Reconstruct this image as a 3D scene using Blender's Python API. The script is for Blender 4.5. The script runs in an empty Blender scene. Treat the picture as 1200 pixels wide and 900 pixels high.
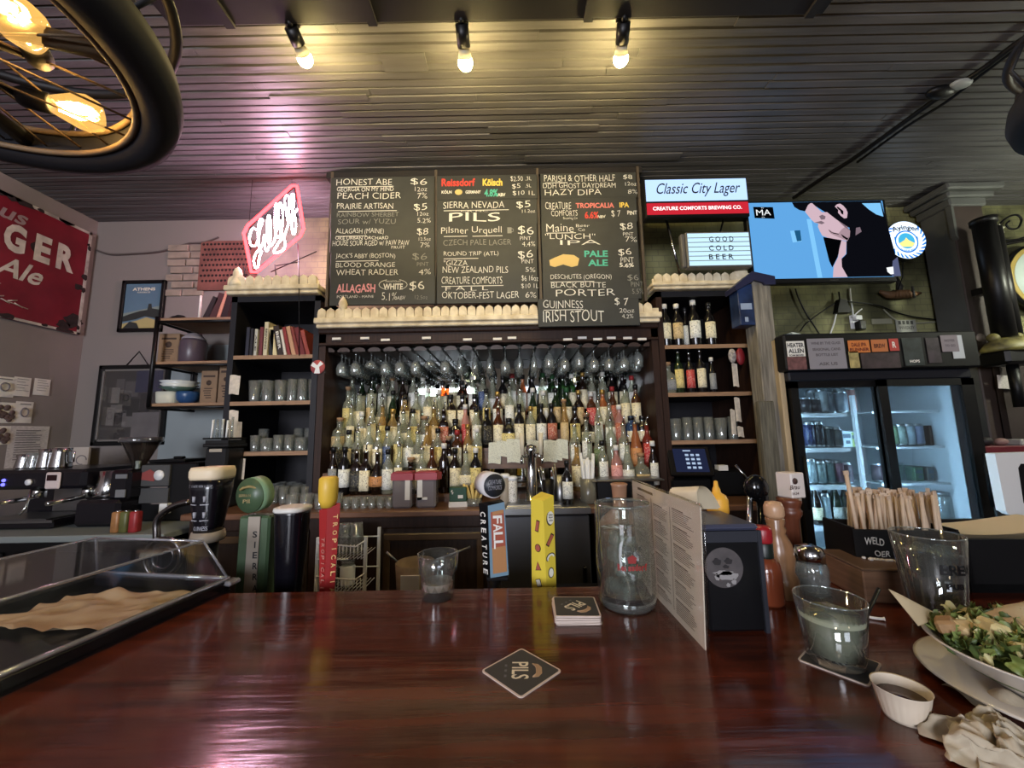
import bpy, math, random
from mathutils import Matrix, Vector
R_ = random.Random(7)
S = bpy.context.scene
C = S.collection
PI = math.pi

# ------------------------------------------------------------------ camera, world, exposure
CAM_Z, TILT, ROLL, FPX = 1.46, math.radians(7.4), math.radians(-1.05), 450.0
_f = Vector((0, math.cos(TILT), math.sin(TILT)))
_u0 = Vector((0, -math.sin(TILT), math.cos(TILT)))
_r0 = Vector((1, 0, 0))
_r = _r0 * math.cos(ROLL) + _u0 * math.sin(ROLL)
_u = -_r0 * math.sin(ROLL) + _u0 * math.cos(ROLL)
cam_data = bpy.data.cameras.new('camera')
cam_data.sensor_width = 36.0
cam_data.lens = 36.0 * FPX / 1200.0
cam_data.clip_start = 0.02
cam = bpy.data.objects.new('camera', cam_data)
C.objects.link(cam)
cam.matrix_world = Matrix(((_r.x, _u.x, -_f.x, 0), (_r.y, _u.y, -_f.y, 0), (_r.z, _u.z, -_f.z, CAM_Z), (0, 0, 0, 1)))
S.camera = cam
S.view_settings.view_transform = 'Standard'
S.view_settings.look = 'None'
S.view_settings.gamma = 1.0
S.view_settings.use_curve_mapping = False
S.view_settings.exposure = 0.22
w = bpy.data.worlds.new('world'); S.world = w; w.use_nodes = True
w.node_tree.nodes['Background'].inputs[0].default_value = (0.35, 0.42, 0.55, 1)
w.node_tree.nodes['Background'].inputs[1].default_value = 0.4
cy = S.cycles
cy.max_bounces = 10; cy.diffuse_bounces = 3; cy.glossy_bounces = 4; cy.transmission_bounces = 6
cy.transparent_max_bounces = 32
cy.sample_clamp_indirect = 3.0; cy.sample_clamp_direct = 0.0
cy.caustics_reflective = False; cy.caustics_refractive = False
cy.use_denoising = True

def area(name, loc, size, power, col, rot):
    l = bpy.data.lights.new(name, 'AREA'); l.shape = 'RECTANGLE'
    l.size, l.size_y = size; l.energy = power; l.color = col
    o = bpy.data.objects.new(name, l); C.objects.link(o); o.location = loc; o.rotation_euler = rot
    return o
# daylight coming through the two windows of the wall behind the camera
area('window_daylight', (-1.75, -4.10, 1.95), (1.5, 1.5), 230, (0.88, 0.90, 1.0), (math.radians(90), 0, 0))
area('window_daylight', (1.05, -4.10, 1.95), (1.5, 1.5), 26, (0.84, 0.88, 1.0), (math.radians(90), 0, 0))

def P(px, py, Y=None, X=None, z=None):
    """the place of a photo point on the plane Y=, X= or z="""
    d = _f + _r * ((px - 600) / FPX) - _u * ((py - 450) / FPX)
    t = Y / d.y if Y is not None else X / d.x if X is not None else (z - CAM_Z) / d.z
    return Vector((d.x * t, d.y * t, CAM_Z + d.z * t))

# ------------------------------------------------------------------ materials
def lin(c):
    return tuple(((v / 255) / 12.92 if v / 255 <= 0.04045 else ((v / 255 + 0.055) / 1.055) ** 2.4) for v in c) + (1.0,)
def soft(c):
    g = .3 * c[0] + .59 * c[1] + .11 * c[2]
    return tuple(v * .84 + g * .16 for v in c)
_M = {}
def mat(name, rgb=(128, 128, 128), rough=0.6, metal=0.0, noise=None, bump=None, coat=0.0, emit=None, spec=0.5, stretch=(1, 1, 1), rgb2=None, trans=0.0, sss=0.0, ior=1.45):
    if name in _M: return _M[name]
    m = bpy.data.materials.new(name); m.use_nodes = True; _M[name] = m
    rgb = soft(rgb); rgb2 = soft(rgb2) if rgb2 else None
    nt = m.node_tree; b = nt.nodes['Principled BSDF']
    b.inputs['Base Color'].default_value = lin(rgb)
    b.inputs['Roughness'].default_value = rough
    b.inputs['Metallic'].default_value = metal
    b.inputs['Specular IOR Level'].default_value = spec
    b.inputs['Coat Weight'].default_value = coat
    b.inputs['Coat Roughness'].default_value = 0.08
    b.inputs['Transmission Weight'].default_value = trans
    b.inputs['IOR'].default_value = ior
    if sss: b.inputs['Subsurface Weight'].default_value = sss; b.inputs['Subsurface Radius'].default_value = (0.01, 0.006, 0.004)
    if emit:
        b.inputs['Emission Color'].default_value = lin(emit[0]); b.inputs['Emission Strength'].default_value = emit[1]
    if noise or bump:
        tc = nt.nodes.new('ShaderNodeTexCoord'); mp = nt.nodes.new('ShaderNodeMapping')
        mp.inputs['Scale'].default_value = stretch
        nt.links.new(tc.outputs['Object'], mp.inputs[0])
    if noise:
        n = nt.nodes.new('ShaderNodeTexNoise'); n.inputs['Scale'].default_value = noise[0]; n.inputs['Detail'].default_value = 6
        nt.links.new(mp.outputs[0], n.inputs['Vector'])
        r = nt.nodes.new('ShaderNodeValToRGB')
        k = noise[1]
        c1 = lin(rgb)
        c2 = lin(rgb2) if rgb2 else tuple(v * (1 - k) for v in c1[:3]) + (1,)
        r.color_ramp.elements[0].position = 0.35; r.color_ramp.elements[1].position = 0.65
        r.color_ramp.elements[0].color = c2; r.color_ramp.elements[1].color = c1
        nt.links.new(n.outputs[0], r.inputs[0]); nt.links.new(r.outputs[0], b.inputs['Base Color'])
    if bump:
        n2 = nt.nodes.new('ShaderNodeTexNoise'); n2.inputs['Scale'].default_value = bump[0]; n2.inputs['Detail'].default_value = 5
        nt.links.new(mp.outputs[0], n2.inputs['Vector'])
        bp = nt.nodes.new('ShaderNodeBump'); bp.inputs['Strength'].default_value = bump[1]; bp.inputs['Distance'].default_value = 0.01
        nt.links.new(n2.outputs[0], bp.inputs['Height']); nt.links.new(bp.outputs[0], b.inputs['Normal'])
    return m
def emit(name, rgb, strength):
    if name in _M: return _M[name]
    m = bpy.data.materials.new(name); m.use_nodes = True; _M[name] = m
    nt = m.node_tree; nt.nodes.remove(nt.nodes['Principled BSDF'])
    e = nt.nodes.new('ShaderNodeEmission'); e.inputs[0].default_value = lin(rgb); e.inputs[1].default_value = strength
    nt.links.new(e.outputs[0], nt.nodes['Material Output'].inputs[0])
    return m
def glass(name, tint=(235, 240, 238), refl=1.0, rough=0.03, haze=0.0, hazecol=(200, 205, 200)):
    """thin-walled glass: clear see-through with fresnel reflection, optionally a little milky"""
    if name in _M: return _M[name]
    m = bpy.data.materials.new(name); m.use_nodes = True; _M[name] = m
    nt = m.node_tree; nt.nodes.remove(nt.nodes['Principled BSDF'])
    t = nt.nodes.new('ShaderNodeBsdfTransparent'); t.inputs[0].default_value = lin(tint)
    g = nt.nodes.new('ShaderNodeBsdfGlossy'); g.inputs['Roughness'].default_value = rough
    g.inputs[0].default_value = (0.95, 0.95, 0.95, 1)
    fr = nt.nodes.new('ShaderNodeLayerWeight'); fr.inputs[0].default_value = 0.5
    pw = nt.nodes.new('ShaderNodeMath'); pw.operation = 'POWER'; pw.inputs[1].default_value = 3.5
    nt.links.new(fr.outputs['Facing'], pw.inputs[0])
    mu = nt.nodes.new('ShaderNodeMath'); mu.operation = 'MULTIPLY_ADD'; mu.inputs[1].default_value = 0.7 * min(1.3, refl); mu.inputs[2].default_value = 0.06 * refl; mu.use_clamp = True
    nt.links.new(pw.outputs[0], mu.inputs[0])
    mx = nt.nodes.new('ShaderNodeMixShader'); nt.links.new(mu.outputs[0], mx.inputs[0])
    src = t
    if haze:
        d = nt.nodes.new('ShaderNodeBsdfDiffuse'); d.inputs[0].default_value = lin(hazecol)
        h = nt.nodes.new('ShaderNodeMixShader'); h.inputs[0].default_value = haze
        nt.links.new(t.outputs[0], h.inputs[1]); nt.links.new(d.outputs[0], h.inputs[2]); src = h
    nt.links.new(src.outputs[0], mx.inputs[1]); nt.links.new(g.outputs[0], mx.inputs[2])
    nt.links.new(mx.outputs[0], nt.nodes['Material Output'].inputs[0])
    return m
def label_mat(name, rgb, ink=(60, 45, 35), scale=1.0):
    """printed paper label: bands of small ink marks"""
    if name in _M: return _M[name]
    m = mat(name, rgb, 0.55)
    nt = m.node_tree; b = nt.nodes['Principled BSDF']
    tc = nt.nodes.new('ShaderNodeTexCoord'); mp = nt.nodes.new('ShaderNodeMapping')
    mp.inputs['Scale'].default_value = (230 * scale, 230 * scale, 150 * scale)
    nt.links.new(tc.outputs['Object'], mp.inputs[0])
    n = nt.nodes.new('ShaderNodeTexNoise'); n.inputs['Scale'].default_value = 1.0; n.inputs['Detail'].default_value = 1.5
    nt.links.new(mp.outputs[0], n.inputs['Vector'])
    r = nt.nodes.new('ShaderNodeValToRGB'); r.color_ramp.interpolation = 'LINEAR'
    r.color_ramp.elements[0].position = 0.30; r.color_ramp.elements[1].position = 0.46
    r.color_ramp.elements[0].color = lin(ink); r.color_ramp.elements[1].color = lin(rgb)
    nt.links.new(n.outputs[0], r.inputs[0]); nt.links.new(r.outputs[0], b.inputs['Base Color'])
    return m

# ------------------------------------------------------------------ mesh builder
def I4(): return Matrix.Identity(4)
def T(x, y, z): return Matrix.Translation((x, y, z))
def RX(a): return Matrix.Rotation(a, 4, 'X')
def RY(a): return Matrix.Rotation(a, 4, 'Y')
def RZ(a): return Matrix.Rotation(a, 4, 'Z')
class MB:
    def __init__(s): s.v = []; s.f = []; s.m = []; s.sm = []; s.cur = 0
    def add(s, vs, fs, M=None, smooth=False, mi=None):
        o = len(s.v); mi = s.cur if mi is None else mi
        s.v += [(M @ Vector(v)) if M is not None else Vector(v) for v in vs]
        for f in fs: s.f.append([i + o for i in f]); s.m.append(mi); s.sm.append(smooth)
        return s
    def box(s, x0, x1, y0, y1, z0, z1, M=None, mi=None, bev=0.0):
        x0, x1 = min(x0, x1), max(x0, x1); y0, y1 = min(y0, y1), max(y0, y1); z0, z1 = min(z0, z1), max(z0, z1)
        if bev > 0:
            b = min(bev, (x1 - x0) / 2.2, (y1 - y0) / 2.2, (z1 - z0) / 2.2)
            vs = []; idx = {}
            for cx in (0, 1):
                for cyy in (0, 1):
                    for cz in (0, 1):
                        X = (x0, x1)[cx]; Y = (y0, y1)[cyy]; Z = (z0, z1)[cz]
                        sx, sy, sz = (b, -b)[cx], (b, -b)[cyy], (b, -b)[cz]
                        for ax, p in (('x', (X, Y + sy, Z + sz)), ('y', (X + sx, Y, Z + sz)), ('z', (X + sx, Y + sy, Z))):
                            idx[(cx, cyy, cz, ax)] = len(vs); vs.append(p)
            fs = []
            q = lambda *k: [idx[i] for i in k]
            fs.append(q((0,0,0,'x'),(0,0,1,'x'),(0,1,1,'x'),(0,1,0,'x'))); fs.append(q((1,0,0,'x'),(1,1,0,'x'),(1,1,1,'x'),(1,0,1,'x')))
            fs.append(q((0,0,0,'y'),(1,0,0,'y'),(1,0,1,'y'),(0,0,1,'y'))); fs.append(q((0,1,0,'y'),(0,1,1,'y'),(1,1,1,'y'),(1,1,0,'y')))
            fs.append(q((0,0,0,'z'),(0,1,0,'z'),(1,1,0,'z'),(1,0,0,'z'))); fs.append(q((0,0,1,'z'),(1,0,1,'z'),(1,1,1,'z'),(0,1,1,'z')))
            for a in (0, 1):
                for c in (0, 1):
                    fs.append(q((0,a,c,'y'),(1,a,c,'y'),(1,a,c,'z'),(0,a,c,'z')))
                    fs.append(q((a,0,c,'x'),(a,1,c,'x'),(a,1,c,'z'),(a,0,c,'z')))
                    fs.append(q((a,c,0,'x'),(a,c,1,'x'),(a,c,1,'y'),(a,c,0,'y')))
            for a in (0, 1):
                for c in (0, 1):
                    for d in (0, 1): fs.append(q((a,c,d,'x'),(a,c,d,'y'),(a,c,d,'z')))
            return s.add(vs, fs, M, False, mi)
        vs = [(x0,y0,z0),(x1,y0,z0),(x1,y1,z0),(x0,y1,z0),(x0,y0,z1),(x1,y0,z1),(x1,y1,z1),(x0,y1,z1)]
        return s.add(vs, [(0,3,2,1),(4,5,6,7),(0,1,5,4),(1,2,6,5),(2,3,7,6),(3,0,4,7)], M, False, mi)
    def lathe(s, prof, n=24, M=None, smooth=True, mi=None, sq=0.0, a0=0.0, a1=None, sx=1.0, sy=1.0, rot=0.0):
        vs = []; fs = []; full = a1 is None; aa = 2 * PI if full else a1 - a0
        cols = n if full else n + 1
        for r, z in prof:
            for k in range(cols):
                a = a0 + aa * k / n; c, d = math.cos(a), math.sin(a); q = 1.0
                if sq > 0:
                    q = 1.0 / (abs(c) ** (2 + sq * 8) + abs(d) ** (2 + sq * 8)) ** (1.0 / (2 + sq * 8))
                vs.append((r * q * c * sx, r * q * d * sy, z))
        for i in range(len(prof) - 1):
            for k in range(n):
                k2 = (k + 1) % cols if full else k + 1
                fs.append((i * cols + k, i * cols + k2, (i + 1) * cols + k2, (i + 1) * cols + k))
        if full:
            if prof[0][0] > 1e-6: fs.append(list(range(cols - 1, -1, -1)))
            if prof[-1][0] > 1e-6: fs.append([(len(prof) - 1) * cols + k for k in range(cols)])
        Mx = RZ(rot) if rot else None
        if Mx is not None: M = (M @ Mx) if M is not None else Mx
        return s.add(vs, fs, M, smooth, mi)
    def shell(s, prof, n=24, M=None, mi=None, sq=0.0, cap=False, rot=0.0):
        """open profile, no automatic caps"""
        k = len(s.f); s.lathe(prof, n, M, True, mi, sq, rot=rot)
        drop = [i for i in range(k, len(s.f)) if len(s.f[i]) == n and n > 4]
        for i in reversed(drop): del s.f[i]; del s.m[i]; del s.sm[i]
        return s
    def tube(s, pts, r, n=8, closed=False, M=None, mi=None, caps=True):
        pts = [Vector(p) for p in pts]; N = len(pts); vs = []; fs = []; up = None
        for i, p in enumerate(pts):
            if closed: t = pts[(i + 1) % N] - pts[i - 1]
            else: t = pts[min(i + 1, N - 1)] - pts[max(i - 1, 0)]
            t = t.normalized() if t.length > 1e-9 else Vector((0, 0, 1))
            if up is None:
                up = t.orthogonal().normalized()
            else:
                up = (up - t * up.dot(t)); up = up.normalized() if up.length > 1e-6 else t.orthogonal().normalized()
            b = t.cross(up); rr = r[i] if isinstance(r, (list, tuple)) else r
            for k in range(n):
                a = 2 * PI * k / n; vs.append(p + (up * math.cos(a) + b * math.sin(a)) * rr)
        m_ = N if closed else N - 1
        for i in range(m_):
            j = (i + 1) % N
            for k in range(n):
                k2 = (k + 1) % n; fs.append((i * n + k, i * n + k2, j * n + k2, j * n + k))
        if not closed and caps:
            fs.append(list(range(n - 1, -1, -1))); fs.append([(N - 1) * n + k for k in range(n)])
        return s.add(vs, fs, M, True, mi)
    def cyl(s, p, q, r, n=14, mi=None, M=None, r2=None):
        return s.tube([p, q], [r, r if r2 is None else r2], n, False, M, mi)
    def prism(s, poly, z0, z1, M=None, mi=None):
        n = len(poly); vs = [(x, y, z0) for x, y in poly] + [(x, y, z1) for x, y in poly]
        fs = [list(range(n - 1, -1, -1)), list(range(n, 2 * n))] + [(i, (i + 1) % n, (i + 1) % n + n, i + n) for i in range(n)]
        return s.add(vs, fs, M, False, mi)
    def grid(s, fn, nu, nv, M=None, mi=None, smooth=True):
        vs = [fn(i / nu, j / nv) for j in range(nv + 1) for i in range(nu + 1)]
        fs = [(j * (nu + 1) + i, j * (nu + 1) + i + 1, (j + 1) * (nu + 1) + i + 1, (j + 1) * (nu + 1) + i) for j in range(nv) for i in range(nu)]
        return s.add(vs, fs, M, smooth, mi)
    def sphere(s, c, r, nu=16, nv=10, M=None, mi=None, sc=(1, 1, 1)):
        prof = [(max(1e-7, math.sin(PI * j / nv)) * r, -math.cos(PI * j / nv) * r) for j in range(nv + 1)]
        Mx = T(*c) @ Matrix.Diagonal((sc[0], sc[1], sc[2], 1))
        return s.lathe(prof, nu, (M @ Mx) if M is not None else Mx, True, mi)
    def mesh(s, name, mats):
        me = bpy.data.meshes.new(name)
        me.from_pydata([tuple(v) for v in s.v], [], s.f)
        for m_ in (mats if isinstance(mats, (list, tuple)) else [mats]): me.materials.append(m_)
        me.polygons.foreach_set('material_index', s.m); me.polygons.foreach_set('use_smooth', s.sm)
        me.update(); return me
    def done(s, name, mats, parent=None, label=None, loc=None):
        return link(name, s.mesh(name, mats), parent, label, loc)
def link(name, me, parent=None, label=None, loc=None):
    o = bpy.data.objects.new(name, me); C.objects.link(o)
    if parent is not None: o.parent = parent
    if label: o['label'] = label
    if loc is not None: o.location = loc
    return o
def tag(o, label, cat, group=None, kind=None):
    o['label'] = label; o['category'] = cat
    if group: o['group'] = group
    if kind: o['kind'] = kind
    return o
def thing(name, label, cat, loc=(0, 0, 0), rz=0.0, group=None):
    o = bpy.data.objects.new(name, None); C.objects.link(o); o.empty_display_size = 0.05
    o.location = loc; o.rotation_euler = (0, 0, rz)
    return tag(o, label, cat, group)
def struct(o): o['kind'] = 'structure'; return o
def dup(o, loc, label, rz=None, group=None):
    c = o.copy(); C.objects.link(c); c.location = loc; c['label'] = label
    if rz is not None: c.rotation_euler = (0, 0, rz)
    if group: c['group'] = group
    for ch in list(o.children):
        d = ch.copy(); C.objects.link(d); d.parent = c
        for g in list(ch.children):
            e = g.copy(); C.objects.link(e); e.parent = d
    return c
ORD = 'first second third fourth fifth sixth seventh eighth ninth tenth eleventh twelfth thirteenth fourteenth fifteenth sixteenth seventeenth eighteenth nineteenth twentieth twenty-first twenty-second twenty-third twenty-fourth twenty-fifth twenty-sixth twenty-seventh twenty-eighth twenty-ninth thirtieth'.split()

# lettering
_tc = {}
def glyphs(s_, bold=0.0, space=1.0):
    k = (s_, bold, space)
    if k in _tc: return _tc[k]
    cu = bpy.data.curves.new('lettering', 'FONT'); cu.body = s_; cu.resolution_u = 3; cu.offset = bold; cu.space_character = space
    o = bpy.data.objects.new('lettering', cu)
    me = bpy.data.meshes.new_from_object(o)
    vs = [v.co.copy() for v in me.vertices]; fs = [list(p.vertices) for p in me.polygons]
    bpy.data.objects.remove(o); bpy.data.curves.remove(cu); bpy.data.meshes.remove(me)
    x0 = min(v.x for v in vs); x1 = max(v.x for v in vs); y0 = min(v.y for v in vs); y1 = max(v.y for v in vs)
    out = ([((v.x - x0) / max(1e-6, x1 - x0), (v.y - y0) / max(1e-6, y1 - y0)) for v in vs], fs, (x1 - x0) / max(1e-6, y1 - y0))
    _tc[k] = out; return out
def text(mb, s_, M, h, w_=None, mi=None, bold=0.0, slant=0.0, wob=0.0, anchor='l', space=1.0, arc=None):
    """letters in the local XY plane of M, filling a box of width w_ and height h from the origin"""
    vs, fs, asp = glyphs(s_, bold, space)
    w_ = asp * h if w_ is None else w_
    if len(s_) == 1 and asp < .4: w_ = asp * h
    ox = {'l': 0, 'c': -w_ / 2, 'r': -w_}[anchor]; ph = R_.random() * 6
    pts = []
    for x, y in vs:
        X = ox + x * w_ + slant * y * h; Y = y * h + (wob * h * math.sin(x * (4 + len(s_) * 0.9) + ph) if wob else 0)
        if arc:
            a = X / arc; pts.append(((arc + Y) * math.sin(a), (arc + Y) * math.cos(a) - arc, 0))
        else: pts.append((X, Y, 0))
    mb.add(pts, fs, M, False, mi); return w_
FRONT = RX(PI / 2)      # local x -> X, local y -> Z, local z -> -Y (towards the room)
# ------------------------------------------------------------------ common materials
m_dark = mat('dark_stained_wood', (58, 35, 24), 0.5, spec=.3, noise=(6, 0.45), stretch=(12, 12, 1))
m_navy = mat('dark_navy_paint', (20, 18, 26), 0.55, noise=(5, 0.3))
m_raw = mat('raw_shelf_edge', (170, 128, 92), 0.6, noise=(8, 0.3), stretch=(1, 12, 12))
m_cream = mat('aged_cream_paint', (240, 224, 188), 0.55, noise=(14, 1.0), rgb2=(206, 184, 142), bump=(30, 0.3))
m_black = mat('black_plastic', (10, 10, 12), 0.45, spec=.35)
m_blackm = mat('black_metal', (22, 21, 22), 0.4, metal=0.4)
m_chrome = mat('chrome', (215, 215, 215), 0.14, metal=1.0)
m_steel = mat('brushed_steel', (150, 150, 150), 0.35, metal=1.0, noise=(20, 0.15), stretch=(1, 30, 30))
m_white = mat('white_paper', (226, 222, 214), 0.7)
m_paper = mat('printed_paper', (214, 206, 204), 0.7, noise=(60, 0.25), stretch=(1, 1, 3))
m_whitep = mat('white_plastic', (230, 230, 228), 0.4)
m_glass = glass('clear_glass')
m_bar = mat('varnished_mahogany', (98, 36, 16), 0.17, noise=(2.6, 1.0), rgb2=(60, 21, 9), stretch=(1.2, 14, 14), bump=(3, 0.12), coat=0.3)
m_grayglass = glass('smoked_acrylic', (238, 240, 241), 0.9, 0.05, 0.03, (170, 170, 175))

# ------------------------------------------------------------------ the room
XL, XR, YB, YR, ZC = -3.66, 5.2, 3.2, -4.2, 3.40
mb = MB(); mb.box(XL - .1, XR + .1, YR - .1, YB + .1, -0.1, 0)
struct(mb.done('floor', mat('dark_floor', (48, 42, 40), 0.5, noise=(4, 0.4))))
# ceiling of narrow grooved boards running across the room
mc = mat('painted_ceiling_boards', (98, 96, 97), 0.38, noise=(3, 0.35), stretch=(0.6, 6, 6), bump=(8, 0.25))
mb = MB(); y = YR
cb = random.Random(3)
while y < YB:
    pitch = 0.049
    x = XL - .1
    while x < XR:
        L = cb.uniform(1.4, 3.2); x2 = min(XR + .1, x + L)
        dz = cb.uniform(-0.003, 0.003)
        if y > -0.6:
            yy0, yy1 = y + 0.006, y + pitch - 0.006
            mb.add([(x, yy0, ZC + dz), (x2 - .002, yy0, ZC + dz), (x2 - .002, yy1, ZC + dz), (x, yy1, ZC + dz),
                    (x, yy0 - .004, ZC + .012), (x2 - .002, yy0 - .004, ZC + .012), (x2 - .002, yy1 + .004, ZC + .012), (x, yy1 + .004, ZC + .012)],
                   [(0, 3, 2, 1), (0, 1, 5, 4), (2, 3, 7, 6), (1, 2, 6, 5), (3, 0, 4, 7)])
        x = x2
    y += pitch
mb.box(XL - .1, XR + .1, YR - .1, YB + .1, ZC + 0.012, ZC + .1)
mb.box(XL - .1, XR + .1, YR - .1, -0.6, ZC, ZC + .013)
struct(mb.done('ceiling', mc))
# dark dropped beam the track lights hang from
pA = P(200, 33, z=3.29); pB = P(962, 22, z=3.29)
mb = MB(); mb.box(pA.x, pB.x, 0.75, pA.y, 3.29, 3.399, bev=.01)
for px in (262, 434, 690, 948): mb.box(P(px, 20, z=3.28).x - .02, P(px, 20, z=3.28).x + .02, 0.76, pA.y - .004, 3.275, 3.295)
for k in range(5): mb.box(P(256, 10, z=3.28).x - .012, P(256, 10, z=3.28).x + .006, 1.30 + k * .03, 1.315 + k * .03, 3.285, 3.292)
struct(mb.done('trim_1', mat('dark_beam_paint', (27, 23, 23), 0.6, noise=(5, .3))))
# back wall: grey plaster on one side, old painted brick towards the other
mw = mat('aged_wall_paint', (128, 119, 114), 0.75)
nt = mw.node_tree; b = nt.nodes['Principled BSDF']
tc = nt.nodes.new('ShaderNodeTexCoord'); sep = nt.nodes.new('ShaderNodeSeparateXYZ'); nt.links.new(tc.outputs['Object'], sep.inputs[0])
com = nt.nodes.new('ShaderNodeCombineXYZ'); nt.links.new(sep.outputs['X'], com.inputs[0]); nt.links.new(sep.outputs['Z'], com.inputs[1])
br = nt.nodes.new('ShaderNodeTexBrick'); br.inputs['Scale'].default_value = 4.6; br.inputs['Mortar Size'].default_value = 0.018
br.inputs['Color1'].default_value = lin((156, 154, 106)); br.inputs['Color2'].default_value = lin((150, 148, 103)); br.inputs['Mortar'].default_value = lin((134, 131, 96))
nt.links.new(com.outputs[0], br.inputs['Vector'])
n1 = nt.nodes.new('ShaderNodeTexNoise'); n1.inputs['Scale'].default_value = 1.7; n1.inputs['Detail'].default_value = 8
nt.links.new(tc.outputs['Object'], n1.inputs['Vector'])
r1 = nt.nodes.new('ShaderNodeValToRGB'); r1.color_ramp.elements[0].position = .38; r1.color_ramp.elements[1].position = .62
r1.color_ramp.elements[0].color = lin((76, 78, 70)); r1.color_ramp.elements[1].color = (1, 1, 1, 1)
nt.links.new(n1.outputs[0], r1.inputs[0])
mu = nt.nodes.new('ShaderNodeMix'); mu.data_type = 'RGBA'; mu.blend_type = 'MULTIPLY'; mu.inputs[0].default_value = 0.85
nt.links.new(br.outputs['Color'], mu.inputs[6]); nt.links.new(r1.outputs[0], mu.inputs[7])
r2 = nt.nodes.new('ShaderNodeMapRange'); r2.inputs[1].default_value = -2.2; r2.inputs[2].default_value = -1.6
nt.links.new(sep.outputs['X'], r2.inputs[0])
mx = nt.nodes.new('ShaderNodeMix'); mx.data_type = 'RGBA'; nt.links.new(r2.outputs[0], mx.inputs[0])
mx.inputs[6].default_value = lin((128, 119, 114)); nt.links.new(mu.outputs[2], mx.inputs[7])
nt.links.new(mx.outputs[2], b.inputs['Base Color'])
bp = nt.nodes.new('ShaderNodeBump'); bp.inputs['Strength'].default_value = .2; bp.inputs['Distance'].default_value = .012
ad = nt.nodes.new('ShaderNodeMath'); ad.operation = 'MULTIPLY_ADD'; ad.inputs[1].default_value = -0.8
nt.links.new(br.outputs['Fac'], ad.inputs[0]); nt.links.new(n1.outputs[0], ad.inputs[2])
m2 = nt.nodes.new('ShaderNodeMath'); m2.operation = 'MULTIPLY'; nt.links.new(ad.outputs[0], m2.inputs[0]); nt.links.new(r2.outputs[0], m2.inputs[1])
nt.links.new(m2.outputs[0], bp.inputs['Height']); nt.links.new(bp.outputs[0], b.inputs['Normal'])
mb = MB(); mb.box(XL - .1, XR + .1, YB, YB + .1, 0, ZC); struct(mb.done('wall_back', mw))
mg = mat('grey_plaster', (140, 130, 127), 0.7, noise=(2.5, .14), bump=(6, .12))
mb = MB(); mb.box(XL - .1, XL, YR, YB, 0, ZC); struct(mb.done('wall_left', mg))
mb = MB(); mb.box(XR, XR + .1, YR, YB, 0, ZC); struct(mb.done('wall_right', mg))
mb = MB(); mb.box(XL - .1, XR + .1, YR - .1, YR, 0, ZC); struct(mb.done('wall_rear', mat('rear_plaster', (150, 146, 140), 0.7)))
for i, x in enumerate((-1.75, 1.05)):
    mb = MB()
    for a, c in ((-.85, -.77), (.77, .85)): mb.box(x + a, x + c, YR, YR + .07, 1.15, 2.75)
    for a, c in ((1.15, 1.22), (2.68, 2.75), (1.93, 1.97)): mb.box(x - .78, x + .78, YR, YR + .06, a, c)
    wd = struct(mb.done('window_%d' % (i + 1), m_dark))
    mb = MB(); mb.box(x - .77, x + .77, YR + .02, YR + .03, 1.2, 2.7)
    mb.done('pane', emit('daylight_window', (200, 215, 235), 1.1), wd)
# pendant globes behind the camera
m_globe = emit('lit_globe', (255, 228, 190), 30)
def pendant(x, y, z, lab, r=.11, m=None):
    t = thing('pendant_lamp', lab, 'pendant lamp', (x, y, z), 0, 'globe pendants')
    mb = MB(); mb.sphere((0, 0, 0), r); mb.done('lamp_shade', m or m_globe, t)
    mb = MB(); mb.cyl((0, 0, r), (0, 0, r + .06), .03); mb.cyl((0, 0, r + .05), (0, 0, ZC - z), .006); mb.done('cord', m_black, t)
pendant(-0.9, -2.2, 2.7, 'round globe pendant hung behind the drinkers, over the far tables')
pendant(1.4, -2.4, 2.7, 'round globe pendant hung behind the drinkers, near the second window', .11, emit('lit_globe_dim', (255, 228, 190), 7))
pendant(4.25, 1.9, 2.55, 'round globe pendant hung beside the brick wall past the column', .09, emit('lit_globe_cool', (246, 250, 226), 185))
# picture on the rear wall, seen in the mirror
t = thing('framed_picture', 'framed picture on the wall behind the drinkers, seen in the mirror', 'picture', (-0.35, YR, 1.9))
mb = MB(); mb.box(-.3, .3, 0, .03, -.4, .4); mb.done('frame', m_black, t)
mb = MB(); mb.box(-.25, .25, .03, .034, -.35, .35); mb.done('print', m_paper, t)

# exposed painted bricks and a block of perforated red brick on the back wall
mb = MB(); a = P(206, 288, Y=YB); c = P(240, 348, Y=YB); rb = random.Random(2); n = 7
for k in range(n):
    z1 = a.z + (c.z - a.z) * k / n; z0 = a.z + (c.z - a.z) * (k + 1) / n + .012
    x = a.x - (0.02 if k % 2 else .09) + rb.uniform(-.03, .03)
    while x < c.x - .03:
        x2 = min(c.x, x + .2); mb.box(max(x, a.x - .05), x2 - .012, YB - rb.uniform(.012, .022), YB + .01, z0, z1, bev=.004); x = x2
struct(mb.done('trim_2', mat('painted_brick', (158, 140, 122), .75, noise=(9, .3), bump=(20, .4))))
mb = MB(); a = P(238, 284, Y=YB); c = P(300, 340, Y=YB)
mb.box(a.x, c.x, YB - .02, YB + .01, c.z, a.z); mb.cur = 1
for i in range(13):
    for j in range(8):
        x = a.x + .025 + i * .033 + (.016 if j % 2 else 0); z = a.z - .03 - j * .048
        if x < c.x - .012 and z > c.z + .012: mb.cyl((x, YB - .019, z), (x, YB - .0215, z), .011, 10)
struct(mb.done('trim_3', [mat('red_hollow_brick', (128, 74, 62), .8, noise=(7, .35), bump=(20, .4)), mat('dark_hole', (30, 18, 17), .9)]))

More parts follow.
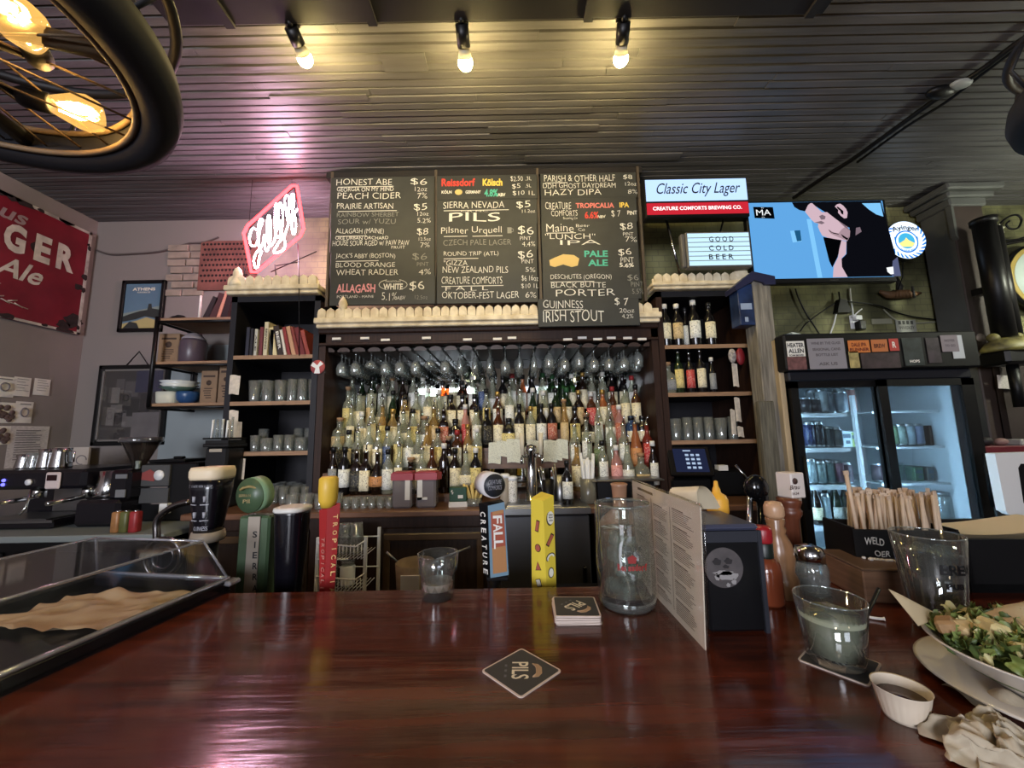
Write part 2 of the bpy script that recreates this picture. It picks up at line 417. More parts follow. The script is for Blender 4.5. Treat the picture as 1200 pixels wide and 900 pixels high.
# ------------------------------------------------------------------ the bar the viewer sits at
mb = MB(); mb.box(-3.0, 3.1, 0.16, 1.046, 1.02, 1.07, bev=.008)
bar = tag(mb.done('bar_counter', m_bar), 'long glossy red brown varnished wooden bar top in the foreground', 'bar top')
mb = MB(); mb.box(-3.0, 3.1, 0.34, 0.96, 0.0, 1.02); mb.box(-3.0, 3.1, .30, .35, .0, .14)
tag(mb.done('bar_cabinet', m_dark), 'dark panelled base carrying the varnished bar top', 'bar base')

# ------------------------------------------------------------------ back counter
CF, CZ = 2.29, 1.03
x0c, x1c = -1.93, 1.51
mb = MB(); mb.box(x0c, x1c, CF, 3.19, CZ - .035, CZ, bev=.006)
tag(mb.done('service_counter', mat('worn_counter_wood', (126, 84, 60), .35, noise=(5, .4), stretch=(1, 8, 8))), 'long worn wooden counter top along the back wall below the bottles', 'counter')
ub = thing('counter_cabinet', 'dark panelled wooden cabinet under the back counter', 'cabinet', (0, CF + .05, 0))
mb = MB(); mb.box(x0c + .02, -0.1, 0, .8, 0, CZ - .035); mb.box(.47, x1c - .02, 0, .8, 0, CZ - .035); mb.done('body', m_dark, ub)
for a, c in ((-1.9, -1.2), (-.78, -.16), (.5, .96), (1.0, 1.47)):
    mb = MB(); mb.box(a, c, -.02, 0, .1, .93, bev=.006); d = mb.done('door', mat('panel_wood', (58, 42, 32), .35, noise=(5, .5), stretch=(10, 10, 1)), ub)
    mb = MB()
    for q in ((a + .02, c - .02, .86, .90), (a + .02, c - .02, .13, .17)): mb.box(q[0], q[1], -.035, -.018, q[2], q[3], bev=.005)
    for q in ((a + .02, a + .06), (c - .06, c - .02)): mb.box(q[0], q[1], -.034, -.018, .15, .88, bev=.005)
    mb.done('moulding', mat('gilt_edge_wood', (92, 68, 44), .35, noise=(4, .5)), d)
# steel fronted cooler set into the counter
a = P(583, 600, Y=CF - .02); c = P(690, 592, Y=CF - .02)
t = thing('under_counter_cooler', 'dark steel front cooler set into the back counter under the drip tray', 'cooler', ((a.x + c.x) / 2, CF - .02, 0)); hw = (c.x - a.x) / 2
mb = MB(); mb.box(-hw, hw, 0, .07, .1, .992, bev=.006); mb.done('door', mat('cooler_front', (92, 92, 96), .38, metal=.6), t)
mb = MB(); mb.box(-hw - .01, hw + .01, -.01, .3, 1.0305, 1.040, bev=.003); mb.box(-hw - .01, hw + .01, -.01, .012, 1.002, 1.0325); mb.done('top', m_steel, t)
mb = MB(); mb.box(hw - .05, hw - .03, -.03, 0, .55, .72, bev=.004); mb.done('handle', m_black, t)

# ------------------------------------------------------------------ the mirrored hutch
HY = 2.60
HX0, HX1 = P(371, 470, Y=HY).x, P(776, 470, Y=HY).x
hz1 = P(570, 383, Y=HY).z; hz0 = P(570, 402, Y=HY).z
hut = thing('mirrored_hutch', 'dark wooden mirrored hutch with stepped bottle shelves in the middle of the back bar', 'hutch', ((HX0 + HX1) / 2, HY, CZ))
hx = (HX1 - HX0) / 2
def H(z): return z - CZ
MB().box(-hx - .0, -hx + .045, 0, .58, 0, H(hz1)).done('side_panel', m_dark, hut); MB().box(hx - .045, hx, 0, .58, 0, H(hz1)).done('side_panel', m_dark, hut)
mb = MB(); mb.box(-hx, hx, 0, .06, H(hz0), H(hz1)); mb.box(-hx - .005, hx + .005, -.02, 0, H(hz1) - .035, H(hz1), bev=.008); mb.box(-hx, hx, 0, .58, H(hz1) - .02, H(hz1))
mb.box(-hx, hx, -.012, 0, H(hz0), H(hz0) + .02, bev=.004); mb.done('header', m_dark, hut)
mb = MB(); mb.box(-hx + .045, hx - .045, .44, .45, 0.02, H(hz1) - .03); mb.done('mirror', mat('old_mirror', (205, 210, 208), .03, metal=1.0), hut)
mb = MB(); mb.box(-hx + .045, hx - .045, .45, .58, 0.02, H(hz1) - .03); mb.done('back_panel', m_dark, hut)
TIER = [(2.585, 1.085), (2.675, 1.22), (2.765, 1.365), (2.85, 1.485), (2.94, 1.60)]
m_step = mat('step_shelf_wood', (120, 80, 50), .45, noise=(5, .4), stretch=(1, 10, 10))
nx0, nx1 = P(566, 560, Y=2.68).x, P(668, 560, Y=2.68).x    # the niche for the small tap tower
NICHE = (nx0, nx1)
cxh = (HX0 + HX1) / 2
for i, (ty, tz) in enumerate(TIER):
    mb = MB(); y0 = ty - .045; y1 = ty + .047 if i < 4 else 3.035
    segs = [(HX0 + .047, nx0), (nx1, HX1 - .047)] if i < 2 else [(HX0 + .047, HX1 - .047)]
    for a, c in segs:
        mb.box(a - cxh, c - cxh, y0 - HY, y1 - HY, H(tz) - .02, H(tz))
        mb.box(a - cxh, c - cxh, y0 - HY + .012, y0 - HY + .025, H(TIER[i - 1][1]) if i else 0.0, H(tz) - .018)
    mb.done('shelf', m_step, hut)
# cornice with its row of little pointed pickets
def picket_cornice(parent, x0, x1, y0, z0, hm, hp, pw, depth=.10, gap=None, name='cornice'):
    mb = MB()
    mb.box(x0, x1, y0 - .02, y0 + depth, z0, z0 + hm * .45, bev=.006); mb.box(x0 - .012, x1 + .012, y0 - .035, y0 + depth, z0 + hm * .42, z0 + hm, bev=.006)
    mb.done(name, m_cream, parent)
    mb = MB(); x = x0 + .01
    while x < x1 - pw * .8:
        if not (gap and gap[0] < x < gap[1]):
            p_ = [(0, 0), (pw * .94, 0), (pw * .94, hp * .55), (pw * .85, hp * .8), (pw * .47, hp), (pw * .09, hp * .8), (0, hp * .55)]
            mb.prism([(x + u, v) for u, v in p_], -.012, .012, T(0, y0 - .012, z0 + hm - .004) @ FRONT)
        x += pw
    mb.box(x0, x1, y0 - .006, y0 + .004, z0 + hm - .002, z0 + hm + hp * .45)
    mb.done('picket_trim', m_cream, parent)
zc0 = P(570, 383, Y=HY).z; zc1 = P(570, 372, Y=HY).z; zp = P(570, 361, Y=HY).z
picket_cornice(hut, -hx - .005, hx + .005, -.03, H(zc0), zc1 - zc0, zp - zc1 + .008, .0605)
mb = MB(); mb.lathe([(.012, 0), (.018, .02), (.012, .05), (.026, .07), (.026, .075), (.03, .10), (.022, .125), (.006, .15), (0, .155)], 14, T(-hx + .175, -.045, H(zc1)))
mb.box(-hx + .16, -hx + .19, -.06, -.03, H(zc1), H(zc1) + .05); mb.done('finial', m_cream, hut)
# rack of boards the stemmed glasses hang from
rz = P(570, 404, Y=HY + .02).z
NS = 21; sp = (HX1 - HX0 - .10) / NS
mb = MB()
for k in range(NS + 1):
    x = -hx + .05 + k * sp
    arch = [(-sp * .40, 0), (sp * .40, 0), (sp * .40, .012), (sp * .25, .026), (0, .031), (-sp * .25, .026), (-sp * .40, .012)]
    if k in (0,): arch = [(max(0, u), v) for u, v in arch]
    if k == NS: arch = [(min(0, u), v) for u, v in arch]
    mb.prism([(x + u, v) for u, v in arch], -.40, 0.0, T(0, .03, H(rz) - .03) @ FRONT)
mb.done('glass_rack', mat('rack_wood', (84, 60, 46), .4, noise=(5, .4)), hut)
for px in (395, 428, 452, 500, 548, 583, 600, 665, 682, 700, 716, 735, 752):
    p = P(px, 398 + R_.uniform(-2, 2), Y=HY - .006)
    MB().box(p.x - cxh - .03, p.x - cxh + .03, -.016, -.008, H(p.z) - .008, H(p.z) + .008).done('price_tag', m_white, hut)

# ------------------------------------------------------------------ bookcase units at each end
def unit(name, lab, x0, x1, zt, shelf_px, pxm, m):
    t = thing(name, lab, 'shelf unit', ((x0 + x1) / 2, HY, CZ)); h = (x1 - x0) / 2
    MB().box(-h, -h + .04, 0, .58, 0, H(zt)).done('side_panel', m, t); MB().box(h - .04, h, 0, .58, 0, H(zt)).done('side_panel', m, t)
    mb = MB(); mb.box(-h, h, .56, .58, 0, H(zt)); mb.box(-h, h, 0, .58, H(zt) - .04, H(zt)); mb.done('carcass', m_navy, t)
    out = []
    for py in shelf_px:
        z = P(pxm, py, Y=HY).z
        mb = MB(); mb.box(-h + .04, h - .04, .01, .56, H(z) - .025, H(z)); sh = mb.done('shelf', m_navy, t)
        mb = MB(); mb.box(-h + .04, h - .04, 0, .012, H(z) - .026, H(z) + .001); mb.done('edge_strip', m_raw, sh)
        out.append(z)
    return t, h, out
LX0, LX1 = P(272, 350, Y=HY).x, HX0 - .004
lzt = P(322, 347, Y=HY).z
lu, lh, LSH = unit('bookcase', 'tall dark bookcase with books and glasses below the neon sign', LX0, LX1, lzt, (416, 470, 529), 330, m_navy)
zz = P(322, 337, Y=HY).z
picket_cornice(lu, -lh - .01, lh + .0, -.03, H(lzt), zz - lzt, P(322, 327, Y=HY).z - zz + .012, .062)
mb = MB(); mb.lathe([(.03, 0), (.05, .0), (.045, .03), (.028, .06), (.028, .075), (.03, .1), (.02, .13), (0, .15)], 14, T(-lh + .05, -.03, H(zz) - .004)); mb.done('finial', m_cream, lu)
RX0, RX1 = HX1 + .004, P(884, 400, Y=HY).x
rzt = P(815, 341, Y=HY).z
ru, rh, RSH = unit('liquor_cabinet', 'tall dark open cabinet with wine bottles beside the old wooden post', RX0, RX1, rzt, (404, 460, 516), 815, m_dark)
zz = P(815, 333, Y=HY).z
picket_cornice(ru, -rh - .03, rh + .0, -.03, H(rzt), zz - rzt, P(815, 324, Y=HY).z - zz + .01, .058)
# a blob of carved leaf on the last pickets
mb = MB(); mb.sphere((rh - .08, -.05, H(zz) + .05), .05, sc=(1, .4, .8)); mb.sphere((rh - .03, -.05, H(zz) + .025), .035, sc=(1, .4, .8)); mb.done('carved_leaf', m_cream, ru)
# paper notes taped on the stiles
def note(px0, py0, px1, py1, Y, lab, m=None, n_='paper_note', cat='paper note'):
    a = P(px0, py0, Y=Y); c = P(px1, py1, Y=Y); w2, h2 = (c.x - a.x) / 2, (a.z - c.z) / 2
    mb = MB(); q = R_.uniform(-.12, .12)
    mb.grid(lambda u, v: ((u * 2 - 1) * w2 + q * w2 * v, -.003 - .004 * math.sin(u * 3 + v * 2), (v * 2 - 1) * h2 + .004 * math.sin(u * 5)), 6, 6)
    mb.grid(lambda u, v: ((u * 2 - 1) * w2 + q * w2 * v, -.0015, (v * 2 - 1) * h2 + .004 * math.sin(u * 5)), 6, 6)
    o = mb.done(n_, m or m_white, None, None, ((a.x + c.x) / 2, Y, (a.z + c.z) / 2)); tag(o, lab, cat); return o
m_note = mat('cream_note', (220, 205, 184), .7, noise=(40, .2))
note(270, 440, 280, 462, HY, 'torn cream note taped at the bookcase edge beside the upper glasses', m_note)
note(270, 481, 279, 496, HY, 'small pinkish note taped on the bookcase edge, top of the middle cluster', m_note)
note(270, 494, 282, 528, HY, 'long curled note taped on the bookcase edge beside the middle glasses', m_note)
note(277, 537, 286, 561, HY, 'pale curved note taped on the bookcase edge below the lowest shelf', m_note)
note(267, 565, 278, 585, HY, 'square pale note taped low on the bookcase edge behind the green tap', m_note)
note(857, 426, 866, 453, HY, 'tall cream note hung on the cabinet edge level with the second bottles', m_note)
note(860, 466, 869, 494, HY, 'long yellowed note hung on the cabinet edge beside the glasses', m_note)
note(855, 480, 863, 509, HY, 'narrow slanted yellowed note on the cabinet edge beside the glasses', m_note)
note(864, 500, 872, 512, HY, 'small square note below the yellowed slips on the cabinet edge', m_note)
# red and white round badge hung at the corner of bookcase and hutch
p = P(372, 430, Y=HY - .012)
t = thing('round_badge', 'round red and white badge hung where bookcase meets hutch', 'badge', p)
mb = MB(); mb.cyl((0, .01, 0), (0, 0, 0), .048, 24); mb.done('disc', mat('badge_red', (196, 84, 84), .5), t)
mb = MB(); mb.prism([(-.02, -.045), (.02, -.045), (.012, 0), (.04, .02), (.02, .04), (0, .01), (-.03, .035), (-.045, .01), (-.012, -.01)], 0, .003, FRONT); mb.done('emblem', m_whitep, t)
# ------------------------------------------------------------------ chalk menu boards
BY = 2.575
m_slate = mat('blackboard', (60, 61, 57), .55, noise=(5, .25), bump=(12, .05))
CH = {'w': mat('white_chalk', (226, 224, 212), .8), 'g': mat('faint_chalk', (142, 142, 132), .85), 'p': mat('pink_chalk', (232, 150, 158), .8),
      'r': mat('red_marker', (232, 62, 48), .7), 'y': mat('yellow_marker', (240, 200, 70), .7), 't': mat('teal_marker', (70, 190, 160), .7),
      'k': mat('gold_marker', (222, 186, 104), .7), 'e': mat('salmon_marker', (236, 120, 110), .7)}
CK = list(CH); CL = [CH[k] for k in CK]
def board(px0, py0, px1, py1, lab, Y, lines, fx, ox, oy, deco=None, yaw=0):
    a = P(px0, py0, Y=Y); c = P(px1, py1, Y=Y)
    t = thing('chalkboard_menu', lab, 'chalkboard', ((a.x + c.x) / 2, Y, c.z), 0, 'beer menu chalkboards')
    w2, h = (c.x - a.x) / 2, a.z - c.z
    mb = MB(); mb.box(-w2, w2, 0, .018, 0, h - .004, bev=.003); mb.done('board', m_slate, t)
    mb = MB()
    for q in lines:
        s_, x0, y0, x1, y1 = q[:5]; col = q[5] if len(q) > 5 else 'w'; bold = q[6] if len(q) > 6 else -.010
        A = P(ox + x0 * fx, oy + y0 * fx, Y=Y - .001); B = P(ox + x1 * fx, oy + y1 * fx, Y=Y - .001)
        lo = P(ox + x0 * fx, oy + y1 * fx, Y=Y - .001)
        ang = math.atan2(P(ox + x1 * fx, oy + y1 * fx, Y=Y).z - lo.z, B.x - A.x) * 0.6
        if s_ == '_':
            mb.box(A.x - t.location.x, B.x - t.location.x, -.0016, -.0008, B.z - t.location.z - .002, B.z - t.location.z + .0025, mi=CK.index(col))
        else:
            text(mb, s_, T(A.x - t.location.x, -.0015, lo.z - t.location.z) @ FRONT @ RZ(ang), (A.z - lo.z) * .94, (B.x - A.x) * .98, CK.index(col), bold, 0, .07 if bold < .03 else 0)
    if deco: deco(mb, t, ox, oy, fx, Y)
    mb.done('lettering', CL, t, 'chalk lettering')
    return t
def lpt(t, ox, oy, fx, Y, cx, cyy):
    p = P(ox + cx * fx, oy + cyy * fx, Y=Y); return p.x - t.location.x, p.z - t.location.z
q = .25
board(388, 207.5, 509, 235.5, 'chalkboard offering peach cider, top of the first column', BY, [
    ('HONEST ABE', 578, 38, 842, 68), ('GEORGIA ON MY MIND', 580, 77, 850, 98, 'w', 0), ('PEACH CIDER', 583, 103, 885, 133), ('$6', 925, 35, 1003, 70), ('12oz', 945, 75, 1003, 97), ('7%', 957, 103, 1003, 130), ('_', 585, 70, 845, 73)], q, 250, 200)
board(388, 236, 509, 265, 'chalkboard offering rainbow sherbet sour, second of the first column', BY, [
    ('PRAIRIE ARTISAN', 580, 152, 848, 180), ('RAINBOW SHERBET', 580, 196, 875, 217, 'g'), ('SOUR w/ YUZU', 585, 226, 860, 250, 'g'), ('$5', 940, 152, 1003, 190), ('12oz', 957, 192, 1010, 211), ('5.2%', 957, 222, 1020, 245), ('_', 585, 184, 860, 187)], q, 250, 200)
board(387.5, 265.5, 509, 294, 'chalkboard offering sour ale with paw paw fruit, third of the first column', BY, [
    ('ALLAGASH (MAINE)', 575, 270, 803, 302), ('OKE URBAN ORCHARD', 572, 308, 825, 324, 'w', 0), ('HOUSE SOUR AGED w/ PAW PAW', 560, 326, 925, 352), ('FRUIT', 835, 352, 900, 366), ('$8', 955, 268, 1008, 305), ('12.5oz', 963, 312, 1020, 328), ('7%', 970, 335, 1015, 360), ('_', 575, 303, 720, 306)], q, 250, 200)
board(387.5, 294.5, 509, 324, 'chalkboard offering blood orange wheat radler in the first column', BY, [
    ("JACK'S ABBY (BOSTON)", 575, 387, 858, 416), ('BLOOD ORANGE', 575, 430, 857, 453), ('WHEAT RADLER', 577, 462, 872, 490), ('$6', 933, 385, 1003, 422, 'g'), ('PINT', 955, 428, 1010, 447, 'g'), ('4%', 963, 460, 1020, 487), ('_', 575, 419, 775, 422)], q, 250, 200)
def wreath(mb, t, ox, oy, fx, Y):
    for s_ in (-1, 1):
        pts = []
        for k in range(9):
            a = -1.1 + 2.2 * k / 8; x, z = lpt(t, ox, oy, fx, Y, 843 + s_ * 66 * math.cos(a), 535 + 26 * math.sin(a)); pts.append((x, -.002, z))
        mb.tube(pts, .0022, 5, mi=0)
board(387, 324.5, 510, 356, 'chalkboard with pink lettering and a wreath, bottom of the first column', BY, [
    ('ALLAGASH', 578, 530, 762, 572, 'p', .02), ('PORTLAND - MAINE', 580, 584, 755, 597), ('WHITE', 797, 528, 890, 558, 'w', .03), ('TRADITIONAL', 805, 515, 882, 524), ('5.1%', 790, 570, 862, 608), ('ABV', 862, 586, 900, 605), ('$6', 920, 515, 990, 563), ('12.5oz', 945, 583, 1005, 603, 'g')], q, 250, 200, wreath)
def gold(mb, t, ox, oy, fx, Y):
    x, z = lpt(t, ox, oy, fx, Y, 150, 101); mb.sphere((x, -.001, z), .022, 16, 8, mi=CK.index('k'), sc=(1.25, .06, 1))
board(512, 205.5, 630, 232.5, 'chalkboard with red and yellow gothic lettering, top of the middle column', BY, [
    ('Reissdorf', 70, 35, 230, 74, 'r', .03), ('Kölsch', 262, 36, 357, 72, 'y', .04), ('KÖLN', 70, 90, 118, 108, 'w', .03), ('GERMANY', 182, 92, 255, 108, 'w', .03), ('4.8%', 270, 85, 335, 122, 't', .03), ('ABV', 332, 104, 370, 121, 'w', .03), ('$2.50', 393, 25, 452, 52), ('.3L', 462, 27, 492, 45), ('$5', 400, 60, 440, 86), ('.5L', 462, 62, 490, 78), ('$10 1L', 403, 93, 510, 117)], q, 500, 200, gold)
board(512, 234, 630, 262, 'chalkboard offering pils for five dollars in the middle column', BY, [
    ('SIERRA NEVADA', 78, 145, 370, 177), ('PILS', 105, 195, 350, 238, 'w', .0), ('$5', 420, 140, 488, 178), ('11.2oz', 447, 181, 510, 197), ('_', 80, 180, 385, 183), ('CA NC', 160, 186, 290, 194)], q, 500, 200)
def mug_icon(mb, t, ox, oy, fx, Y):
    x, z = lpt(t, ox, oy, fx, Y, 390, 280); mb.box(x - .018, x + .012, -.002, -.0008, z - .022, z + .022, mi=CK.index('g')); mb.tube([(x + .012, -.002, z + .012), (x + .025, -.002, z + .008), (x + .025, -.002, z - .008), (x + .012, -.002, z - .012)], .003, 5, mi=CK.index('g'))
board(512, 262.5, 630, 291.5, 'chalkboard offering czech pale lager in the middle column', BY, [
    ('Pilsner Urquell', 68, 262, 357, 303), ('CZECH PALE LAGER', 78, 322, 403, 350, 'g'), ('$6', 427, 258, 503, 303), ('PINT', 437, 307, 490, 325), ('4.4%', 447, 332, 510, 355), ('_', 80, 304, 190, 307), ('_', 215, 302, 355, 305)], q, 500, 200, mug_icon)
board(512, 292, 631, 354, 'double height chalkboard of new zealand pils and festival lager in the middle column', BY, [
    ('ROUND TRIP (ATL)', 80, 378, 342, 405), ('"GIZZA', 80, 418, 193, 445), ('NEW ZEALAND PILS', 75, 448, 388, 480), ('$6', 427, 372, 500, 415), ('PINT', 445, 415, 503, 435), ('5%', 463, 452, 510, 475), ('CREATURE COMFORTS', 70, 497, 360, 532), ('F A L L', 88, 543, 292, 562), ('OKTOBER-FEST LAGER', 72, 567, 440, 600), ('$6 16oz', 445, 490, 525, 520), ('$10 1L', 443, 528, 527, 553), ('6%', 463, 568, 515, 595), ('_', 80, 408, 242, 411), ('_', 70, 535, 360, 538)], q, 500, 200)
board(633, 203, 747, 231, 'chalkboard offering hazy double india pale ale, top of the last column', BY, [
    ('PARISH & OTHER HALF', 550, 20, 890, 52), ('DDH GHOST DAYDREAM', 545, 58, 893, 82), ('HAZY DIPA', 553, 87, 825, 115), ('$8', 920, 18, 965, 42), ('12oz', 930, 52, 985, 70), ('8%', 943, 88, 990, 108), ('_', 555, 54, 660, 56)], q, 500, 200)
board(633.5, 232, 747.5, 259.5, 'chalkboard with salmon and yellow lettering in the last column', BY, [
    ('CREATURE', 555, 147, 680, 182), ('COMFORTS', 583, 185, 710, 213), ('Brewing Co', 640, 216, 708, 232), ('TROPICALIA', 698, 150, 883, 176, 'e', .03), ('IPA', 903, 147, 950, 173, 'y', .03), ('6.6%', 740, 190, 808, 225, 'r', .03), ('ABV', 797, 208, 840, 222, 'w', .02), ('$ 7', 865, 185, 910, 220), ('PINT', 940, 187, 988, 207, 'w', .02)], q, 500, 200)
board(634, 260, 748, 288.5, 'chalkboard reading lunch india pale ale in the last column', BY, [
    ('Maine', 560, 248, 692, 287), ('Beer', 700, 250, 765, 264), ('Co', 710, 268, 742, 283), ('"LUNCH"', 555, 295, 795, 322), ('IPA', 625, 325, 820, 348), ('$8', 905, 243, 968, 280), ('PINT', 920, 288, 970, 305), ('7%', 930, 308, 987, 333), ('_', 560, 289, 700, 291)], q, 500, 200)
def ribbon(mb, t, ox, oy, fx, Y):
    pts = [(575, 420), (600, 408), (640, 392), (690, 396), (715, 412), (708, 445), (680, 452), (640, 440), (600, 452), (578, 445)]
    mb.prism([lpt(t, ox, oy, fx, Y, *p) for p in pts][::-1], .0005, .0015, FRONT, mi=CK.index('k'))
board(635, 289, 750, 318.5, 'chalkboard with gold ribbon emblem and teal pale ale lettering', BY, [
    ('PALE', 738, 373, 852, 405, 't', .03), ('ALE', 755, 415, 852, 447, 't', .03), ('$6', 897, 363, 962, 400), ('PINT', 908, 404, 972, 430), ('5.6%', 903, 432, 973, 453, 'w', .02)], q, 500, 200, ribbon)
board(635.5, 319, 752, 350, 'chalkboard offering black porter, bottom of the last column', BY, [
    ('DESCHUTES (OREGON)', 580, 485, 873, 515), ('BLACK BUTTE', 583, 522, 845, 548), ('PORTER', 605, 555, 890, 588), ('$6', 940, 485, 995, 518, 'g'), ('PINT', 957, 520, 1017, 543, 'g'), ('5.5%', 962, 553, 1017, 577, 'g'), ('_', 580, 517, 785, 519)], q, 500, 200)
board(630, 349.5, 750.5, 381, 'chalkboard offering irish stout, propped on the cornice in front', 2.52, [
    ('GUINNESS', 545, 607, 737, 645), ('IRISH STOUT', 545, 652, 838, 708), ('$ 7', 880, 595, 948, 635), ('20oz', 903, 645, 975, 666), ('4.2%', 915, 672, 970, 692), ('_', 548, 648, 735, 651)], q, 500, 200)
# frame the chalkboards hang on
a = P(386, 205, Y=2.6); c = P(754, 353, Y=2.6)
t = thing('menu_rack', 'thin wooden frame carrying the beer menu chalkboards under the ceiling', 'frame', (0, 2.597, c.z))
for px in (386.5, 510.5, 631.8, 752):
    x = P(px, 280, Y=2.6).x; MB().box(x - .009, x + .009, -.006, .025, 0, ZC - .008 - c.z).done('upright', mat('frame_wood', (92, 78, 62), .6, noise=(8, .3)), t)
mb = MB(); mb.box(a.x - .02, c.x + .05, 0, .07, 3.345 - c.z, ZC - .008 - c.z); mb.box(a.x, c.x, .026, .04, .02, 3.36 - c.z); mb.done('backing', mat('frame_dark', (34, 29, 27), .6), t)

# ------------------------------------------------------------------ track spots
m_bulb = emit('lamp_bulb_warm', (255, 226, 150), 440)
m_lamppl = mat('bulb_neck', (190, 180, 150), .4)
def spot(px0, py0, px1, py1, lab):
    b_ = P(px1, py1, Y=1.63); top = P(px0, py0, Y=1.50)
    d = (b_ - top).normalized()
    t = thing('track_spotlight', lab, 'spotlight', top, 0, 'ceiling spotlights')
    L = (b_ - top).length
    mb = MB(); mb.cyl((0, 0, 0), d * (L - .075), .03, 18); mb.done('housing', m_blackm, t)
    mb = MB(); mb.cyl((0, 0, .0), (0, -.02, ZC - .10 - top.z), .012); mb.box(-.03, .03, -.05, .02, .02, .05); mb.done('bracket', m_blackm, t)
    mb = MB(); mb.cyl(d * (L - .08), d * (L - .035), .022, 16, r2=.032); bl = mb.done('bulb', m_lamppl, t)
    mb = MB(); mb.sphere(d * (L - .02), .034, 18, 12); mb.done('bulb_tip', m_bulb, bl)
spot(341, 32, 360, 75, 'black track spotlight above the neon sign side, tilted towards it')
spot(541, 28, 546, 80, 'black track spotlight above the middle chalkboards, hanging straight down')
spot(731, 26, 727, 75, 'black track spotlight above the last chalkboard column')

# ------------------------------------------------------------------ neon sign
NY = 2.66
m_nr = emit('neon_red', (255, 42, 46), 14.0); m_nw = emit('neon_white', (255, 206, 236), 85)
def np_(cx, cyy, Y=NY):   # point in the 762x900 close-up of the neon
    return P(270 + cx / 762 * 110, 200 + cyy / 900 * 130, Y=Y)
base = P(320, 268, Y=NY)
t = thing('neon_sign', 'glowing red diamond neon sign with white script above the bookcase', 'neon sign', base)
def loc(p): return p - base
def smooth(pts, n=6):
    out = []
    for i in range(len(pts) - 1):
        p0, p1, p2, p3 = pts[max(i - 1, 0)], pts[i], pts[i + 1], pts[min(i + 2, len(pts) - 1)]
        for k in range(n):
            u = k / n; out.append(0.5 * ((2 * p1) + (-p0 + p2) * u + (2 * p0 - 5 * p1 + 4 * p2 - p3) * u * u + (-p0 + 3 * p1 - 3 * p2 + p3) * u ** 3))
    out.append(pts[-1]); return out
mb = MB(); co = [(535, 92), (105, 480), (175, 850), (600, 505)]
dense = []
for i in range(4):
    A, B = loc(np_(*co[i])), loc(np_(*co[(i + 1) % 4]))
    for k in range(8):
        u = (k + .5) / 8; dense.append(A.lerp(B, min(1, max(0, .02 + u * .96))))
mb.tube(dense, .0105, 8, True); mb.done('border_tube', m_nr, t)
strokes = [[(215, 480), (180, 470), (155, 540), (165, 600), (200, 610), (225, 560), (240, 470), (262, 400), (240, 400), (225, 480), (230, 600), (255, 660)],
           [(255, 660), (235, 700), (225, 770), (200, 785), (190, 720), (215, 660), (260, 600), (275, 520)],
           [(275, 520), (280, 620), (295, 650), (320, 590), (325, 430), (315, 365), (300, 400), (300, 560), (330, 610)],
           [(330, 610), (360, 560), (375, 440), (380, 280), (365, 300), (365, 500), (395, 540), (420, 460), (425, 330), (405, 260), (390, 330), (400, 470), (430, 520)],
           [(430, 520), (445, 600), (420, 650), (355, 665), (380, 600), (440, 520), (470, 430)],
           [(470, 430), (455, 340), (440, 240), (460, 200), (480, 240), (470, 340), (490, 380), (510, 300), (515, 200), (495, 200), (490, 280), (515, 340), (545, 310)],
           [(470, 430), (510, 370), (530, 400), (525, 500), (505, 510), (500, 430), (520, 350)]]
mb = MB()
for st in strokes: mb.tube(smooth([loc(np_(x, yy, NY - .012)) for x, yy in st], 5), .0052, 7)
mb.done('script_tube', m_nw, t)
mb = MB(); pts = [loc(np_(*c_, NY + .035)) for c_ in [(520, 130), (125, 490), (185, 820), (585, 500)]]
for k in range(4): mb.tube([pts[k], pts[(k + 1) % 4]], .004, 6)
for c_ in ((540, 590), (360, 760), (110, 780)): mb.tube([loc(np_(*c_, NY + .035)), loc(np_(c_[0] + 10, c_[1] + 90, NY + .04))], .004, 6)
mb.tube([loc(np_(330, 820, NY + .03)), loc(np_(700, 655, NY + .03))], .004, 6); mb.tube([loc(np_(370, 770, NY + .03)), loc(np_(560, 740, NY + .03))], .004, 6)
mb.done('back_frame', m_blackm, t)
mb = MB(); mb.tube([loc(np_(500, 130, NY + .02)), loc(np_(480, 60, NY + .02)) + Vector((0, 0, .25))], .002, 5); mb.tube([loc(np_(150, 450, NY + .02)), loc(np_(170, 180, NY + .02)) + Vector((0, 0, .3))], .002, 5)
mb.tube([loc(np_(550, 600, NY)), loc(np_(556, 880, NY - .12)), loc(np_(560, 1500, NY - .12))], .003, 5); mb.done('hanging_wire', m_blackm, t)

# ------------------------------------------------------------------ signs over the cabinet
def pq(px, py, Y, b): p = P(px, py, Y=Y); return p - b
SY = 2.52
b_ = P(817, 250, Y=SY)
t = thing('light_box_sign', 'lit pale blue script sign with red strip, beside the chalkboards', 'light sign', b_)
a = pq(756, 211, SY, b_); c = pq(878, 250, SY, b_); d = pq(757, 236.5, SY, b_); e_ = pq(877, 238, SY, b_)
tilt = math.atan2(P(877, 212, Y=SY).z - P(757, 214.5, Y=SY).z, P(877, 212, Y=SY).x - P(757, 214.5, Y=SY).x)
mb = MB(); mb.box(a.x - .01, c.x + .01, 0.004, .08, c.z - .02, a.z + .01, bev=.008); mb.done('housing', m_black, t)
mb = MB(); mb.box(a.x, c.x, 0, .006, d.z + .004, a.z); mb.done('light_panel', emit('panel_blue_white', (176, 206, 250), 1.25), t)
mb = MB(); mb.box(a.x, c.x, 0, .006, c.z + .004, d.z - .012); mb.done('red_panel', emit('panel_red', (196, 38, 52), 1.0), t)
mb = MB(); z0 = pq(800, 230, SY, b_).z; A = pq(767, 230, SY, b_).x; B = pq(868, 230, SY, b_).x
text(mb, 'Classic City Lager', T(A, -.001, z0 - .006) @ FRONT, .108, (B - A) * .97, 0, .004, .28)
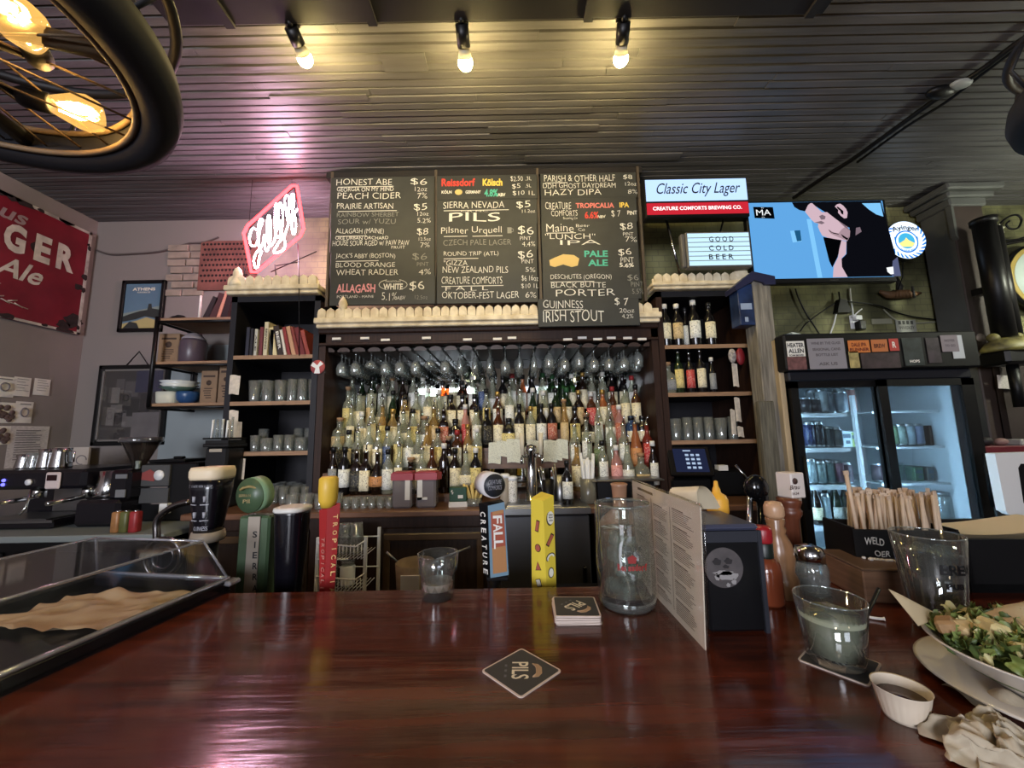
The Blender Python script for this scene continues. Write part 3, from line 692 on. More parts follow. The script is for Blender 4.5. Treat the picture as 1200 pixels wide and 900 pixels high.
z0 = pq(800, 246.8, SY, b_).z; A = pq(764, 230, SY, b_).x; B = pq(868, 230, SY, b_).x
text(mb, 'CREATURE COMFORTS BREWING CO.', T(A, -.001, z0 + .004) @ FRONT, .028, B - A, 1, .03)
mb.done('lettering', [mat('ink_black', (14, 14, 22), .6), emit('lit_white', (255, 240, 240), 1.2)], t)
# small letter board sign
b_ = P(843, 312, Y=2.46)
t = thing('letter_light_box', 'small white letter board light reading good cold beer', 'light sign', b_)
a = pq(803, 272, 2.46, b_); c = pq(883, 312, 2.46, b_)
mb = MB(); mb.box(a.x, c.x, 0, .055, c.z, a.z, bev=.006); mb.box(a.x - .028, a.x, .01, .05, c.z + .006, a.z - .006, bev=.006); mb.done('housing', mat('sign_grey', (96, 92, 88), .5), t)
mb = MB(); mb.box(a.x + .012, c.x - .012, -.002, .004, c.z + .012, a.z - .012); mb.done('light_panel', emit('panel_white', (188, 222, 244), 1.15), t)
mb = MB(); hgt = (a.z - c.z - .024) / 7
for k in range(1, 7): mb.box(a.x + .012, c.x - .012, -.005, -.002, c.z + .012 + k * hgt - .0022, c.z + .012 + k * hgt + .0022)
mb.done('rail', mat('rail_grey', (132, 150, 160), .4), t)
mb = MB()
for s_, y_ in (('GOOD', 283.7), ('COLD', 294), ('BEER', 304.3)):
    p = pq(845, y_, 2.46, b_); text(mb, s_, T(p.x, -.006, p.z) @ FRONT, .037, .165, 0, .012, 0, 0, 'c', 1.5)
mb.done('lettering', mat('ink_black', (14, 14, 22), .6), t)
def rod(px0, py0, px1, py1, Y0, Y1, r, lab, m=None, nm='support_rod', cat='rod'):
    A = P(px0, py0, Y=Y0); B = P(px1, py1, Y=Y1); mb = MB(); mb.cyl((0, 0, 0), B - A, r, 10)
    tag(mb.done(nm, m or m_chrome, None, None, A), lab, cat)
rod(781, 258, 798, 326, 2.56, 2.60, .009, 'long slanted metal rod between lit script sign and cabinet cornice')
rod(848, 256, 831, 326, 2.56, 2.60, .007, 'slanted metal rod passing behind the letter board light')
# ------------------------------------------------------------------ television
TY = 2.56
b_ = P(960, 333, Y=TY)
t = thing('television', 'wall mounted flat television showing a bearded man in profile', 'television', b_)
q_ = [pq(873, 236, TY, b_), pq(1037, 239, TY, b_), pq(1049, 335, TY, b_), pq(876, 333, TY, b_)]
x0, x1 = q_[0].x - .0, q_[1].x + .006; z0, z1 = q_[3].z, q_[0].z
tm = T(0, 0, 0)
mb = MB(); mb.box(x0, x1, 0, .05, z0, z1, bev=.006); mb.box(x0 + .2, x1 - .2, .05, .12, z0 + .1, z1 - .1); mb.done('housing', m_black, t)
zb = z0 + .035; sx0, sx1, sz0, sz1 = x0 + .014, x1 - .022, zb, z1 - .014
def tvp(cx, cyy):      # point in the 1200x900 close-up at (740,200)
    u = (cx - 547) / (1190 - 547); v = (cyy - 155) / (520 - 155)
    return (sx0 + u * (sx1 - sx0), sz1 - min(1, max(0, v)) * (sz1 - sz0))
cols = [((92, 158, 216), 1.0), ((16, 17, 24), .6), ((214, 184, 196), .85), ((150, 128, 140), .6), ((30, 88, 128), .9), ((120, 186, 232), 1.05), ((60, 42, 46), .4), ((10, 12, 18), .3), ((235, 238, 240), 1.0), ((105, 112, 150), .6), ((178, 150, 160), .8)]
tvm = [emit('screen_colour_%s' % n_, c_, s_) for n_, (c_, s_) in zip(['sky', 'coat', 'skin', 'cheek', 'teal', 'curtain', 'hair', 'shadow', 'white', 'violet', 'beard'], cols)]
mb = MB(); mb.box(sx0, sx1, -.001, .002, sz0, sz1, mi=0)
lay = [0]
def poly(pts, mi):
    lay[0] += 1; mb.add([(x, -.0012 - .00012 * lay[0], z) for x, z in [tvp(*p) for p in pts]], [list(range(len(pts)))], None, False, mi)
def zp(mi, *c): poly([((180 + x * .11556) * 4, (32 + y * .11556) * 4) for x, y in c], mi)     # close-up of the television at 8.65 times
zp(5, (215, 240), (262, 240), (300, 845), (252, 845))
zp(5, (32, 360), (135, 355), (140, 470), (45, 482)); zp(4, (75, 358), (135, 355), (137, 465), (90, 470))
zp(7, (360, 430), (545, 465), (480, 640), (412, 745), (390, 680), (375, 560))
zp(1, (85, 60), (105, 110), (150, 143), (205, 157), (245, 120), (300, 90), (420, 175), (480, 220), (560, 300), (640, 340), (625, 420), (590, 480), (572, 610), (515, 660), (508, 750), (550, 845), (1085, 845), (1062, 600), (1000, 60))
zp(2, (208, 162), (222, 135), (245, 95), (272, 74), (292, 72), (330, 115), (380, 172), (432, 170), (480, 215), (540, 270), (600, 312), (640, 370), (630, 430), (600, 476), (540, 466), (470, 452), (400, 437), (352, 415), (332, 365), (320, 322), (328, 290), (290, 278), (265, 250), (240, 212))
zp(10, (425, 352), (470, 385), (520, 396), (560, 352), (612, 318), (642, 370), (630, 430), (600, 474), (556, 456), (500, 428), (440, 396))
zp(3, (345, 212), (380, 196), (412, 216), (400, 246), (362, 250)); zp(3, (290, 277), (362, 262), (395, 283), (362, 298), (335, 288)); zp(3, (520, 250), (600, 312), (640, 370), (590, 330))
zp(6, (420, 352), (432, 376), (470, 398), (525, 410), (516, 399), (452, 382)); zp(7, (540, 400), (580, 430), (606, 448), (625, 425), (600, 470), (560, 440))
zp(2, (518, 112), (545, 90), (578, 84), (606, 105), (630, 140), (641, 180), (627, 236), (600, 242), (568, 215), (543, 180), (550, 150)); zp(7, (536, 112), (556, 120), (578, 142), (600, 162), (594, 202), (574, 190), (566, 158), (545, 140))
zp(2, (538, 470), (588, 482), (566, 610), (515, 655), (508, 742), (552, 845), (403, 845), (426, 730), (482, 640), (506, 556))
zp(3, (704, 342), (745, 335), (756, 382), (688, 422))
zp(5, (800, 85), (990, 85), (1000, 230), (930, 205), (862, 152)); zp(9, (1025, 690), (1080, 650), (1085, 845), (992, 845))
poly([(572, 175), (666, 178), (668, 235), (574, 230)], 7)
poly([(1160, 478), (1192, 474), (1190, 508), (1175, 510), (1162, 498)], 8)
x_, z_ = tvp(583, 218); x2_, z2_ = tvp(652, 190)
text(mb, 'MA', T(x_, -.0055, z_) @ FRONT, z2_ - z_, x2_ - x_, 8, .0)
x_, z_ = tvp(608, 185.5); text(mb, 'TV', T(x_, -.0055, z_) @ FRONT, .009, .02, 8, .0)
x_, z_ = tvp(608, 230); text(mb, 'LV', T(x_, -.0055, z_) @ FRONT, .009, .02, 8, .0)
mb.done('screen', tvm, t)
mb = MB(); p = tvp(912, 530); mb.box(p[0] - .03, p[0] + .03, -.002, .002, z0 + .014, z0 + .02); mb.done('badge', m_chrome, t)
# round lit sign
RY_ = 2.95
b_ = P(1062, 281, Y=RY_); rr = (P(1085, 281, Y=RY_) - P(1039, 281, Y=RY_)).length / 2
t = thing('round_lit_sign', 'round lit blue and white sign beside the television', 'light sign', b_)
mb = MB(); mb.cyl((0, .08, 0), (0, .004, 0), rr * 1.02, 48); mb.done('housing', m_black, t)
m_sw = emit('sign_white', (216, 234, 255), 1.5); m_sb = emit('sign_blue', (28, 108, 196), 1.3); m_sy = emit('sign_yellow', (236, 214, 130), 1.3); m_sc = emit('sign_sky', (60, 160, 200), 1.3)
mb = MB(); mb.cyl((0, .006, 0), (0, 0, 0), rr, 48)
for k in range(26):
    a0 = 2 * PI * k / 26
    if 0.25 * PI < a0 < .75 * PI: continue
    a1 = a0 + .13; a2 = a0 + .02
    mb.add([(rr * math.cos(a0), -.001, rr * math.sin(a0)), (rr * math.cos(a1), -.001, rr * math.sin(a1)), (rr * .8 * math.cos(a2 - .12), -.001, rr * .8 * math.sin(a2 - .12)), (rr * .84 * math.cos(a2 - .16), -.001, rr * .84 * math.sin(a2 - .16))], [(0, 3, 2, 1)], None, False, 1)
def disc(c, r0, y, mi, n=36, sx=1): mb.add([(c[0] + r0 * sx * math.cos(2 * PI * k / n), y, c[1] + r0 * math.sin(2 * PI * k / n)) for k in range(n)], [list(range(n))[::-1]], None, False, mi)
disc((0, -.1 * rr), rr * .60, -.0012, 1); disc((0, -.1 * rr), rr * .53, -.0014, 0); disc((0, -.06 * rr), rr * .42, -.0016, 3)
mb.prism([(-rr * .40, -.2 * rr), (-rr * .1, -.02 * rr), (0, .12 * rr), (.1 * rr, -.02 * rr), (rr * .40, -.2 * rr), (rr * .25, -.38 * rr), (-rr * .25, -.38 * rr)], .0018, .002, FRONT, 2)
mb.prism([(-rr * .6, -.02 * rr), (rr * .6, -.02 * rr), (rr * .6, .16 * rr), (-rr * .6, .16 * rr)], .0013, .00135, FRONT, 1)
text(mb, 'Ayinger', T(0, -.004, rr * .46) @ FRONT, rr * .34, rr * 1.25, 4, .025, 0, 0, 'c', 1, rr * 1.6)
text(mb, 'BAVARIAN BEER', T(0, -.003, -rr * .66) @ FRONT, rr * .13, rr * .8, 1, .02, 0, 0, 'c', 1, -rr * 1.0)
mb.done('face', [m_sw, m_sb, m_sy, m_sc, mat('ink_black', (14, 14, 22), .6)], t)
mb = MB(); mb.tube([(0, .05, -rr), (.01, .08, -rr - .12), (-.005, .12, -rr - .22)], .004, 6); mb.done('cord', m_black, t)
# ------------------------------------------------------------------ bottles
GL = {'clear': glass('bottle_clear', (226, 232, 224), 1.4, .05, .24, (206, 206, 182)), 'amber': glass('bottle_amber', (170, 110, 60), 1.3, .05, .22, (120, 76, 40)),
      'brown': glass('bottle_brown', (80, 48, 30), 1.3, .05, .40, (44, 28, 20)), 'green': glass('bottle_green', (92, 124, 84), 1.1, .05, .4, (40, 62, 36)),
      'dark': mat('bottle_dark', (20, 17, 18), .12, spec=.7), 'pink': glass('bottle_pink', (240, 200, 190), 1.1, .05, .4, (222, 166, 154)),
      'red': glass('bottle_red', (190, 96, 76), 1.1, .05, .5, (146, 62, 48)), 'orange': glass('bottle_orange', (220, 146, 96), 1.1, .05, .45, (196, 122, 72)),
      'gold': glass('bottle_gold', (226, 200, 140), 1.1, .05, .32, (196, 166, 104)), 'blue': glass('bottle_blue', (120, 160, 200), 1.1, .05, .4, (70, 104, 150))}
LB = {'cream': label_mat('label_cream', (242, 232, 196), (120, 100, 76)), 'white': label_mat('label_white', (242, 242, 230), (90, 90, 84)), 'black': label_mat('label_black', (26, 26, 28), (150, 140, 110)),
      'yellow': label_mat('label_yellow', (228, 210, 138), (60, 40, 20)), 'orange': label_mat('label_orange', (208, 146, 92), (60, 30, 20)), 'red': label_mat('label_red', (186, 44, 46), (236, 210, 190)),
      'tan': label_mat('label_tan', (214, 188, 138), (70, 44, 26)), 'green': label_mat('label_green', (92, 116, 72), (220, 214, 180)), 'pink': label_mat('label_pink', (232, 168, 160), (150, 50, 50)),
      'grey': label_mat('label_grey', (150, 152, 150), (40, 40, 44)), 'blue': label_mat('label_blue', (60, 84, 130), (210, 214, 220)), 'copper': label_mat('label_copper', (176, 92, 70), (240, 220, 190))}
CP = {'black': mat('cap_black', (18, 17, 18), .4), 'white': mat('cap_white', (226, 222, 210), .45), 'gold': mat('cap_gold', (190, 150, 70), .35, metal=.8), 'red': mat('cap_red', (166, 34, 36), .45),
      'spout': m_chrome, 'cork': mat('cap_cork', (168, 126, 84), .8), 'green': mat('cap_green', (34, 92, 48), .5)}
SHAPE = {   # profile (r,z), squareness, label zone z0,z1, cap r, cap height, word
 'round': ([(0, .0), (.034, 0), (.037, .006), (.037, .165), (.034, .185), (.018, .215), (.0145, .23), (.0145, .275), (.016, .277), (.016, .285)], 0, .03, .16, .017, 'round'),
 'square': ([(0, 0), (.031, 0), (.033, .006), (.033, .165), (.03, .185), (.016, .205), (.0145, .22), (.0145, .262), (.016, .264), (.016, .27)], .5, .025, .155, .017, 'square'),
 'tall': ([(0, 0), (.033, 0), (.035, .006), (.034, .20), (.031, .22), (.016, .245), (.014, .26), (.014, .31), (.0155, .312), (.0155, .318)], 0, .04, .185, .0165, 'tall'),
 'wine': ([(0, 0), (.035, 0), (.037, .006), (.037, .185), (.031, .21), (.016, .235), (.0145, .25), (.0145, .30), (.016, .302), (.016, .306)], 0, .05, .165, .0165, 'wine'),
 'squat': ([(0, 0), (.042, 0), (.046, .008), (.046, .11), (.04, .14), (.02, .16), (.018, .17), (.018, .195), (.021, .197), (.021, .205)], .25, .025, .10, .02, 'squat'),
 'bulb': ([(0, 0), (.034, 0), (.04, .01), (.046, .07), (.044, .12), (.032, .16), (.017, .19), (.015, .20), (.015, .25), (.017, .252), (.017, .258)], 0, .05, .115, .018, 'round bellied'),
 'slim': ([(0, 0), (.028, 0), (.03, .006), (.03, .18), (.026, .20), (.015, .235), (.0135, .25), (.0135, .30), (.015, .302), (.015, .308)], 0, .03, .17, .016, 'slim'),
 'cone': ([(0, 0), (.04, 0), (.043, .008), (.038, .14), (.022, .22), (.0145, .25), (.0145, .285), (.016, .287), (.016, .293)], 0, .02, .13, .017, 'tapered'),
 'beer': ([(0, 0), (.029, 0), (.0305, .006), (.0305, .12), (.027, .145), (.015, .18), (.013, .20), (.013, .225), (.0145, .226), (.0145, .23)], 0, .03, .10, .015, 'slim'),
}
_bm = {}
def bmesh_(shape, gk):
    k = (shape, gk)
    if k not in _bm:
        pr, sq, *_ = SHAPE[shape]; mb = MB(); mb.lathe(pr, 20, None, True, 0, sq); _bm[k] = mb.mesh('bottle_glass', GL[gk])
    return _bm[k]
def lmesh(shape, lk):
    k = (shape, 'l', lk)
    if k not in _bm:
        pr, sq, z0, z1, *_ = SHAPE[shape]
        def rad(z):
            for (r0, a), (r1, b2) in zip(pr, pr[1:]):
                if a <= z <= b2 and b2 > a: return r0 + (r1 - r0) * (z - a) / (b2 - a)
            return pr[3][0]
        zs = [z0, z0, z0 + (z1 - z0) * .33, z0 + (z1 - z0) * .66, z1, z1]
        mb = MB(); mb.lathe([(rad(z) + (.0009 if 0 < i < 5 else -.001), z) for i, z in enumerate(zs)], 18, None, True, 0, sq, a0=-PI / 2 - 1.25, a1=-PI / 2 + 1.25)
        _bm[k] = mb.mesh('bottle_label', LB[lk])
    return _bm[k]
def cmesh(shape, ck):
    k = (shape, 'c', ck)
    if k not in _bm:
        pr = SHAPE[shape][0]; zt = pr[-1][1]; r = SHAPE[shape][4]; mb = MB()
        if ck == 'spout':
            mb.lathe([(r, zt - .004), (r, zt + .008), (.007, zt + .016), (.0055, zt + .03), (.004, zt + .03)], 10); mb.tube([(0, 0, zt + .025), (.004, -.004, zt + .045), (.012, -.014, zt + .062)], .0042, 6)
        elif ck == 'cork': mb.lathe([(r * .8, zt - .004), (r * .8, zt + .008), (r * 1.2, zt + .009), (r * 1.2, zt + .028), (0, .028 + zt)], 12)
        else: mb.lathe([(r + .0015, zt - .03), (r + .0015, zt + .002), (r * .9, zt + .004), (0, zt + .004)], 12)
        _bm[k] = mb.mesh('bottle_cap', CP[ck])
    return _bm[k]
WORD = {'clear': 'clear', 'amber': 'amber', 'brown': 'dark brown', 'green': 'green', 'dark': 'black', 'pink': 'pink', 'red': 'red', 'orange': 'orange', 'gold': 'golden', 'blue': 'bluish'}
CWORD = {'spout': 'steel pourer', 'cork': 'cork stopper', 'black': 'black cap', 'white': 'white cap', 'gold': 'gold cap', 'red': 'red cap', 'green': 'green cap'}
def bottle(shape, gk, lk, ck, loc, where, group, name='liquor_bottle', rz=None, sc=1.0):
    o = link(name, bmesh_(shape, gk), None, None, loc); o.rotation_euler = (0, 0, R_.uniform(-.35, .35) if rz is None else rz)
    if sc != 1: o.scale = (sc, sc, sc)
    w_ = SHAPE[shape][5]
    tag(o, f"{WORD[gk]} {w_} bottle{', ' + lk + ' label' if lk else ''}, {CWORD[ck]}, {where}", 'bottle', group)
    if lk: link('bottle_label', lmesh(shape, lk), o)
    link('bottle_cap', cmesh(shape, ck), o)
    return o
mixr = random.Random(31)
TN = ['lowest step', 'second step', 'middle step', 'fourth step', 'top step']
def row(ti, x0, x1, specs, side, start, dy=0.0, sc=1.0):
    n = len(specs)
    for i, sp_ in enumerate(specs):
        x = x0 + (x1 - x0) * (i + .5) / n
        y, z = TIER[ti]
        if sp_[1] in ('gold', 'amber') and mixr.random() < .55: sp_ = (sp_[0], 'clear' if sp_[1] == 'gold' else 'brown', sp_[2], sp_[3])
        if sp_[2] in ('orange', 'tan', None) and mixr.random() < .6: sp_ = (sp_[0], sp_[1], 'cream' if mixr.random() < .6 else 'white', sp_[3])
        bottle(*sp_, (x + R_.uniform(-.006, .006), y + dy + R_.uniform(-.004, .004), z), f"{ORD[i]} {start}, {TN[ti]}", 'liquor bottles on the hutch steps', sc=sc)
def parse(s_):
    out = []
    for k in s_.split():
        a, g, l, c = k.split('/'); out.append((a, g, None if l == '-' else l, c))
    return out
xa, xb = HX0 + .06, HX1 - .05
# front row on the lowest step, either side of the tap niche
row(0, P(384, 570, Y=TIER[0][0]).x, NICHE[0], parse('slim/brown/grey/black wine/dark/white/black square/brown/black/spout square/brown/-/spout bulb/amber/orange/spout round/gold/white/black slim/clear/cream/spout squat/amber/tan/cork round/gold/cream/spout round/amber/cream/spout tall/brown/-/white round/amber/cream/black bulb/gold/tan/spout round/dark/yellow/white'), '', 'from left')
row(0, NICHE[1], xb, parse('round/gold/-/spout slim/clear/black/spout tall/clear/white/black round/pink/pink/white cone/clear/white/spout squat/clear/tan/cork slim/brown/white/white'), '', 'past the niche')
row(1, xa + .03, NICHE[0], parse('square/clear/black/spout round/clear/cream/black square/clear/black/spout tall/clear/cream/spout square/gold/cream/spout slim/clear/blue/black tall/clear/yellow/spout round/clear/white/spout bulb/gold/tan/spout slim/gold/orange/spout round/clear/yellow/black squat/brown/-/cork square/amber/white/red slim/gold/tan/gold round/clear/yellow/white'), '', 'from left')
row(1, NICHE[1], xb, parse('round/clear/white/spout tall/clear/white/spout cone/clear/green/spout tall/clear/-/spout round/clear/white/spout cone/orange/orange/spout round/red/red/spout'), '', 'past the niche')
row(2, xa, NICHE[0] - .02, parse('squat/gold/tan/cork slim/clear/cream/spout square/clear/cream/white tall/clear/cream/spout slim/gold/yellow/spout round/gold/cream/gold bulb/gold/cream/spout round/clear/yellow/black squat/clear/white/cork round/gold/tan/spout square/amber/copper/spout squat/dark/grey/black slim/pink/red/white round/clear/white/black'), '', 'from left')
row(2, NICHE[0] - .015, NICHE[1] + .02, parse('square/dark/black/spout round/amber/tan/spout squat/dark/yellow/black wine/dark/cream/black round/gold/orange/gold wine/dark/white/black wine/dark/copper/black slim/gold/tan/cork'), '', 'above the papers')
row(2, NICHE[1] + .03, xb, parse('round/brown/yellow/black squat/brown/cream/cork slim/clear/white/spout cone/clear/white/spout round/pink/copper/white squat/blue/cream/black squat/brown/cream/black'), '', 'past the niche')
row(3, xa, xb, parse('tall/clear/yellow/cork round/clear/cream/spout tall/clear/tan/spout bulb/clear/cream/spout slim/green/-/black square/gold/cream/black round/clear/cream/spout tall/clear/cream/white slim/clear/-/white square/amber/cream/black square/amber/cream/black square/brown/cream/black slim/clear/yellow/black round/amber/tan/gold tall/clear/white/spout cone/clear/-/spout slim/green/yellow/white round/clear/white/white wine/green/tan/black wine/green/cream/green round/brown/tan/gold square/amber/red/white round/orange/orange/gold slim/amber/copper/red tall/clear/cream/black tall/amber/cream/black'), '', 'from left')
row(4, xa, xb, parse('tall/clear/-/spout slim/green/-/black tall/green/cream/black tall/clear/white/spout round/clear/cream/cork slim/brown/-/black tall/clear/tan/cork slim/clear/white/white square/clear/cream/black square/amber/cream/black tall/clear/cream/black square/amber/cream/black slim/clear/-/white tall/clear/blue/spout cone/clear/white/spout wine/dark/-/black tall/clear/white/red slim/orange/orange/black wine/dark/white/black tall/clear/cream/green wine/green/white/green wine/green/-/black wine/green/cream/white tall/brown/-/gold slim/clear/white/spout tall/clear/-/white wine/dark/cream/black wine/dark/cream/black round/gold/orange/red'), '', 'from left')

# ------------------------------------------------------------------ stemware on the rack
def gmesh(k, prof, m=m_glass, n=18):
    mb = MB(); mb.shell(prof, n); return mb.mesh(k, m)
wine_p = [(.0, 0), (.034, .0), (.034, .003), (.006, .007), (.0042, .02), (.0042, .085), (.012, .095), (.034, .12), (.041, .15), (.038, .185), (.033, .205), (.032, .205), (.037, .184), (.0395, .15), (.033, .122), (.011, .098), (.0, .097)]
flute_p = [(0, 0), (.03, 0), (.03, .003), (.006, .007), (.004, .02), (.004, .07), (.012, .08), (.022, .11), (.026, .15), (.025, .215), (.024, .215), (.025, .15), (.021, .112), (.01, .084), (0, .083)]
coupe_p = [(0, 0), (.033, 0), (.033, .003), (.006, .007), (.004, .02), (.004, .08), (.012, .088), (.038, .108), (.048, .135), (.05, .15), (.049, .15), (.0465, .135), (.037, .11), (.011, .091), (0, .09)]
tul_p = [(0, 0), (.033, 0), (.033, .004), (.008, .008), (.006, .02), (.006, .055), (.02, .065), (.038, .09), (.042, .12), (.036, .155), (.038, .18), (.037, .18), (.035, .155), (.0405, .12), (.0365, .092), (.018, .068), (0, .067)]
m_stem = glass('stem_glass', (238, 242, 241), 2.2, .07, .12, (228, 230, 224))
GM = {'wine glass': gmesh('wine_bowl', wine_p, m_stem), 'champagne flute': gmesh('flute_bowl', flute_p, m_stem), 'coupe glass': gmesh('coupe_bowl', coupe_p, m_stem), 'tulip beer glass': gmesh('tulip_bowl', tul_p, m_stem)}
gr = random.Random(11)
for s_ in range(NS):
    x = HX0 + .05 + (s_ + .5) * sp
    if s_ < 8: kinds = ['wine glass', 'wine glass', 'coupe glass', 'wine glass']
    elif s_ < 12: kinds = ['tulip beer glass', 'champagne flute', 'champagne flute', 'wine glass']
    elif s_ < 15: kinds = ['champagne flute', 'champagne flute', 'tulip beer glass']
    else: kinds = ['tulip beer glass', 'wine glass', 'coupe glass', 'wine glass']
    k_ = kinds[s_ % len(kinds)]
    rows = 5 if s_ not in (8, 12, 13, 18) else 4
    for j in range(rows):
        kk = k_ if gr.random() < .75 else gr.choice(kinds)
        o = link('stemmed_glass', GM[kk], None, None, (x + gr.uniform(-.004, .004), HY + .12 + j * .068 + gr.uniform(-.008, .008), rz + .002)); o.rotation_euler = (PI, 0, gr.random() * 6); o.scale = (.9, .9, .9)
        tag(o, f"upturned {kk} hanging in the {ORD[s_]} rack slot from left, {ORD[j]} from front", 'glass', 'stemware hanging from the rack')

# ------------------------------------------------------------------ drinking glasses on the shelves
pint_p = [(0, .004), (.028, .004), (.030, 0), (.031, .004), (.042, .148), (.0405, .148), (.030, .012), (0, .012)]
rocks_p = [(0, .006), (.036, .0), (.037, .004), (.041, .09), (.0395, .09), (.036, .016), (0, .014)]
high_p = [(0, .005), (.03, 0), (.031, .004), (.033, .155), (.0318, .155), (.0295, .014), (0, .013)]
half_p = [(0, .005), (.026, 0), (.027, .004), (.034, .11), (.0328, .11), (.0255, .013), (0, .012)]
shot_p = [(0, .008), (.018, 0), (.019, .003), (.0235, .062), (.0222, .062), (.0165, .016), (0, .016)]
stein_p = [(0, .01), (.034, 0), (.036, .006), (.036, .16), (.034, .165), (.0325, .16), (.0325, .018), (0, .016)]
SM = {'pint glass': gmesh('pint', pint_p, m_stem), 'rocks glass': gmesh('rocks', rocks_p, m_stem), 'highball glass': gmesh('highball', high_p, m_stem), 'half pint glass': gmesh('half', half_p, m_stem), 'shot glass': gmesh('shot', shot_p, m_stem, 14), 'straight beer glass': gmesh('straight', stein_p, m_stem)}
def shelf_glasses(px0, px1, z, rows, kinds, word, group, seed=1, flip=.0, Y0=HY + .05, step=.085, gap=.002):
    rr_ = random.Random(seed); x0 = P(px0, 480, Y=HY).x; x1 = P(px1, 480, Y=HY).x
    for j in range(rows):
        x = x0; i = 0
        while x < x1 - .03:
            kk = kinds[(i * 3 + j + rr_.randint(0, 1)) % len(kinds)]
            r_ = {'pint glass': .043, 'rocks glass': .042, 'highball glass': .034, 'half pint glass': .035, 'shot glass': .0245, 'straight beer glass': .037}[kk]
            o = link('drinking_glass', SM[kk], None, None, (x + r_, Y0 + j * step, z)); fl = rr_.random() < flip
            if fl: o.rotation_euler = (PI, 0, 0); o.location.z = z + {'pint glass': .148, 'rocks glass': .09, 'highball glass': .155, 'half pint glass': .11, 'shot glass': .062, 'straight beer glass': .165}[kk] + .001
            tag(o, f"{'upturned ' if fl else ''}{kk}, {ORD[i]} from the left in the {['front', 'second', 'third', 'back'][j]} row, {word}", 'glass', group)
            x += 2 * r_ + gap + rr_.uniform(0, .004); i += 1
shelf_glasses(284, 366, LSH[1], 3, ['pint glass', 'highball glass', 'straight beer glass', 'pint glass'], 'bookcase shelf under the books', 'glasses on the bookcase shelf', 2)
shelf_glasses(290, 366, LSH[2], 2, ['half pint glass', 'rocks glass', 'highball glass'], 'lowest bookcase shelf', 'glasses on the lower bookcase shelf', 3)
shelf_glasses(300, 368, CZ, 4, ['rocks glass', 'half pint glass'], 'counter under the bookcase', 'glasses on the counter under the bookcase', 4, 0, HY + .02, .088)
shelf_glasses(786, 862, RSH[2], 3, ['highball glass', 'pint glass', 'half pint glass'], 'cabinet shelf above the till', 'glasses in the liquor cabinet', 5)
for j in range(2):
    for i in range(9):
        p = P(394 + i * 7.4, 597, Y=CF + .10)
        o = link('shot_glass', SM['shot glass'], None, None, (P(396, 597, Y=CF + .1).x + i * .051, CF + .10 + j * .06, CZ)); tag(o, f"shot glass, {ORD[i]} from the left in the {['front', 'back'][j]} row on the counter edge", 'glass', 'shot glasses lined up on the counter')
for i in range(4):
    o = link('drinking_glass', SM['rocks glass'], None, None, (P(340, 597, Y=CF + .1).x + i * .088, CF + .12, CZ)); tag(o, f"low tumbler on the counter edge, {ORD[i]} before the shot glasses", 'glass', 'tumblers on the counter edge')

# ------------------------------------------------------------------ books in the bookcase
bk = [(287, 4, 88, (44, 44, 60)), (292, 3.5, 84, (36, 32, 40)), (297, 3.5, 82, (200, 196, 180)), (303, 4, 88, (120, 48, 52)), (308, 5, 103, (214, 200, 160)), (315, 4.5, 80, (34, 34, 36)), (320, 5, 86, (222, 204, 150)), (326, 6.5, 92, (52, 36, 30)), (333, 3.2, 80, (226, 214, 196)), (337, 4, 88, (150, 44, 44)), (342, 5, 90, (206, 150, 110)), (347, 4, 88, (140, 54, 44)), (352, 6, 86, (120, 36, 38)), (359, 4.5, 78, (176, 70, 58))]
bn = ['slim slate blue', 'thin charcoal', 'thin ivory', 'dusty red', 'tall cream', 'short black', 'leaning pale yellow', 'thick brown', 'thin white', 'leaning crimson', 'leaning tan', 'leaning rust', 'thick dark red', 'last coral']
z0 = LSH[0]
for i, (px, wpx, hpx, c_) in enumerate(bk):
    x = P(px, 415, Y=HY + .03).x; wd = wpx * .0058; h = hpx * .0024
    t = thing('book', f"{bn[i]} book on the top bookcase shelf", 'book', (x, HY + .03, z0), 0, 'books on the top bookcase shelf')
    lean = 0 if i < 6 else -.20 - .012 * (i - 6); t.rotation_euler = (0, lean, 0)
    mb = MB(); mb.box(0, .003, 0, .16, 0, h); mb.box(wd - .003, wd, 0, .16, 0, h); mb.box(0, wd, 0, .004, 0, h, bev=.002); mb.done('cover', mat('book_%d' % i, c_, .6), t)
    mb = MB(); mb.box(.003, wd - .003, .004, .155, .004, h - .004); mb.done('pages', m_paper, t)
    if i in (4, 7, 2):
        mb = MB(); text(mb, ['', '', 'ALE', '', 'BREWING', '', '', 'BEER'][i], T(wd * .25, -.001, h * .8) @ FRONT @ RZ(-PI / 2), wd * .5, h * .6, 0, .02); mb.done('spine_title', m_black if i != 7 else CP['white'], t)

# ------------------------------------------------------------------ wine and liqueurs in the right cabinet
def cab(px, py, shape, gk, lk, ck, lab, dy=.05, sc=1.0, name='wine_bottle'):
    p = P(px, py, Y=HY + dy); z = RSH[0] if py < 420 else RSH[1]
    o = bottle(shape, gk, lk, ck, (p.x, HY + dy, z), '', 'bottles in the liquor cabinet', name, 0, sc); o['label'] = lab
cab(781, 400, 'wine', 'dark', 'cream', 'white', 'dark wine bottle with cream label, first on the top cabinet shelf')
cab(795, 400, 'wine', 'dark', 'tan', 'white', 'dark wine bottle with tan label, second on the top cabinet shelf')
cab(805, 400, 'slim', 'dark', 'white', 'black', 'slim dark bottle standing behind the tan label wine bottle', .14)
cab(815, 400, 'wine', 'dark', 'white', 'white', 'dark wine bottle with broad white label, fourth on the top cabinet shelf', .05, 1.08)
cab(833, 400, 'wine', 'dark', 'cream', 'black', 'dark wine bottle with double label, last on the top cabinet shelf', .05, 1.02)
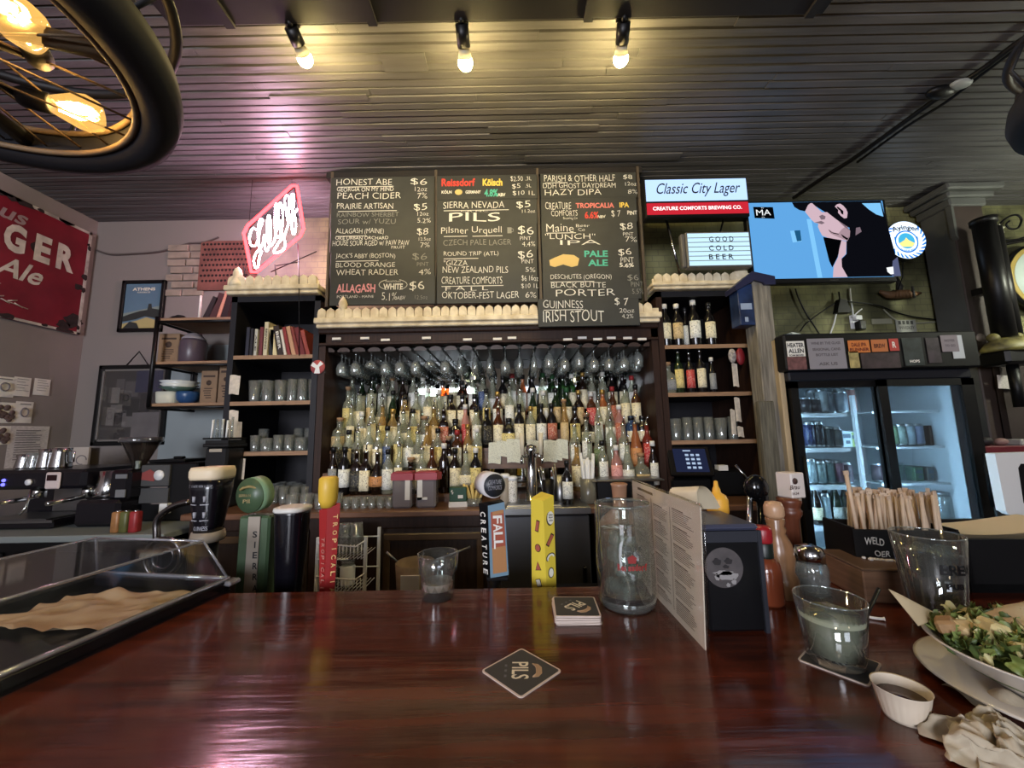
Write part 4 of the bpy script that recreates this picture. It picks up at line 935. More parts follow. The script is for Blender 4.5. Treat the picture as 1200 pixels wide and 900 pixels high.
cab(784, 457, 'squat', 'clear', 'grey', 'cork', 'low clear bottle with grey label, first on the second cabinet shelf', .06, .95, 'liquor_bottle')
cab(797, 457, 'tall', 'green', 'yellow', 'spout', 'yellow labelled bottle with pourer on the second cabinet shelf', .05, .9, 'liquor_bottle')
cab(810, 457, 'tall', 'dark', 'red', 'spout', 'red labelled bottle with pourer on the second cabinet shelf', .05, .87, 'liquor_bottle')
cab(823, 457, 'tall', 'dark', 'cream', 'spout', 'cream labelled bottle with pourer on the second cabinet shelf', .05, .92, 'liquor_bottle')
cab(836, 457, 'slim', 'dark', 'grey', 'white', 'slim black bottle with skull grey label on the second cabinet shelf', .05, .8, 'liquor_bottle')
# masks hung on the cabinet edge
p = P(858, 417, Y=HY - .02)
t = thing('hanging_ornament', 'pale and red hanging ornament above the cream note on the cabinet edge', 'ornament', p)
mb = MB(); mb.sphere((0, 0, 0), .05, 14, 10, sc=(.55, .3, 1)); mb.sphere((.005, -.012, .02), .012); mb.sphere((-.006, -.012, -.01), .01); mb.done('pale_face', mat('ornament_pale', (196, 186, 178), .6, noise=(60, .6)), t)
mb = MB(); mb.sphere((.055, 0, -.005), .06, 14, 10, sc=(.5, .3, 1)); mb.done('red_face', mat('ornament_red', (140, 24, 34), .5), t)

# ------------------------------------------------------------------ till under the cabinet
p = P(815, 556, Y=HY - .06)
t = thing('till_terminal', 'black touch screen till glowing dimly under the liquor cabinet', 'till', (p.x, HY - .02, CZ))
mb = MB(); mb.box(-.14, .12, 0, .28, 0, .12, bev=.012); mb.cyl((0, .12, .1), (0, .10, .24), .04); mb.done('stand', m_black, t)
M_ = T(0, .0, P(815, 540, Y=HY - .02).z - CZ) @ RY(0.02) @ RX(-.35)
mb = MB(); mb.box(-.15, .13, -.005, .02, -.10, .10, M_, bev=.006); sc_ = mb.done('display', m_black, t)
mb = MB(); mb.box(-.115, .10, -.008, -.004, -.075, .08, M_); mb.cur = 1
for i in range(3):
    for j in range(4): mb.box(-.04 + i * .036, -.018 + i * .036, -.010, -.008, .03 - j * .028, .044 - j * .028, M_)
mb.box(-.05, .0, -.010, -.008, .062, .07, M_); mb.done('screen', [emit('till_screen', (34, 40, 66), .8), emit('till_keys', (170, 190, 220), .9)], sc_)
p = P(850, 585, Y=HY - .05)
t = thing('receipt_printer', 'black receipt printer beside the till under the cabinet', 'printer', (p.x + .05, HY - .02, CZ))
mb = MB(); mb.box(-.10, .12, 0, .24, 0, .17, bev=.015); mb.done('body', m_black, t)
mb = MB(); mb.box(-.06, .0, -.004, .05, .165, .20); mb.done('paper_slip', m_white, t)

# ------------------------------------------------------------------ things on the back counter
def pitcher(px, lab, liq):
    p = P(px, 599, Y=CF + .10)
    t = thing('juice_pitcher', lab, 'pitcher', (p.x, CF + .12, CZ), 0, 'pitchers on the back counter')
    k = .95
    mb = MB(); mb.box(-.062 * k, .062 * k, -.05, .05, 0, .17, bev=.012); mb.done('body', glass('pitcher_frost', (205, 200, 200), .8, .1, .45, (170, 162, 165)), t)
    mb = MB(); mb.box(-.058 * k, .058 * k, -.046, .046, .004, liq, bev=.01); mb.done('juice', mat('dark_juice', (58, 34, 44), .3), t)
    mb = MB(); mb.prism([(-.066, -.054), (.066, -.054), (.086, 0), (.066, .054), (-.066, .054)], .165, .205, T(0, 0, 0)); mb.box(-.06, .06, -.05, .05, .204, .214, bev=.004); mb.done('lid', mat('pitcher_lid', (178, 52, 66), .45), t)
    return t
t = pitcher(472, 'square pitcher with red lid, half full, left of the pair on the counter', .085)
mb = MB(); mb.box(.02, .05, -.054, -.051, .05, .165); mb.done('tape', m_white, t)
t = pitcher(500, 'square pitcher with red lid full of dark juice, beside the green box', .155)
mb = MB(); mb.box(-.05, -.02, -.054, -.051, .05, .165); mb.box(-.05, .01, -.054, -.051, .05, .064); mb.done('tape', m_white, t)
p = P(537, 594, Y=CF + .12)
t = thing('green_box', 'small dark green carton beside the pitchers on the counter', 'carton', (p.x, CF + .12, CZ), .08)
mb = MB(); mb.box(-.055, .055, -.03, .05, 0, .03); mb.done('tray', m_white, t)
mb = MB(); mb.box(-.052, .052, -.026, .045, .03, .115, bev=.004); mb.done('body', mat('carton_green', (26, 72, 48), .5), t)
mb = MB(); mb.tube([(-.035, -.0275, .10), (-.04, -.0275, .09), (-.03, -.0275, .085), (-.035, -.0275, .075)], .004, 5); mb.box(.0, .03, -.0275, -.0265, .05, .07); mb.done('print', m_white, t)
def stick_jar(px, py, Y, lab, m, n, hgt, rj, hj, mj, name, cat, spread=.18, rs=.004):
    p = P(px, py, Y=Y); t = thing(name, lab, cat, (p.x, Y, CZ))
    mb = MB(); mb.lathe([(0, 0), (rj * .92, 0), (rj, .006), (rj, hj), (rj * .95, hj), (rj * .93, .01), (0, .008)], 18); mb.done('jar', mj, t)
    rr_ = random.Random(px)
    for k in range(n):
        a = rr_.random() * 6.28; q = rr_.random() * rj * .6
        mb = MB(); mb.cyl((q * math.cos(a), q * math.sin(a), .012), (q * math.cos(a) + spread * .4 * math.cos(a) * .6, q * math.sin(a) * 1.2, hgt * rr_.uniform(.85, 1.05)), rs, 7); mb.done('stick', m, t)
    return t
stick_jar(556, 594, CF + .12, 'glass jar of yellow wrapped picks beside the green carton', mat('yellow_wrap', (222, 190, 104), .6), 9, .13, .045, .05, m_stem, 'pick_jar', 'jar', .2, .008)
stick_jar(690, 592, CF + .15, 'frosted jar of white bar straws beside the pale jug on the counter', m_whitep, 9, .30, .05, .15, glass('frosted_jar', (190, 188, 176), .8, .2, .55, (150, 146, 130)), 'straw_jar', 'jar', .10, .010)
stick_jar(643, 594, CF + .12, 'dark tumbler of metal bar spoons beside the tap tower', m_chrome, 4, .24, .036, .15, m_blackm, 'bar_spoon_holder', 'holder', .16, .005)
stick_jar(657, 594, CF + .16, 'steel shaker tin holding a strainer handle beside the labelled bottle', m_steel, 2, .24, .038, .17, m_steel, 'shaker_tin', 'shaker', .16, .006)
p = P(666, 592, Y=CF + .06); o = bottle('wine', 'dark', 'white', 'black', (p.x, CF + .07, CZ + .0), '', None, 'liquor_bottle', 0, .86); o['label'] = 'dark bottle with tall white label at the cooler end of the counter'
# chrome tap tower in the niche
p = P(624, 596, Y=CF + .16)
t = thing('tap_tower', 'chrome column tap tower with two faucets on the back counter', 'tap tower', (p.x, CF + .17, CZ))
zt = P(624, 530, Y=CF + .16).z - CZ
mb = MB(); mb.lathe([(0, 0), (.055, 0), (.055, .01), (.036, .016), (.034, zt), (.04, zt + .01), (.034, zt + .04), (0, zt + .05)], 22); mb.done('column', m_chrome, t)
for s_ in (-1, 1):
    mb = MB(); mb.cyl((s_ * .02, -.02, zt - .02), (s_ * .055, -.07, zt - .02), .012); mb.tube([(s_ * .055, -.065, zt - .02), (s_ * .062, -.085, zt - .03), (s_ * .063, -.09, zt - .065)], .009, 8); fc = mb.done('faucet', m_chrome, t)
    mb = MB(); mb.cyl((s_ * .056, -.07, zt - .012), (s_ * .058, -.075, zt + .12), .011, 10, r2=.016); mb.done('lever', mat('faucet_lever', (214, 200, 168), .5), fc)
t = thing('drip_tray', 'flat steel drip tray below the chrome tap tower', 'drip tray', (p.x, CF + .06, CZ + .0065))
mb = MB(); mb.box(-.16, .16, -.07, .06, 0, .012, bev=.004); mb.box(-.15, .15, -.06, .05, .012, .016); mb.done('tray', m_steel, t)
for (px, w2, h, m, lab, nm) in ((592, .03, .165, mat('beige_tube', (160, 146, 124), .5), 'beige cylinder of sanitizer left of the tap tower', 'canister'), (601, .03, .15, m_whitep, 'white printed tub with cork bottle behind it on the counter', 'tub')):
    q = P(px, 594, Y=CF + .12); t = thing(nm, lab, nm, (q.x, CF + .12, CZ))
    mb = MB(); mb.lathe([(0, 0), (w2 * .95, 0), (w2, .004), (w2, h), (w2 * .9, h + .006), (0, h + .006)], 18); mb.done('body', m if nm == 'canister' else label_mat('tub_print', (224, 220, 208)), t)
    mb = MB(); mb.lathe([(w2 * 1.04, h), (w2 * 1.04, h + .016), (w2 * .8, h + .024), (0, h + .024)], 18); mb.done('lid', m_whitep, t)
# pinned papers in front of the niche
for i, (x0_, y0_, x1_, y1_, lab) in enumerate(((572, 519, 587, 543, 'curled handwritten sheet pinned first above the counter'), (582, 517, 597, 535, 'short handwritten sheet pinned second above the counter'), (594, 515, 614, 542, 'wide handwritten sheet pinned left of the tap tower'), (618, 516, 632, 530, 'small sheet pinned behind the tap tower top'), (636, 516, 653, 541, 'tall handwritten sheet pinned right of the tap tower'), (645, 518, 659, 539, 'slanted sheet overlapping the last pinned papers'), (652, 515, 666, 537, 'last handwritten sheet pinned beside the gold bottle'))):
    note(x0_, y0_, x1_, y1_, TIER[2][0] - .05 - .004 * (i % 3), lab, label_mat('handwriting', (222, 222, 200), (120, 120, 104), 1.4), 'order_sheet', 'paper sheet')
# grey tray on the small pedestal at the counter end and the pale jug in front of it
p = P(725, 573, Y=CF + .2)
t = thing('serving_tray', 'grey metal tray raised above the counter behind the pale jug', 'tray', (P(732, 575, Y=CF + .2).x, CF + .2, CZ))
zt = P(732, 562, Y=CF + .12).z - CZ
mb = MB(); mb.box(-.23, .22, -.10, .10, zt - .012, zt, bev=.02); mb.box(-.22, .21, -.09, .09, zt, zt + .004); mb.done('plate', m_steel, t)
mb = MB(); mb.box(-.18, .17, -.05, .08, 0, zt - .01); mb.done('base', m_black, t)
p = P(729, 604, Y=CF - .35)
# ------------------------------------------------------------------ left wall
def wl(px, py, X=XL): return P(px, py, X=X)
SX = XL + .03
A, B, Cc, D = wl(0, 219, SX), wl(108, 276, SX), wl(93, 392, SX), wl(0, 372, SX)
sy0, sy1 = A.y - .9, B.y; sz0_, sz1_ = (Cc.z + D.z) / 2, (A.z + B.z) / 2
LEFT = Matrix(((0, 0, 1, 0), (1, 0, 0, 0), (0, 1, 0, 0), (0, 0, 0, 1)))     # local x -> +Y, local y -> Z, local z -> +X
t = thing('enamel_sign', 'large weathered red enamel beer sign with white letters on the grey wall', 'sign', (SX, sy1, sz0_))
L = sy1 - sy0; Hh = sz1_ - sz0_
mb = MB(); mb.box(-.025, 0, -L, 0, 0, Hh, bev=.004); mb.done('panel', mat('sign_red', (142, 22, 42), .35, noise=(4, .35), bump=(6, .05)), t)
mb = MB()
for a, c in ((0, .02), (Hh - .022, Hh)): mb.box(0, .003, -L, 0, a, c)
mb.box(0, .003, -.022, 0, 0, Hh); mb.cur = 1
rr_ = random.Random(5)
for k in range(26):     # rust patches along the edges
    e_ = rr_.randint(0, 2); y = -rr_.uniform(.05, L * .75) if e_ != 2 else -rr_.uniform(0, .03); z = {0: rr_.uniform(0, .03), 1: Hh - rr_.uniform(0, .015), 2: rr_.uniform(0, Hh)}[e_]
    n = 9; r0 = rr_.uniform(.012, .045); pts = [(y + r0 * rr_.uniform(.6, 1.2) * math.cos(2 * PI * i / n) * (1.6 if e_ != 2 else .6), z + r0 * rr_.uniform(.5, 1) * math.sin(2 * PI * i / n)) for i in range(n)]
    pts = [(min(0, u), min(Hh, max(0, v))) for u, v in pts]; mb.prism(pts, .003, .0042, LEFT)
for y, z, r0 in ((-.06, .10, .07), (-.12, .05, .05), (-.36, .60, .05), (-.32, .52, .03), (-.05, .40, .035)):
    n = 11; mb.prism([(y + r0 * rr_.uniform(.6, 1.2) * math.cos(2 * PI * i / n), z + r0 * rr_.uniform(.5, 1) * math.sin(2 * PI * i / n)) for i in range(n)], .0012, .0022, LEFT)
mb.done('border', [mat('sign_border', (206, 196, 186), .5, noise=(12, .5)), mat('rust', (52, 36, 38), .8, noise=(30, .5))], t)
def sl(px, py): p = P(px, py, X=SX); return p.y - sy1, p.z - sz0_
mb = MB()
def sgn(s_, px0, py0, px1, py1, bold, slant=0, rot=0):     # px0,py0 lower-left; px1,py1 upper-right
    y0, z0 = sl(px0, py0); y1, z1 = sl(px1, py1)
    text(mb, s_, T(.0035, y0, z0) @ LEFT @ RZ(rot), z1 - z0, y1 - y0, 0, bold, slant)
y0, z0 = sl(0, 300); y1, z1 = sl(90, 302)
zG0 = sl(30, 300)[1]; hG = .245
yG = sl(1, 285)[0]
for ch, xa_, ya_, xb2, yb2 in (('G', 0.5, 297, 33, 264), ('E', 38, 305, 62, 277), ('R', 64, 315, 89, 290)):
    (y0, z0), (y1, z1) = sl(xa_, ya_), sl(xb2, yb2); zz0 = (sl(.5, 292)[1] + sl(89, 321)[1]) / 2; zz1 = (sl(10, 261)[1] + sl(80, 287)[1]) / 2
    text(mb, ch, T(.0035, y0, zz0) @ LEFT, zz1 - zz0, y1 - y0, 0, .05)
text(mb, 'LA', T(.0035, sl(.5, 292)[0] - .42, zz0) @ LEFT, zz1 - zz0, .38, 0, .05)
text(mb, 'and Ale', T(.0035, sl(53, 330)[0] - .62, (sl(13, 327)[1] + sl(54, 337)[1]) / 2) @ LEFT, .145, .58, 0, .02, .35)
text(mb, 'Famous', T(.0035, sl(29, 258)[0] - .55, Hh * .79) @ LEFT, .11, .55, 1, .02, .3)
for k in range(9):
    a = k / 8; y_ = -.52 + a * .30 - .22; z_ = .155 - .03 * a
    mb.tube([(.0035, y_, z_), (.0035, y_ + .05, z_ + .02 * (1 if k % 2 else -1))], .004, 5, mi=0)
mb.tube([(.0035, -.80, .17), (.0035, -.36, .105)], .0035, 5, mi=0)
for k in range(6): mb.tube([(.0035, -.72 + .02 * k, .16), (.0035, -.78 + .05 * k, .26 - .004 * k)], .0035, 5, mi=0)
mb.done('lettering', [mat('sign_white_paint', (222, 212, 200), .5, noise=(10, .35)), mat('sign_grey_paint', (150, 126, 128), .6)], t)
def wallpaper(px0, py0, px1, py1, lab, m, art=0):
    A_ = P(px0, py0, X=XL + .004); B_ = P(px1, py1, X=XL + .004); h = abs(A_.z - B_.z); wd = abs(B_.y - A_.y)
    t = thing('pinned_paper', lab, 'paper', (XL + .002, (A_.y + B_.y) / 2, min(A_.z, B_.z)), 0, 'papers pinned on the grey wall')
    mb = MB(); mb.grid(lambda u, v: (.003 + .006 * math.sin(u * 3.1) * (1 - v) * .6, (u - .5) * wd, v * h), 6, 6); mb.grid(lambda u, v: (.001, (u - .5) * wd, v * h), 2, 2); mb.done('sheet', m_white if art != 3 else m_paper, t)
    mb = MB(); r2 = random.Random(int(px0 * 7 + py0))
    if art == 1:
        mb.tube([(.012, .22 * wd * math.cos(a), h * .5 + .2 * h * math.sin(a)) for a in [k * .45 for k in range(15)]], .004, 5); mb.box(.009, .012, -.3 * wd, .3 * wd, h * .86, h * .9)
    elif art == 2:
        for k in range(16): mb.sphere((.008, r2.uniform(-.38, .38) * wd, r2.uniform(.15, .8) * h), .018, 8, 6, sc=(.3, 1, 1))
    else:
        n = 5 if art == 0 else 13
        for k in range(n): mb.box(.009, .0105, -.36 * wd, r2.uniform(.1, .38) * wd, h * (.88 - .75 * k / n), h * (.88 - .75 * k / n) + h * .02)
    mb.done('drawing', mat('pencil_ink', (120, 112, 114), .7) if art != 2 else mat('print_brown', (96, 76, 74), .7), t)
wallpaper(-6, 440, 15, 466, 'curled sheet with a round sketch, top row, nearest the frame edge', 0, 1)
wallpaper(17, 441, 34, 465, 'small white note pinned in the middle of the top row', 0, 0)
wallpaper(41, 443, 57, 464, 'small white note pinned at the end of the top row', 0, 0)
wallpaper(-4, 471, 16, 496, 'small sheet with a brown printed pattern in the second row', 0, 2)
wallpaper(19, 470, 36, 496, 'small sheet with a pencil portrait sketch in the second row', 0, 1)
wallpaper(-8, 499, 10, 521, 'small sheet with a dark printed pattern in the lowest row', 0, 2)
wallpaper(12, 499, 52, 546, 'large white typed sheet pinned above the coffee machine', 0, 3)

# ------------------------------------------------------------------ back wall on the left
def cable(pts, r, lab, m=None, name='cable', base=None):
    b0 = pts[0] if base is None else base
    mb = MB(); mb.tube(smooth([Vector(p) - Vector(b0) for p in pts], 6), r, 6); tag(mb.done(name, m or m_black, None, None, b0), lab, 'cable')
m_gcable = mat('wall_coloured_cable', (88, 78, 74), .6)
cable([P(x, y, Y=YB - .014) for x, y in ((113, 293), (130, 298), (160, 297), (185, 295), (205, 290), (222, 285), (238, 284), (256, 278))], .008, 'painted cable running along the wall from corner to bricks', m_gcable)
# travel poster
a = P(147, 330, Y=YB); c = P(191, 389, Y=YB)
t = thing('framed_poster', 'small framed blue travel poster with a hilltop on the grey wall', 'poster', ((a.x + c.x) / 2, YB - .03, c.z)); w2 = (c.x - a.x) / 2; h = a.z - c.z
mb = MB()
for q in ((-w2, -w2 + .03, 0, h), (w2 - .03, w2, 0, h), (-w2, w2, 0, .03), (-w2, w2, h - .03, h)): mb.box(q[0], q[1], 0, .028, q[2], q[3], bev=.004)
mb.done('frame', m_black, t)
mb = MB(); mb.box(-w2 + .02, w2 - .02, .015, .02, .02, h - .02, mi=0)
u = w2 - .03
mb.prism([(-u, h * .16), (-u * .2, h * .22), (u * .3, h * .28), (u, h * .20), (u, .03), (-u, .03)], 0, .001, T(0, .0148, 0) @ FRONT, 2)
mb.prism([(-u, h * .30), (-u * .5, h * .36), (-u * .1, h * .40), (u * .3, h * .42), (u * .35, h * .54), (u * .5, h * .54), (u * .55, h * .45), (u, h * .42), (u, h * .24), (u * .2, h * .30), (-u * .3, h * .24), (-u, h * .20)], .001, .002, T(0, .0148, 0) @ FRONT, 3)
mb.prism([(-u, h * .05), (-u * .6, h * .20), (-u * .2, h * .17), (0, h * .03), (-u, h * .03)], .002, .003, T(0, .0148, 0) @ FRONT, 3)
mb.prism([(-u, h * .36), (u, h * .5), (u, h * .42), (-u, h * .3)], .0002, .0005, T(0, .0148, 0) @ FRONT, 4)
text(mb, 'ATHENS', T(0, .0135, h * .80) @ FRONT, h * .06, w2 * 1.05, 1, .03, 0, 0, 'c'); text(mb, 'GREECE', T(0, .0135, h * .755) @ FRONT, h * .025, w2 * .6, 1, .01, 0, 0, 'c')
mb.done('print', [mat('poster_blue', (76, 104, 130), .4, noise=(1.5, .3), rgb2=(96, 128, 148)), mat('poster_cream', (226, 216, 190), .5), mat('poster_ochre', (176, 158, 96), .5), mat('poster_dark', (46, 50, 48), .5), mat('poster_haze', (128, 140, 132), .5)], t)
# big framed notice picture, hung from a string
a = P(121, 429, Y=YB); c = P(194, 521, Y=YB)
t = thing('framed_collage', 'large dark framed picture hung from a string behind the wall shelf', 'picture', ((a.x + c.x) / 2, YB - .035, c.z), 0); w2 = (c.x - a.x) / 2; h = a.z - c.z
mb = MB()
for q in ((-w2, -w2 + .035, 0, h), (w2 - .035, w2, 0, h), (-w2, w2, 0, .035), (-w2, w2, h - .035, h)): mb.box(q[0], q[1], 0, .033, q[2], q[3], bev=.005)
mb.done('frame', m_black, t)
mb = MB()
for q in ((-w2 + .035, -w2 + .05, .035, h - .035), (w2 - .05, w2 - .035, .035, h - .035), (-w2 + .035, w2 - .035, .035, .05), (-w2 + .035, w2 - .035, h - .05, h - .035)): mb.box(q[0], q[1], .006, .02, q[2], q[3])
mb.done('mat_border', mat('silver_fillet', (150, 142, 136), .4), t)
mb = MB(); mb.box(-w2 + .05, w2 - .05, .016, .02, .05, h - .05, mi=0); rr_ = random.Random(8)
for k in range(14):
    x = rr_.uniform(-w2 + .08, w2 - .2); z = rr_.uniform(.08, h * .65); mb.box(x, x + rr_.uniform(.06, .13), .0145 - k * .0002, .016, z, z + rr_.uniform(.06, .16), mi=rr_.choice((1, 2, 3)))
mb.box(.02, w2 - .05, .010, .016, h * .65, h - .05, mi=4); mb.box(.02, w2 - .05, .010, .016, .06, h * .4, mi=5)
mb.done('print', [mat('collage_base', (84, 80, 80), .3), mat('collage_grey', (112, 106, 106), .3), mat('collage_dark', (66, 64, 66), .3), mat('collage_pale', (134, 128, 126), .3), mat('collage_blue', (72, 74, 104), .3), mat('collage_paper', (146, 138, 138), .4, noise=(9, .2))], t)
mb = MB(); mb.box(-w2 + .035, w2 - .035, .003, .006, .035, h - .035); mb.done('glazing', glass('picture_glass', (240, 240, 240), .8, .03), t)
mb = MB(); mb.tube([(-.10, .025, h - .01), (0, .03, h + .12), (.10, .025, h - .01)], .004, 5); mb.done('string', m_black, t)
# pale panel behind the shelf
mb = MB(); a = P(206, 474, Y=YB); c = P(268, 540, Y=YB); mb.box(a.x - .1, c.x, YB - .012, YB + .01, c.z, a.z + .5); struct(mb.done('trim_4', mat('pale_wall_panel', (140, 150, 152), .6, noise=(3, .1))))

# pipe shelf on the wall
WY = 2.80
x0, x1 = P(181, 420, Y=WY).x, LX0 - .01
zs = [P(225, y, Y=WY).z for y in (372, 423, 472)]
t = thing('pipe_wall_shelf', 'wall shelf of pale boards in a black pipe frame beside the bookcase', 'wall shelf', ((x0 + x1) / 2, WY, zs[2])); h2 = (x1 - x0) / 2
for i, z in enumerate(zs):
    mb = MB(); mb.box(-h2, h2, 0, .38, z - zs[2] - .022, z - zs[2], bev=.003); mb.done('shelf_board', m_raw, t)
mb = MB()
for y in (.0, .36):
    for x in (-h2 + .004, h2 - .014): mb.cyl((x, y - .012, -.03), (x, y - .012, zs[0] - zs[2] + .005), .014)
for z in (0, zs[1] - zs[2], zs[0] - zs[2]):
    mb.cyl((-h2, -.012, z - .034), (h2, -.012, z - .034), .010); mb.cyl((-h2 + .004, -.012, z - .034), (-h2 + .004, .40, z - .034), .010)
mb.done('pipe_frame', m_blackm, t)
zt_, zm, zl = zs
def onshelf(px, py, z, dy=.08): return Vector((P(px, py, Y=WY + dy).x, WY + dy, z))
t = thing('black_bowl', 'upturned round black bowl on top of the pipe shelf', 'bowl', onshelf(212, 366, zt_, .12))
mb = MB(); mb.lathe([(0, .045), (.03, .046), (.055, .035), (.075, .012), (.08, 0), (.074, 0), (0, .0)], 22); mb.done('body', m_black, t)
mb = MB(); mb.lathe([(.03, .044), (.026, .054), (0, .055)], 16); mb.done('foot', m_black, t)
t = thing('candle', 'thin white candle standing on top of the pipe shelf', 'candle', onshelf(234, 366, zt_, .06))
mb = MB(); mb.lathe([(0, 0), (.009, 0), (.009, .19), (.004, .195), (0, .195)], 12); mb.done('wax', m_white, t)
mb = MB(); mb.cyl((0, 0, .194), (0, .001, .205), .0012, 6); mb.done('wick', m_black, t)
for i, (px, wd, h, ln, c_, lab) in enumerate(((239, .045, .22, .38, (40, 30, 34), 'black book leaning low behind the candle'), (247, .05, .245, .30, (72, 40, 42), 'maroon book leaning on the pipe shelf top'), (256, .025, .25, .24, (206, 140, 112), 'salmon thin book leaning on the pipe shelf top'), (261, .05, .22, .20, (44, 26, 30), 'dark red book leaning against the bookcase'))):
    t = thing('book', lab, 'book', onshelf(px - 3, 366, zt_, .10), 0, 'books on the pipe shelf'); t.rotation_euler = (0, ln, 0)
    mb = MB(); mb.box(0, .003, 0, .15, 0, h); mb.box(wd - .003, wd, 0, .15, 0, h); mb.box(0, wd, 0, .004, 0, h, bev=.002); mb.done('cover', mat('wall_book_%d' % i, c_, .55), t)
    mb = MB(); mb.box(.003, wd - .003, .004, .145, .004, h - .004); mb.done('pages', m_paper, t)
m_kraft = mat('kraft_card', (150, 116, 84), .7, noise=(12, .2))
def carton(px, z, wd, h, dep, lab, dy=.08, m=None, mk=True):
    t = thing('cardboard_box', lab, 'box', onshelf(px, 410 if z > zl else 470, z, dy), .05)
    mb = MB(); mb.box(-wd / 2, wd / 2, 0, dep, 0, h, bev=.003); mb.done('body', m or m_kraft, t)
    mb = MB(); r2 = random.Random(int(px))
    mb.box(-wd * .36, wd * .36, -.0012, 0, h * .80, h * .86)
    for k in range(5): mb.box(-wd * .3 + r2.uniform(0, .02), wd * .1 + r2.uniform(0, wd * .2), -.0012, 0, h * (.16 + .07 * k), h * (.19 + .07 * k))
    mb.lathe([(wd * .16, 0), (wd * .16, .001), (0, .001)], 18, T(0, 0, h * .63) @ RX(PI / 2)); mb.done('print', mat('box_ink', (70, 50, 40), .7), t)
carton(197, zm, .15, .235, .16, 'brown cardboard box upright on the middle pipe shelf board')
carton(243, zl, .12, .25, .14, 'brown printed carton beside the bowls on the lowest pipe shelf')
carton(263, zl, .11, .29, .16, 'taller brown printed carton against the bookcase')
t = thing('water_urn', 'mauve grey lidded canister on the middle pipe shelf board', 'canister', onshelf(226, 416, zm, .12))
mb = MB(); mb.lathe([(0, 0), (.075, 0), (.085, .01), (.088, .10), (.085, .17), (.075, .19)], 24); mb.done('body', mat('urn_mauve', (84, 70, 82), .35), t)
mb = MB(); mb.lathe([(.078, .19), (.076, .20), (.04, .235), (.018, .245), (0, .247)], 24); mb.done('lid', mat('urn_lid', (150, 142, 150), .35), t)
t = thing('mixing_bowl', 'white lidded tub at the end of the lowest pipe shelf', 'tub', onshelf(200, 470, zl, .08), 0)
mb = MB(); mb.lathe([(0, 0), (.06, 0), (.07, .01), (.074, .085), (.07, .09), (0, .09)], 24, None, True, 0, .3); mb.done('body', mat('tub_cream', (206, 204, 182), .5), t)
t = thing('blue_bowl', 'blue glazed bowl beside the white tub on the lowest pipe shelf', 'bowl', onshelf(220, 470, zl, .08), 0)
mb = MB(); mb.lathe([(0, 0), (.04, 0), (.068, .03), (.074, .07), (.07, .09), (.066, .09), (.07, .065), (.06, .03), (0, .01)], 24); mb.done('body', mat('glaze_blue', (36, 76, 128), .3), t)
for k, (c_, lab, r0, h) in enumerate((((70, 96, 84), 'dark green dish stacked on the tub and blue bowl', .12, .03), ((210, 212, 206), 'white dish stacked on the green dish', .115, .04), ((200, 206, 206), 'topmost glassy white bowl of the stack on the pipe shelf', .12, .05))):
    z = zl + .0915 + (0, .012, .026)[k]
    o = MB().lathe([(0, 0), (r0 * .5, 0), (r0 * .55, .004), (r0, h), (r0 * .97, h), (r0 * .5, .009), (0, .008)], 28).done('stacked_dish', mat('dish_%d' % k, c_, .25), None, None, onshelf(209, 470, z, .08)); tag(o, lab, 'dish', 'dishes stacked on the pipe shelf')

# ------------------------------------------------------------------ coffee station
CX0, CX1, CYF = -3.62, P(184, 628, z=.95).x, 2.19
mb = MB(); mb.box(CX0, CX1, CYF, 3.15, .915, .95, bev=.004); tag(mb.done('steel_worktop', mat('zinc_worktop', (150, 160, 158), .4, metal=.3)), 'pale steel edged worktop under the coffee machine', 'worktop')
mb = MB(); mb.box(CX0, CX1 - .02, CYF + .03, 3.15, 0, .915); mb.box(CX0 + .05, CX0 + .8, CYF + .015, CYF + .03, .1, .86, bev=.005); mb.box(CX0 + .85, CX1 - .06, CYF + .015, CYF + .03, .1, .86, bev=.005); tag(mb.done('coffee_counter', m_black), 'black base cabinet under the steel edged worktop', 'cabinet')
Yc = 2.42
def cf(px, py, Y=Yc): return P(px, py, Y=Y)
x0, x1 = cf(-20, 600).x, cf(76, 600).x
b0 = Vector(((x0 + x1) / 2, Yc, .951)); w2 = (x1 - x0) / 2
t = thing('espresso_machine', 'black espresso machine with milk jugs on top below the typed sheet', 'coffee machine', b0)
hT = cf(40, 551).z - .95; hM = cf(40, 574).z - .95
mb = MB(); mb.box(-w2, w2 + .09, 0, .5, hM, hT, bev=.02); mb.box(-w2, w2, .22, .5, .04, hM); mb.box(-w2, w2, -.06, .5, 0, .05, bev=.01); mb.box(w2, w2 + .09, .1, .45, .04, hM, bev=.01); mb.done('body', mat('machine_black', (20, 18, 24), .25), t)
mb = MB(); mb.box(-w2 + .2, w2 - .04, .19, .221, .06, hM - .01); mb.done('back_splash', m_steel, t)
for x in (-.02, .30): mb = MB(); mb.cyl((x, .08, hM + .01), (x, .08, hM - .06), .035, 16); mb.cyl((x, .06, hM - .055), (x, -.14, hM - .065), .013); mb.done('group_head', m_chrome, t)
mb = MB(); mb.box(-w2, w2, -.062, -.055, .035, .05); mb.box(-w2 + .05, w2 - .05, -.05, .2, .05, .056); mb.done('drip_grid', m_steel, t)
mb = MB(); mb.tube([(.04, -.01, hM), (.045, -.03, hM - .1), (.035, -.05, .08)], .006, 6); mb.done('steam_wand', m_chrome, t)
mb = MB(); p = cf(35, 565) - b0; mb.cyl((p.x, 0.001, p.z), (p.x, -.012, p.z), .018, 18); mb.done('dial', m_whitep, t)
mb = MB(); p = cf(64, 563) - b0; mb.box(p.x - .045, p.x + .045, -.015, .0, p.z - .05, p.z + .05, bev=.012); d_ = mb.done('timer', mat('timer_pink', (206, 186, 180), .45), t)
